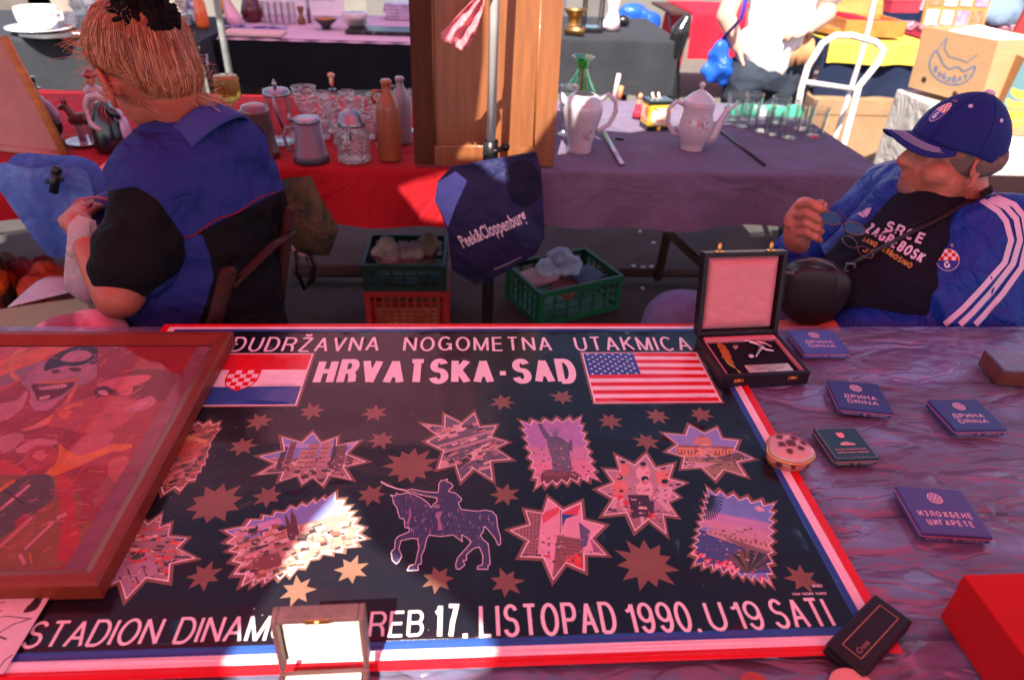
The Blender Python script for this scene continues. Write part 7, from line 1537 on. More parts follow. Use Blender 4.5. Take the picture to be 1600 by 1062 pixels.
# cord and second pair of glasses hanging on the shirt
q = MB(); q.tube([onbody(x, y, .004) for x, y in [(1470, 333), (1440, 345), (1400, 362), (1370, 366), (1345, 372)]], .0012, 5); tag(q.build('neck_cord', MC['black_plastic']), 'thin cord around the man\'s neck across the shirt lettering', 'cord')
g2 = thing('eyeglasses', 'dark eyeglasses hanging on the man\'s black shirt below the held pair', 'eyeglasses', onbody(1345, 392))
for c_ in ((1328, 378), (1352, 394)):
    o_ = [onbody(c_[0]+13*math.cos(2*PI*i/20)*.9, c_[1]+8*math.sin(2*PI*i/20)+5*math.cos(2*PI*i/20), .012) for i in range(20)]; q = MB(); q.tube(o_, .0011, 6, closed=True); q.build('rim', m_wire, g2, True)
# ================================================================== farther stalls
def bgt(px, py, z=.76): return at(px, py, z=z)
def simple(name, label, cat, loc, builds, rz=0, group=None):
    t = thing(name, label, cat, loc, rz, group)
    for nm, fn, m_ in builds:
        q = MB(); fn(q); q.build(nm, m_, t)
    return t
m_porb = mat('bright_white_china', (.8, .8, .8), .15, coat=.5, var=.02)
c = bgt(66, 50)
simple('soup_tureen', 'large white china tureen standing on a wide plate at far left', 'tureen', c, [('plate', lambda q: q.lathe([(.09, .008), (.165, .022), (.168, .028), (.1, .016), (.0005, .016)], n=40), m_porb), ('bowl', lambda q: q.lathe(wall([(.06, .016), (.075, .03), (.1, .06), (.104, .1), (.1, .125)], .006), n=40), m_porb), ('handle', lambda q: q.tube([(.1, 0, .1), (.13, 0, .1), (.13, 0, .07), (.1, 0, .065)], .008, 10), m_porb)])
c = bgt(85, 56); q = MB(); q.lathe([(.1, 0), (.16, .01), (.16, .014), (.0005, .008)], n=36); o = q.build('dark_plate', mat('dark_slate_plate', (.05, .05, .055), .4)); o.location = c; tag(o, 'dark plate underneath the wide white plate at far left', 'plate')
c = bgt(132, 58); q = MB(); q.lathe([(.03, 0), (.05, .02), (.052, .024), (.0005, .012)], n=24); o = q.build('small_dish', mat('pink_china', (.75, .6, .62), .2, coat=.4)); o.location = c; tag(o, 'small pink white dish right of the white tureen plate', 'dish')
wine = [(.035, 0), (.036, .003), (.005, .01), (.005, .07), (.025, .085), (.04, .12), (.038, .17)]
for k, (px, py) in enumerate([(112, 45), (130, 38), (150, 44), (168, 36), (185, 42), (200, 34), (140, 26), (176, 24), (118, 24), (276, 44), (292, 38), (286, 26)]):
    p = bgt(px, py); q = MB(); pr_ = wine if k % 3 else [(.04, 0), (.07, .03), (.09, .07)]; q.lathe(wall([(r*1.1, z*1.1) for r, z in pr_], .003), n=20, flute=(10, .03)); o = q.build('wine_glass' if k % 3 else 'glass_bowl', m_cut); o.location = p
    tag(o, ['cut glass bowl nearest the white tureen', 'wine glass second from the white tureen', 'wine glass at the front middle of the left glassware', 'cut glass bowl in the middle of the left glassware', 'wine glass just left of the woman\'s hair', 'wine glass touching the woman\'s hair', 'cut glass bowl at the back of the left glassware', 'wine glass in the back row beside the hair', 'wine glass in the back row behind the tureen handle', 'cut glass bowl just right of the black scrunchie', 'wine glass right of the black scrunchie', 'rear wine glass right of the black scrunchie'][k], 'glass', 'glassware on the far left table')
def jar(px, py, prof, m_, nm, lb, cat, s=1, z=.76):
    p = bgt(px, py, z); q = MB(); q.lathe([(r*s, z_*s) for r, z_ in prof], n=24); o = q.build(nm, m_); o.location = p; return tag(o, lb, cat)
vprof = [(.03, 0), (.045, .02), (.055, .07), (.04, .13), (.02, .16), (.03, .19), (.0005, .188)]
jar(318, 44, [(.03, 0), (.035, .02), (.03, .12), (.012, .17), (.014, .2), (.0005, .2)], mat('orange_gloss', (.75, .14, .03), .2, coat=.4), 'orange_bottle', 'orange bottle beside the thin pole on the far left table', 'bottle', 1.1)
jar(306, 36, vprof, mat('blue_white_gloss', (.2, .22, .5), .2, var=.5, vs=30, second=(.7, .7, .75)), 'patterned_vase', 'blue and white vase behind the orange bottle', 'vase', .9)
jar(348, 22, vprof, mat('amber_gloss', (.7, .25, .03), .15, coat=.5), 'amber_vase', 'small amber vase at the left end of the pink topped table', 'vase', .6)
q = MB(); p = bgt(372, 40); q.tube([p, p+V((-.03, 0, .06)), p+V((-.04, 0, .14)), p+V((0, 0, .18)), p+V((.05, 0, .16))], [.05, .045, .018, .016, .012], 12); tag(q.build('swan_figure', mat('pink_glass', (.8, .4, .5), .15, coat=.6)), 'pink glass swan with a curled neck on the pink topped table', 'figurine')
jar(396, 34, [(.05, 0), (.07, .05), (.05, .12), (.03, .16), (.0005, .16)], mat('maroon_gloss', (.1, .01, .02), .2, coat=.5), 'maroon_vase', 'dark maroon vase behind the pink swan', 'vase', 1)
for k, px in enumerate([418, 428, 438, 448, 458]):
    p = bgt(px, 36+(k % 2)*3); q = MB(); q.lathe(wall([(.02, 0), (.022, .003), (.024, .12)], .002), n=16); o = q.build('tall_glass', m_glass); o.location = p; tag(o, ['leftmost', 'second', 'middle', 'fourth', 'rightmost'][k]+' of the tall glasses lined up on the pink table top', 'glass', 'tall glasses on the pink table')
jar(472, 38, [(.02, 0), (.028, .02), (.01, .05), (.022, .09), (.02, .1), (.0005, .1)], mat('brown_gold_gloss', (.2, .06, .02), .2, coat=.5), 'small_vase', 'small brown vase between the tall glasses and the black bowl', 'vase')
jar(484, 36, [(.012, 0), (.012, .13), (.0005, .135)], m_pewter, 'pewter_candlestick', 'slim pewter candlestick beside the small brown vase', 'candlestick')
jar(510, 46, [(.025, 0), (.03, .02), (.07, .055), (.0705, .06)], mat('black_gloss', (.02, .02, .02), .2, coat=.5), 'black_bowl', 'black bowl with orange inside left of the black tray', 'bowl'); jar(510, 46, [(.0005, .04), (.06, .056), (.069, .061)], mat('orange_lining', (.6, .12, .03), .3), 'orange_lining', 'orange inside of the small black bowl', 'lining'); bpy.data.objects['orange_lining'].parent = bpy.data.objects['black_bowl']; bpy.data.objects['orange_lining'].location = (0, 0, 0)
for k_ in ('category', 'label'): del bpy.data.objects['orange_lining'][k_]
p = bgt(585, 52); q = MB(); q.box((.07, .02, .012), (.46, .2, .022), .006); o = q.build('black_tray', mat('black_lacquer_tray', (.012, .01, .014), .35, var=.6, vs=40, second=(.2, .15, .15), thr=.66)); o.location = p; tag(o, 'black tray with small trinkets at the right end of the pink table', 'tray')
for k in range(3): jar(556, 40, [(.05, .0+.012*k), (.075, .02+.014*k), (.076, .024+.014*k), (.0005, .01+.012*k)], mat('pale_bowl', (.75, .6, .6), .25), 'china_bowl', ['lowest', 'middle', 'top'][k]+' pale bowl of the stack on the black tray', 'bowl', 1.05, .785+.004*k)
jar(556, 40, [(.05, .036), (.0765, .062), (.077, .066), (.0005, .05)], MC['pale_bowl'], 'china_bowl', 'pinkish bowl set inside the stack on the black tray', 'bowl', 1.05, .79)
p = bgt(625, 30); q = MB()
for k in range(5): q.box((.01*math.sin(k*2), 0, .012+k*.02), (.2, .14, .018), .003, rot=(0, 0, .1*math.sin(k)))
o = q.build('plate_pile', mat('lilac_plates', (.45, .32, .45), .3, var=.4, vs=20)); o.location = p; tag(o, 'lilac grey pile of flat dishes next to the wooden cupboard door', 'dishes', kind='stuff')
p = bgt(398, 54); q = MB(); q.box((0, 0, .008), (.33, .14, .014), .002, rot=(0, 0, -.02)); o = q.build('pale_folder', mat('pale_pink_card', (.7, .45, .42), .7)); o.location = p; tag(o, 'flat pale pink folder at the left front of the pink table', 'folder')
p = bgt(400, 44); q = MB(); q.box((0, 0, .005), (.36, .03, .008), .001); o = q.build('blue_strip_card', mat('blue_speckled_card', (.5, .4, .6), .5, second=(.03, .03, .25), thr=.5, vs=30, stretch=(1, 1, 1))); o.location = p; tag(o, 'narrow card strip with blue marks behind the pale pink folder', 'card')
for px0, px1, lb, col in ((395, 445, 'white framed picture leaning at the back of the pink table', (.6, .45, .42)), (455, 532, 'white picture with pale brown image at the back of the pink table', (.65, .5, .42))):
    a, b = at(px0, 14, Y=5.1), at(px1, 14, Y=5.1); t = thing('leaning_picture', lb, 'picture', ((a.x+b.x)/2, 5.1, .76)); w2 = b.x-a.x
    q = MB(); q.box((0, 0, .17), (w2+.05, .015, .34), .002, rot=(-.12, 0, 0)); q.build('frame', mat('white_mount', (.75, .68, .7), .6), t); q = MB(); q.box((0, -.012, .2), (w2*.8, .004, .2), rot=(-.12, 0, 0)); q.build('picture', mat('pic_'+str(px0), col, .5, var=.5, vs=8, second=(.3, .16, .12)), t)
# seller in black behind the pink table
pv = V((.02, 5.75, 0)); ps = thing('person', 'seller in black top and bare forearms behind the pink topped table', 'person', pv)
q = MB(); B0 = pv
q.chain([(B0+V((0, 0, .92)), .13), (B0+V((0, -.03, 1.25)), .15), (B0+V((0, -.05, 1.42)), .07), (B0+V((0, -.06, 1.5)), .055)]); q.ell(B0+V((0, -.07, 1.62)), (.075, .09, .115)); q.ell(B0+V((0, -.165, 1.6)), (.012, .02, .02))
for s_ in (-1, 1): q.chain([(B0+V((s_*.17, -.03, 1.36)), .055), (B0+V((s_*.24, -.12, 1.1)), .045), (B0+V((s_*.1+.05, -.42, .93)), .03)]); hand(q, B0+V((s_*.1+.05, -.42, .93)), V((.1, -1, -.35)), V((0, 0, -1)), .4); q.chain([(B0+V((s_*.09, 0, .9)), .1), (B0+V((s_*.1, 0, .5)), .07), (B0+V((s_*.1, 0, .08)), .045), (B0+V((s_*.1, -.12, .04)), .035)]); q.ell(B0+V((s_*.075, -.07, 1.61)), (.01, .02, .03))
q.build('body', m_skin, ps, True, remesh=.009, smooth=4)
q = MB(); q.chain([(B0+V((0, 0, .88)), .165), (B0+V((0, -.03, 1.25)), .185), (B0+V((0, -.04, 1.38)), .1)])
for s_ in (-1, 1): q.chain([(B0+V((s_*.16, -.03, 1.36)), .08), (B0+V((s_*.23, -.1, 1.14)), .065)])
q.build('black_top', m_teeb, ps, True, remesh=.012, smooth=6)
q = MB()
for s_ in (-1, 1): q.chain([(B0+V((s_*.08, 0, .86)), .13), (B0+V((s_*.1, 0, .5)), .09), (B0+V((s_*.1, 0, .1)), .065)])
q.build('trousers', m_teeb, ps, True, remesh=.012, smooth=6); q = MB(); q.ell(B0+V((0, -.05, 1.66)), (.085, .095, .095)); q.build('hair', mat('brown_hair', (.06, .03, .02), .5, bump=.5, bs=200), ps, True)
# dark table right of the panel
jar(896, 50, [(.05, 0), (.055, .01), (.035, .03), (.045, .09), (.07, .13), (.07, .14), (.0005, .138)], m_brass, 'brass_mortar', 'brass mortar standing beside the wooden cupboard door', 'mortar', 1)
q = MB(); p = bgt(896, 52); q.tube([p+V((-.06, -.05, .025)), p+V((.05, -.1, .025))], .025, 14); tag(q.build('brass_cylinder', m_brass), 'short brass cylinder lying in front of the brass mortar', 'cylinder')
p = bgt(924, 48); t = thing('lantern', 'black metal lantern with glass sides left of the china figurine', 'lantern', p)
q = MB(); q.box((0, 0, .012), (.13, .13, .024), .003); q.build('base', m_blk, t); q = MB(); q.lathe([(.1, .2), (.03, .27), (.012, .3), (.0005, .3)], n=4); q.build('roof', m_blk, t)
for sx in (-1, 1):
    for sy in (-1, 1): q = MB(); q.box((sx*.055, sy*.055, .11), (.012, .012, .19)); q.build('post', m_blk, t)
q = MB(); q.box((0, 0, .11), (.095, .095, .17)); q.build('pane', m_glass, t)
p = bgt(955, 46); t = thing('figurine', 'tall white and pink china figurine at the back right table', 'figurine', p); q = MB(); q.lathe([(.06, 0), (.05, .06), (.03, .12), (.045, .18), (.03, .23), (.012, .25)], n=24); q.ell((-.04, -.02, .03), (.05, .035, .03)); q.build('gown', mat('pink_white_china', (.8, .68, .72), .2, coat=.5, second=(.6, .25, .3), vs=14, thr=.6), t); q = MB(); q.ell((0, 0, .275), (.025, .025, .03)); q.build('head', m_porb, t)
jar(972, 40, [(.03, 0), (.05, .02), (.05, .05), (.0005, .07)], m_blk, 'black_pot', 'small black pot just right of the tall china figurine', 'pot')
# things beyond that table
m_blupl = mat('bright_blue_plastic', (.02, .12, .6), .3, var=.3, vs=6, translucent=.3, wrinkle=.7, ws=8, coat=.2)
p = at(990, 26, Y=6.4); q = MB(); q.ell(p+V((0, 0, -.03)), (.16, .1, .14)); q.ell(p+V((.14, 0, -.05)), (.1, .08, .1)); tag(q.build('blue_sack', m_blupl, remesh=.02, smooth=3, disp=lambda co, no: co+no*.03*nz(co.x*9, co.y*9, co.z*9)), 'bulging blue plastic sack behind the back right table', 'sack')
ct = at(1110, 60, z=.35)
rt_ = thing('folding_table', 'folding table with black crossed legs under red cloth behind the white shirted woman', 'table', (2.0, 6.4, 0)); q = MB(); q.box((2.15, 6.45, .72), (.9, .7, .02)); q.build('table_top', m_leg, rt_, True)
for x in (1.85, 2.5):
    for y0_, y1_ in ((6.15, 6.7), (6.7, 6.15)): q = MB(); q.tube([(x, y0_, 0), (x, y1_, .71)], .014, 8); q.build('leg', m_blk, rt_, True)
m_redb = mat('red_background_cloth', (.5, .012, .03), .75, wrinkle=.4, ws=4)
cloth('red_tablecloth', 'red cloth hanging to a point beside the white shirted woman', m_redb, at(1082, 20, z=.74).x, 2.62, 6.85, 6.05, .35, fold=.04, seed=9, dropL=.45, zt=.74)
q = MB(); p = bgt(1058, 50, .8); q.chain([(p+V((0, 0, -.15)), .05), (p+V((.02, 0, 0)), .06), (p+V((.05, 0, .08)), .03)]); tag(q.build('black_backpack', m_blk, remesh=.012, smooth=4), 'black bag standing at the right end of the charcoal cloth table', 'bag')
# woman in white
W0_ = at(1203, 80, Y=3.75); wx, wy = W0_.x, 3.75; wz = W0_.z
pw_ = thing('person', 'shopper in a white T-shirt and dark trousers with one hand in her pocket', 'person', (wx, wy, 0))
def Wp(px, py, d=0): return at(px, py, Y=wy+d)
q = MB(); sh_z = wz+.48
LSh, RSh = V((wx-.19, wy, sh_z)), V((wx+.2, wy, sh_z))
q.chain([(V((wx, wy, wz-.1)), .14), (V((wx, wy, wz+.12)), .13), (V((wx, wy, sh_z-.1)), .14), (V((wx, wy, sh_z+.06)), .055), (V((wx, wy-.01, sh_z+.14)), .055)]); q.ell((wx, wy-.02, sh_z+.24), (.075, .092, .115)); q.ell((wx, wy-.115, sh_z+.23), (.013, .02, .02)); q.ell((wx, wy-.09, sh_z+.18), (.03, .015, .01))
for s_ in (-1, 1): q.ell((wx+s_*.077, wy-.01, sh_z+.23), (.01, .018, .03)); q.ell((wx+s_*.03, wy-.1, sh_z+.255), (.012, .008, .006))
q.chain([(LSh, .052), (Wp(1134, 25, -.02), .048), (Wp(1153, 74, -.04), .034)]); hand(q, Wp(1153, 74, -.04), V((.35, -.1, -1)), V((1, 0, 0)), .3, .95)
q.chain([(RSh, .052), (Wp(1290, 22, .0), .05), (Wp(1262, 44, -.16), .036)]); hand(q, Wp(1262, 44, -.16), V((-1, -.3, .1)), V((0, .4, -1)), 1.0, .95, -1)
for s_ in (-1, 1): q.chain([(V((wx+s_*.09, wy, wz-.12)), .1), (V((wx+s_*.1, wy, .48)), .07), (V((wx+s_*.11, wy, .08)), .045), (V((wx+s_*.11, wy-.13, .04)), .035)])
q.build('body', mat('light_skin', (.62, .36, .27), .5, sss=.1), pw_, True, remesh=.007, smooth=4)
q = MB(); q.chain([(V((wx, wy-.01, wz+.0)), .15), (V((wx, wy-.02, wz+.1)), .155), (V((wx+.0, wy-.03, wz+.3)), .165), (V((wx, wy, sh_z-.04)), .1)]); q.ell((wx, wy-.01, wz+.04), (.185, .13, .13))
for (s_, a_) in ((-1, LSh), (1, RSh)): q.chain([(a_, .085), (V((a_.x+s_*.05, wy, sh_z-.18)), .075)])
q.build('white_tee_shirt', mat('white_tee', (.78, .78, .8), .8, wrinkle=.3), pw_, True, remesh=.009, smooth=6, disp=folds(.008, 7, 7, 9, 3))
q = MB(); q.ell((wx, wy, wz-.1), (.185, .14, .14))
for s_ in (-1, 1): q.chain([(V((wx+s_*.09, wy, wz-.12)), .125), (V((wx+s_*.1, wy, .48)), .095), (V((wx+s_*.11, wy, .1)), .07)])
q.build('trousers', mat('slate_trousers', (.03, .038, .055), .75, wrinkle=.4, ws=7), pw_, True, remesh=.01, smooth=6, disp=folds(.007, 8, 8, 12, 8))
for s_ in (-1, 1): q = MB(); q.chain([(V((wx+s_*.11, wy, .05)), .045), (V((wx+s_*.11, wy-.17, .04)), .036)]); q.build('shoe', MC['dark_shoe'], pw_, True, remesh=.01, smooth=3)
q = MB(); q.ell((wx, wy+.01, sh_z+.27), (.09, .1, .105)); q.ell((wx, wy+.05, sh_z+.18), (.08, .06, .1)); q.build('hair', MC['brown_hair'], pw_, True, remesh=.01, smooth=3)
t = thing('shopping_bag', 'bright blue plastic shopping bag hanging at the white shirted woman\'s hip', 'bag', Wp(1122, 100, -.05))
q = MB(); pts = [(1134, 52), (1146, 95), (1148, 132), (1128, 136), (1106, 128), (1098, 112), (1112, 82), (1122, 62)]; o_ = [Wp(*p, -.02) for p in pts]; c_ = sum(o_, V((0, 0, 0)))/len(o_)
for p_ in o_: q.chain([(c_, .06), (p_+(c_-p_)*.22, .03)])
q.build('bag_body', m_blupl, t, True, remesh=.012, smooth=4, disp=lambda co, no: co+no*.022*nz(co.x*14, co.y*14, co.z*14, 1))
q = MB(); q.tube([Wp(1130, 60, -.03), Wp(1158, 30, -.17), Wp(1170, -20, -.19), LSh+V((.06, -.06, .07))], .012, 8, flat=.4); q.build('strap', mat('violet_strap', (.08, .06, .4), .6), t, True)
t = thing('fringed_bag', 'tan fringed handbag at the white shirted woman\'s other hip', 'bag', Wp(1250, 75, -.1)); m_tan = mat('tan_suede', (.5, .25, .12), .8, var=.2, vs=20)
q = MB(); q.ell(Wp(1252, 72, -.1), (.07, .04, .06)); q.build('bag_body', m_tan, t, True); rr = random.Random(2)
for k in range(14): q = MB(); x_ = 1235+k*2.6; q.tube([Wp(x_+4, 72, -.15), Wp(x_, 100+rr.uniform(-4, 4), -.155)], [.006, .009], 6, flat=.5); q.build('tassel', m_tan, t, True)
q = MB(); q.tube([Wp(1262, 62, -.12), Wp(1256, 20, -.17), Wp(1254, -30, -.18), RSh+V((-.06, -.06, .08))], .005, 8); q.build('strap', m_tan, t, True)
# hand truck
HY = 3.4; m_wtube = mat('chipped_white_tube', (.6, .55, .52), .4, var=.15, vs=30, second=(.3, .18, .12), thr=.64); ht = thing('hand_truck', 'white tubular hand truck with chipped paint standing behind the tumblers', 'hand truck', (at(1312, 215, Y=HY).x, HY, 0))
def Hh(x, y, d=0): return at(x, y, Y=HY+d)
lf = [Hh(1305, 225, -.12), Hh(1258, 110, .05)]
q = MB(); q.tube([V((Hh(1240, 190, -.1).x-.02, HY-.25, .12)), Hh(1252, 138), Hh(1262, 105, .03), Hh(1285, 68, .05), Hh(1305, 56, .06), Hh(1330, 56, .06), Hh(1368, 66, .06), Hh(1380, 78, .05), Hh(1372, 98, .03), Hh(1342, 135, 0), Hh(1330, 180, -.08), Hh(1318, 225, -.14), V((Hh(1318, 225).x-.02, HY-.3, .12))], .0155, 12); q.build('handle_frame', m_wtube, ht, True)
q = MB(); q.tube([Hh(1255, 128), Hh(1338, 140)], .012, 10); q.build('cross_bar', m_wtube, ht, True)
for x_ in (Hh(1240, 190).x, Hh(1318, 225).x-.02): q = MB(); q.tube([(x_-.02, HY-.27, .11), (x_+.02, HY-.27, .11)], .11, 20); q.build('wheel', m_blk, ht, True)
# thin pole behind with clamp
q = MB(); q.tube([(at(1372, -60, Y=3.75).x, 3.75, 2.4), at(1372, -30, Y=3.75), at(1358, 40, Y=3.75), at(1340, 105, Y=3.7), at(1310, 200, Y=3.65), (at(1290, 240, Y=3.6).x, 3.6, 0)], .013, 10); tag(q.build('awning_pole', mat('scratched_white_pole', (.55, .52, .52), .4, var=.3, vs=6)), 'slanting pale awning pole passing behind the hand truck', 'pole')
q = MB(); q.tube([(at(338, 0, Y=3.85).x, 3.85, 2.4), (at(338, 0, Y=3.85).x, 3.85, 0)], .018, 10); tag(q.build('parasol_pole', m_pole), 'pale parasol pole standing between the far left and pink tables', 'pole')
# right stall
cloth('yellow_cloth', 'yellow cloth hanging from the right stall below the wooden cases', mat('yellow_background_cloth', (.6, .42, .06), .75, wrinkle=.5, ws=4), at(1285, 60, z=.75).x, at(1430, 60, z=.75).x, 5.5, at(1350, 66, z=.75).y, .13, fold=.05, seed=12, zt=.75)
yf_ = at(1350, 66, z=.75).y; trestle('folding_table', 'long table of the right stall under the yellow and dark blue cloths', at(1285, 60, z=.75).x+.02, 5.2, yf_+.03, 5.6)
cloth('dark_blue_cloth', 'dark blue cloth hanging under the yellow cloth of the right stall', mat('dark_blue_background_cloth', (.012, .018, .045), .85, wrinkle=.4, ws=4), at(1285, 60, z=.75).x-.02, 5.25, 5.62, yf_+.02, .5, fold=.05, seed=13, zt=.745, dropL=.5)
tcar = at(1375, 150, Y=4.4); t = thing('carton', 'closed brown carton on the ground under the yellow cloth', 'carton', (tcar.x, yf_+.1, 0)); q = MB(); q.box((0, 0, .2), (.6, .4, .4), .004); q.build('carton_body', mat('mid_brown_carton', (.3, .18, .1), .8, var=.15), t); q = MB(); q.box((0, -.201, .3), (.6, .002, .004)); q.build('seam', m_leg, t)  # even mid-brown card with slight tone variation
m_csw = mat('honey_wood', (.4, .17, .04), .35, var=.3, stretch=(1, 6, 1), coat=.3)
t = thing('wooden_case', 'open honey coloured wooden case with red lining on the right stall', 'case', bgt(1345, 52, .77), .0)
q = MB()
for c_, d_ in [((0, -.16, .05), (.42, .015, .1)), ((0, .16, .05), (.42, .015, .1)), ((-.2, 0, .05), (.015, .3, .1)), ((.2, 0, .05), (.015, .3, .1)), ((0, 0, .008), (.4, .3, .012))]: q.box(c_, d_, .002)
q.build('case_body', m_csw, t); q = MB(); q.box((0, 0, .05), (.38, .29, .05), .01); q.build('red_lining', m_redb, t); q = MB(); q.box((0, .22, .2), (.42, .015, .3), .003, rot=(-.45, 0, 0)); q.build('case_lid', m_csw, t); q = MB(); q.box((-.1, -.02, .09), (.17, .17, .05), .02, rot=(.1, .1, .3)); q.build('red_cushion', m_redb, t)
t = thing('wooden_tray', 'flat honey wood lid lying left of the red lined case', 'tray', bgt(1295, 50, .77), .35); q = MB(); q.box((0, 0, .02), (.2, .28, .035), .004); q.build('tray_body', m_csw, t)
t = thing('picture_board', 'board of small square pictures at the back of the right stall', 'board', (at(1490, 20, Y=5.5).x, 5.5, .76)); q = MB(); q.box((0, 0, .2), (.5, .02, .46), .003, rot=(-.15, 0, 0)); q.build('frame', m_csw, t); rr = random.Random(3)
for i in range(4):
    for j in range(3): q = MB(); q.box((-.18+i*.12, -.014-.018*(j-1)*-1, .07+j*.13), (.095, .004, .1), rot=(-.15, 0, 0)); q.build('picture', mat('small_picture_%d' % ((i*3+j) % 4), [(.6, .5, .6), (.6, .15, .08), (.3, .2, .35), (.55, .35, .3)][(i*3+j) % 4], .5, var=.6, vs=25), t)
t_ = []
rr = random.Random(12)
for k in range(46):
    px, py = rr.uniform(1415, 1585), rr.uniform(32, 50); p = bgt(px, py, .765); q = MB()
    kind = k % 3
    if kind == 0: q.box((0, 0, .008), (rr.uniform(.03, .08), rr.uniform(.03, .06), rr.uniform(.01, .03)), .002, rot=(0, 0, rr.uniform(0, 3)))
    elif kind == 1: q.lathe([(.015, 0), (.025, .01), (.02, .03), (.0005, .034)], n=12)
    else: q.ell((0, 0, .012), (.03, .018, .012), n=10, m=6)
    t_.append((q, p))
q = MB()
for a_, p in t_: q.add([V(v)+p for v in a_.v], a_.f, True)
tag(q.build('small_trinkets', mat('pink_trinkets', (.5, .25, .32), .3, var=.6, vs=14, second=(.12, .03, .04), thr=.5)), 'jumble of tiny pink and dark trinkets spread on the right stall', 'trinkets', kind='stuff')
cloth('maroon_cloth', 'maroon cloth over the right part of the right stall', mat('maroon_background_cloth', (.2, .01, .025), .8, wrinkle=.3), at(1425, 56, z=.757).x, 5.2, 5.58, yf_+.05, .1, fold=.03, seed=15, zt=.757)
# fillers at the back: books, red cushion, grey bag
for px, py, d_, col, lb, nm in [(1400, 18, (.3, .2, .1), (.45, .03, .05), 'red cloth lined case lid behind the honey wood case', 'red_case'), (1445, 14, (.3, .2, .12), (.5, .3, .35), 'pale pink box in the back row of the right stall', 'pink_box'), (1290, 16, (.3, .25, .06), (.3, .03, .1), 'crimson flat box behind the shopper\'s elbow', 'crimson_box'), (1330, 8, (.35, .2, .06), (.12, .02, .05), 'dark maroon box in the back row of the right stall', 'maroon_box')]:
    p = bgt(px, py, .76); t = thing(nm, lb, 'box', p, .2); mm = mat('m_'+nm, col, .5, var=.3); q = MB(); q.box((0, 0, d_[2]*.4), (d_[0], d_[1], d_[2]*.8), .006); q.build('box_body', mm, t); q = MB(); q.box((0, 0, d_[2]*.9), (d_[0]+.006, d_[1]+.006, d_[2]*.22), .004); q.build('box_lid', mm, t)
p = bgt(1555, 22, .85); q = MB(); q.ell(p, (.2, .14, .12)); q.ell(p+V((.08, .04, .05)), (.14, .1, .1)); tag(q.build('grey_blue_sack', mat('grey_blue_sacking', (.14, .2, .28), .8, wrinkle=.6, ws=5), remesh=.02, smooth=3, disp=lambda co, no: co+no*.02*nz(co.x*9, co.y*9, co.z*9)), 'grey blue sack in the upper right corner of the picture', 'sack')
# banana cartons
m_card = mat('brown_cardboard', (.42, .25, .13), .8, var=.08, vs=10, bump=.1, bs=200, stretch=(1, 1, 8)); m_cardb = mat('teal_print_cardboard', (.1, .2, .22), .7, var=.1)
def carton4(name, label, A, B, C, H, lays_f=None, m_=m_card, open_=True, up=V((0, 0, 1))):
    """A bottom-left, B bottom-right of the face towards us, C the far bottom corner behind B"""
    t = thing(name, label, 'carton', A); e = (B-A); f_ = (C-B); th = .008; D = A+f_
    def wall_(P, Q, nin, nm='side'):
        q = MB(); vs = [P, Q, Q+up*H, P+up*H]; vs2 = [v+nin*th for v in vs]; q.add(vs+vs2, [[0, 1, 2, 3], [7, 6, 5, 4], [0, 4, 5, 1], [1, 5, 6, 2], [2, 6, 7, 3], [3, 7, 4, 0]]); return q.build(nm, m_, t, True)
    en, fn_ = e.normalized(), f_.normalized()
    wall_(A, B, fn_, 'front_panel'); wall_(D, C, -fn_, 'back_panel'); wall_(A+fn_*th*1.02, D-fn_*th*1.02, en, 'end_panel'); wall_(B+fn_*th*1.02, C-fn_*th*1.02, -en, 'end_panel')
    q = MB(); vs = [A+en*.01+fn_*.01+up*.004, B-en*.01+fn_*.01+up*.004, C-en*.01-fn_*.01+up*.004, D+en*.01-fn_*.01+up*.004]; q.add(vs, [[0, 1, 2, 3]]); q.build('carton_floor', m_, t, True, thick=.005)
    return t, en, fn_
YB = 3.7
A, B = at(1420, 136, Y=YB), at(1520, 172, Y=YB-.05); A1 = at(1440, 52, Y=YB); 
Hc = .27; zA = at(1419, 136, Y=3.75).z; A = at(1419, 136, z=zA); B = at(1530, 166, z=zA); C = B+V((-(B-A).y, (B-A).x, 0)).normalized()*.36
if C.y < B.y: C = B-(C-B)
upv_ = (at(1440, 52, Y=A.y+.03)-A).normalized(); bt, en, fn_ = carton4('banana_carton', 'open brown cardboard carton with a printed blue fruit logo above the man\'s cap', A, B, C, .3, up=upv_)
def onb(u, v, d=.0012): return A+(B-A)*u+upv_*(.3*v)-fn_*d
bl2 = []; GB = (.1, .17, .28)
sm = cr([(.25, .66), (.22, .45), (.3, .3), (.45, .22), (.62, .22), (.76, .32), (.82, .5), (.8, .56), (.7, .46), (.6, .5), (.5, .44), (.4, .5), (.33, .6)], 4)
for q_ in mitre(sm+[sm[0]], .022): bl2.append((q_, GB))
for q_ in mitre([(.28, .68), (.36, .9), (.37, .72), (.46, .62), (.56, .62), (.7, .6), (.8, .74)], .014): bl2.append((q_, GB))
for k in range(13): bl2.append((circ(.3+.042*k, .40+.06*math.sin(k*2.1)-.1*math.sin(k/12*PI), .013, 8), (.35, .1, .08) if k % 2 else GB))
for q_ in letters('BANABAY', .3, .76, .36, .09, wt=.2): bl2.append(([(x, y-.12*math.sin((x-.3)/.46*PI)) for x, y in q_], GB))
for (x, y) in ((.2, .18), (.66, .08)): bl2.append((circ(x, y, .035, 12, .05), (.05, .02, .015)))
printed('fruit_logo', bl2, m_paper, bt, lambda u, v: onb(u, v))
q = MB(); q.box((0, 0, 0), (.3, .22, .06), .02, rot=(.1, .05, math.atan2(en.y, en.x))); o = q.build('white_paper_pile', mat('white_paper_pile', (.75, .75, .72), .7, var=.05)); o.location = (A+C)/2+V((0, 0, .27)); tag(o, 'white paper filling the open brown carton', 'paper')
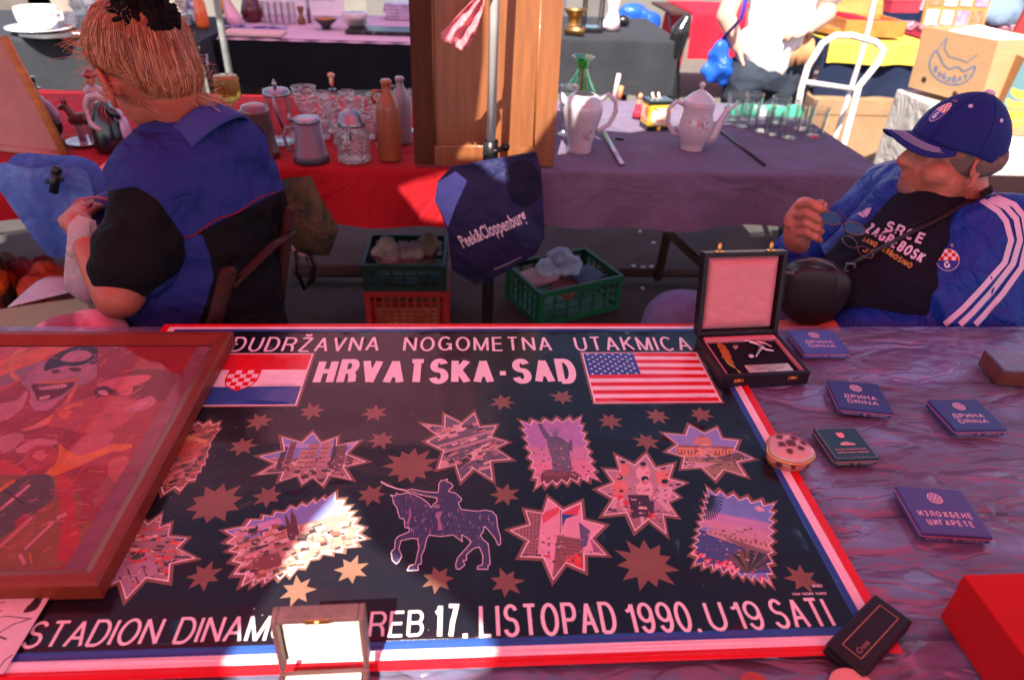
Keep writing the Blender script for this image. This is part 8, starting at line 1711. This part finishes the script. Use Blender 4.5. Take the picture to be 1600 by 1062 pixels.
q = MB(); q.box((0, 0, 0), (.12, .1, .03), .005, rot=(.1, .05, .4)); o = q.build('green_label_pack', mat('green_label', (.15, .5, .12), .5)); o.location = C+V((-.06, -.12, .27)); tag(o, 'green and pale pack at the far corner of the open brown carton', 'pack')
A2 = at(1543, 208, Y=A.y-.42); B2_ = A2+V((.42, -.1, 0)); C2 = B2_+V((.09, .34, 0)); ct2, e2, f2 = carton4('banana_carton', 'carton printed with yellow bananas on teal at the right edge', A2, B2_, C2, .36, up=V((.1, 0, 1)).normalized())
bl3 = [(rect(.0, .35, 1, .995), (.1, .2, .22))]
for k in range(4): y0_ = .62-.14*k; bl3.append((cr([(.02, y0_), (.12, y0_-.03), (.28, y0_+.0), (.38, y0_+.12), (.36, y0_+.06), (.3, y0_-.08), (.15, y0_-.14), (.04, y0_-.08)], 4), [(.6, .42, .05), (.65, .32, .08)][k % 2]))
for t_ in text('tos', .35, .08, .7, .17, bold=.01): bl3.append((t_, (.03, .02, .02)))
bl3.append((circ(.45, .93, .06, 14, .09), (.75, .6, .2)))
printed('banana_print', bl3, m_paper, ct2, lambda u, v: A2+(B2_-A2)*u+V((.1, 0, 1)).normalized()*(.36*v)-f2*.0012)
q = MB(); q.box(((A2.x+C2.x)/2, (A2.y+C2.y)/2, A2.z/2-.003), (.4, .34, A2.z-.006), .01, rot=(0, 0, -.2)); tag(q.build('wooden_crate', mat('pale_wrapped_crate', (.62, .58, .52), .7, var=.1, wrinkle=.4)), 'pale wrapped crate beneath the teal banana carton at the right edge', 'crate')
# supports and papers under the cartons
q = MB(); sx_, sy_ = (A.x+C.x)/2, (A.y+C.y)/2; q.box((sx_, sy_+.05, (zA-.03)/2), (.5, .34, zA-.03), .01); tag(q.build('wooden_crate', mat('pale_wrapped_crate', (.62, .58, .52), .7, var=.1, wrinkle=.4)), 'pale wrapped crate carrying the banana cartons behind the man', 'crate')
q = MB(); p = at(1585, 225, z=.35); q.grid(lambda u, v: V((p.x-.25+.6*u, p.y-.15+.45*v, .36+.03*nz(u*4, v*4, 3)-.1*v*u)), 20, 16); tag(q.build('white_sheet', mat('white_wrap_sheet', (.7, .66, .62), .7, wrinkle=.5)), 'white crumpled sheet behind the back of the man\'s cap', 'sheet')
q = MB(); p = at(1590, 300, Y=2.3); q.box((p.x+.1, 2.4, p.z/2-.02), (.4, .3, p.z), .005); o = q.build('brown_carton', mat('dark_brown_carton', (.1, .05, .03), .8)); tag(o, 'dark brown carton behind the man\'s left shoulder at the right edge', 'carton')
q = MB(); p = at(1600, 462, Y=1.75); q.box((p.x+.04, 1.8, p.z), (.16, .12, .05), .01, rot=(.1, -.2, .2)); tag(q.build('yellow_packet', mat('yellow_white_packet', (.7, .6, .12), .5, second=(.75, .75, .7), vs=14)), 'yellow and white packet at the right edge beside the man\'s sleeve', 'packet')
t = thing('box_chair', 'folding stand carrying the yellow packet beside the man', 'stand', (p.x+.05, 1.8, 0)); q = MB(); q.box((0, 0, p.z-.045), (.24, .22, .02), .003); q.build('stand_top', m_leg, t)
for dx in (-.09, .09): q = MB(); q.tube([(dx, .06, 0), (dx, .06, p.z-.05)], .012, 8); q.build('leg', m_leg, t)
t = thing('tall_painting', 'upright picture with red frame and blue sky at the upper right edge', 'picture', at(1590, 82, Y=4.1)); q = MB(); q.box((.2, 0, .3), (.5, .03, .7), .004, rot=(0, .12, 0)); q.build('frame', mat('red_lacquer_frame', (.35, .03, .03), .4), t); q = MB(); q.box((.22, -.018, .3), (.42, .004, .62), rot=(0, .12, 0)); q.build('picture', mat('blue_sky_print', (.08, .35, .65), .4, second=(.6, .15, .15), vs=5, thr=.58), t)
# last rows near the top edge
m_dst = [mat('far_cloth_%d' % k, c_, .8, wrinkle=.3, ws=3) for k, c_ in enumerate([(.05, .05, .06), (.2, .18, .16), (.09, .08, .1), (.05, .09, .2)])]
for k, (x0_, x1_, y_, lb) in enumerate([(-5.4, -3.2, 6.6, 'dark grey cloth of the stall in the upper left corner'), (-2.9, -.9, 7.0, 'beige cloth of the stall beyond the glassware'), (-.5, 1.1, 8.2, 'dark violet cloth of the stall beyond the black lantern'), (3.1, 5.6, 8.0, 'blue cloth of the farthest stall at the upper right')]):
    cloth('stall_cloth', lb, m_dst[k], x0_, x1_, y_+.9, y_, .55, fold=.05, seed=20+k); trestle('folding_table', 'table beneath the '+lb, x0_+.03, x1_-.03, y_+.03, y_+.87)
rr = random.Random(31); cols = [(.5, .2, .1), (.1, .2, .4), (.6, .55, .5), (.05, .05, .05), (.5, .05, .08), (.4, .3, .15)]; q = MB()
for k in range(70):
    r_ = [(-5.2, -3.4, 6.7), (-2.8, -1, 7.1), (-.4, 1, 8.3), (3.2, 5.4, 8.1)][k % 4]; x, y = rr.uniform(r_[0], r_[1]), r_[2]+rr.uniform(.05, .7); h = rr.uniform(.04, .22); w1 = rr.uniform(.04, .16)
    a = MB(); (a.box((0, 0, h/2), (w1, w1*.8, h), .004, rot=(0, 0, rr.uniform(0, 3))) if k % 2 else a.lathe([(w1*.3, 0), (w1*.45, h*.3), (w1*.25, h*.8), (w1*.3, h), (.0005, h)], n=14)); cc = rr.choice(cols)
    q.add([V(v)+V((x, y, .76)) for v in a.v], a.f, bool(k % 2 == 0), cc)
tag(q.build('distant_goods', mat('distant_goods', attr=True, rough=.4, var=.2)), 'blurred boxes, vases and goods on the farthest stalls', 'goods', kind='stuff')
for (px, py, d_, col, lb) in [(30, 20, (.5, .4, .35), (.12, .1, .09), 'dark box behind the white tureen in the upper left corner'), (110, 6, (.6, .4, .3), (.3, .24, .2), 'beige box in the upper left beyond the glassware')]:
    p = at(px, py, Y=5.6); q = MB(); q.box((p.x, 5.8, .5), (d_[0], d_[1], 1.0 if p.z > .6 else .8), .01); tag(q.build('storage_box', mat('sb%d' % px, col, .7, var=.3)), lb, 'box')
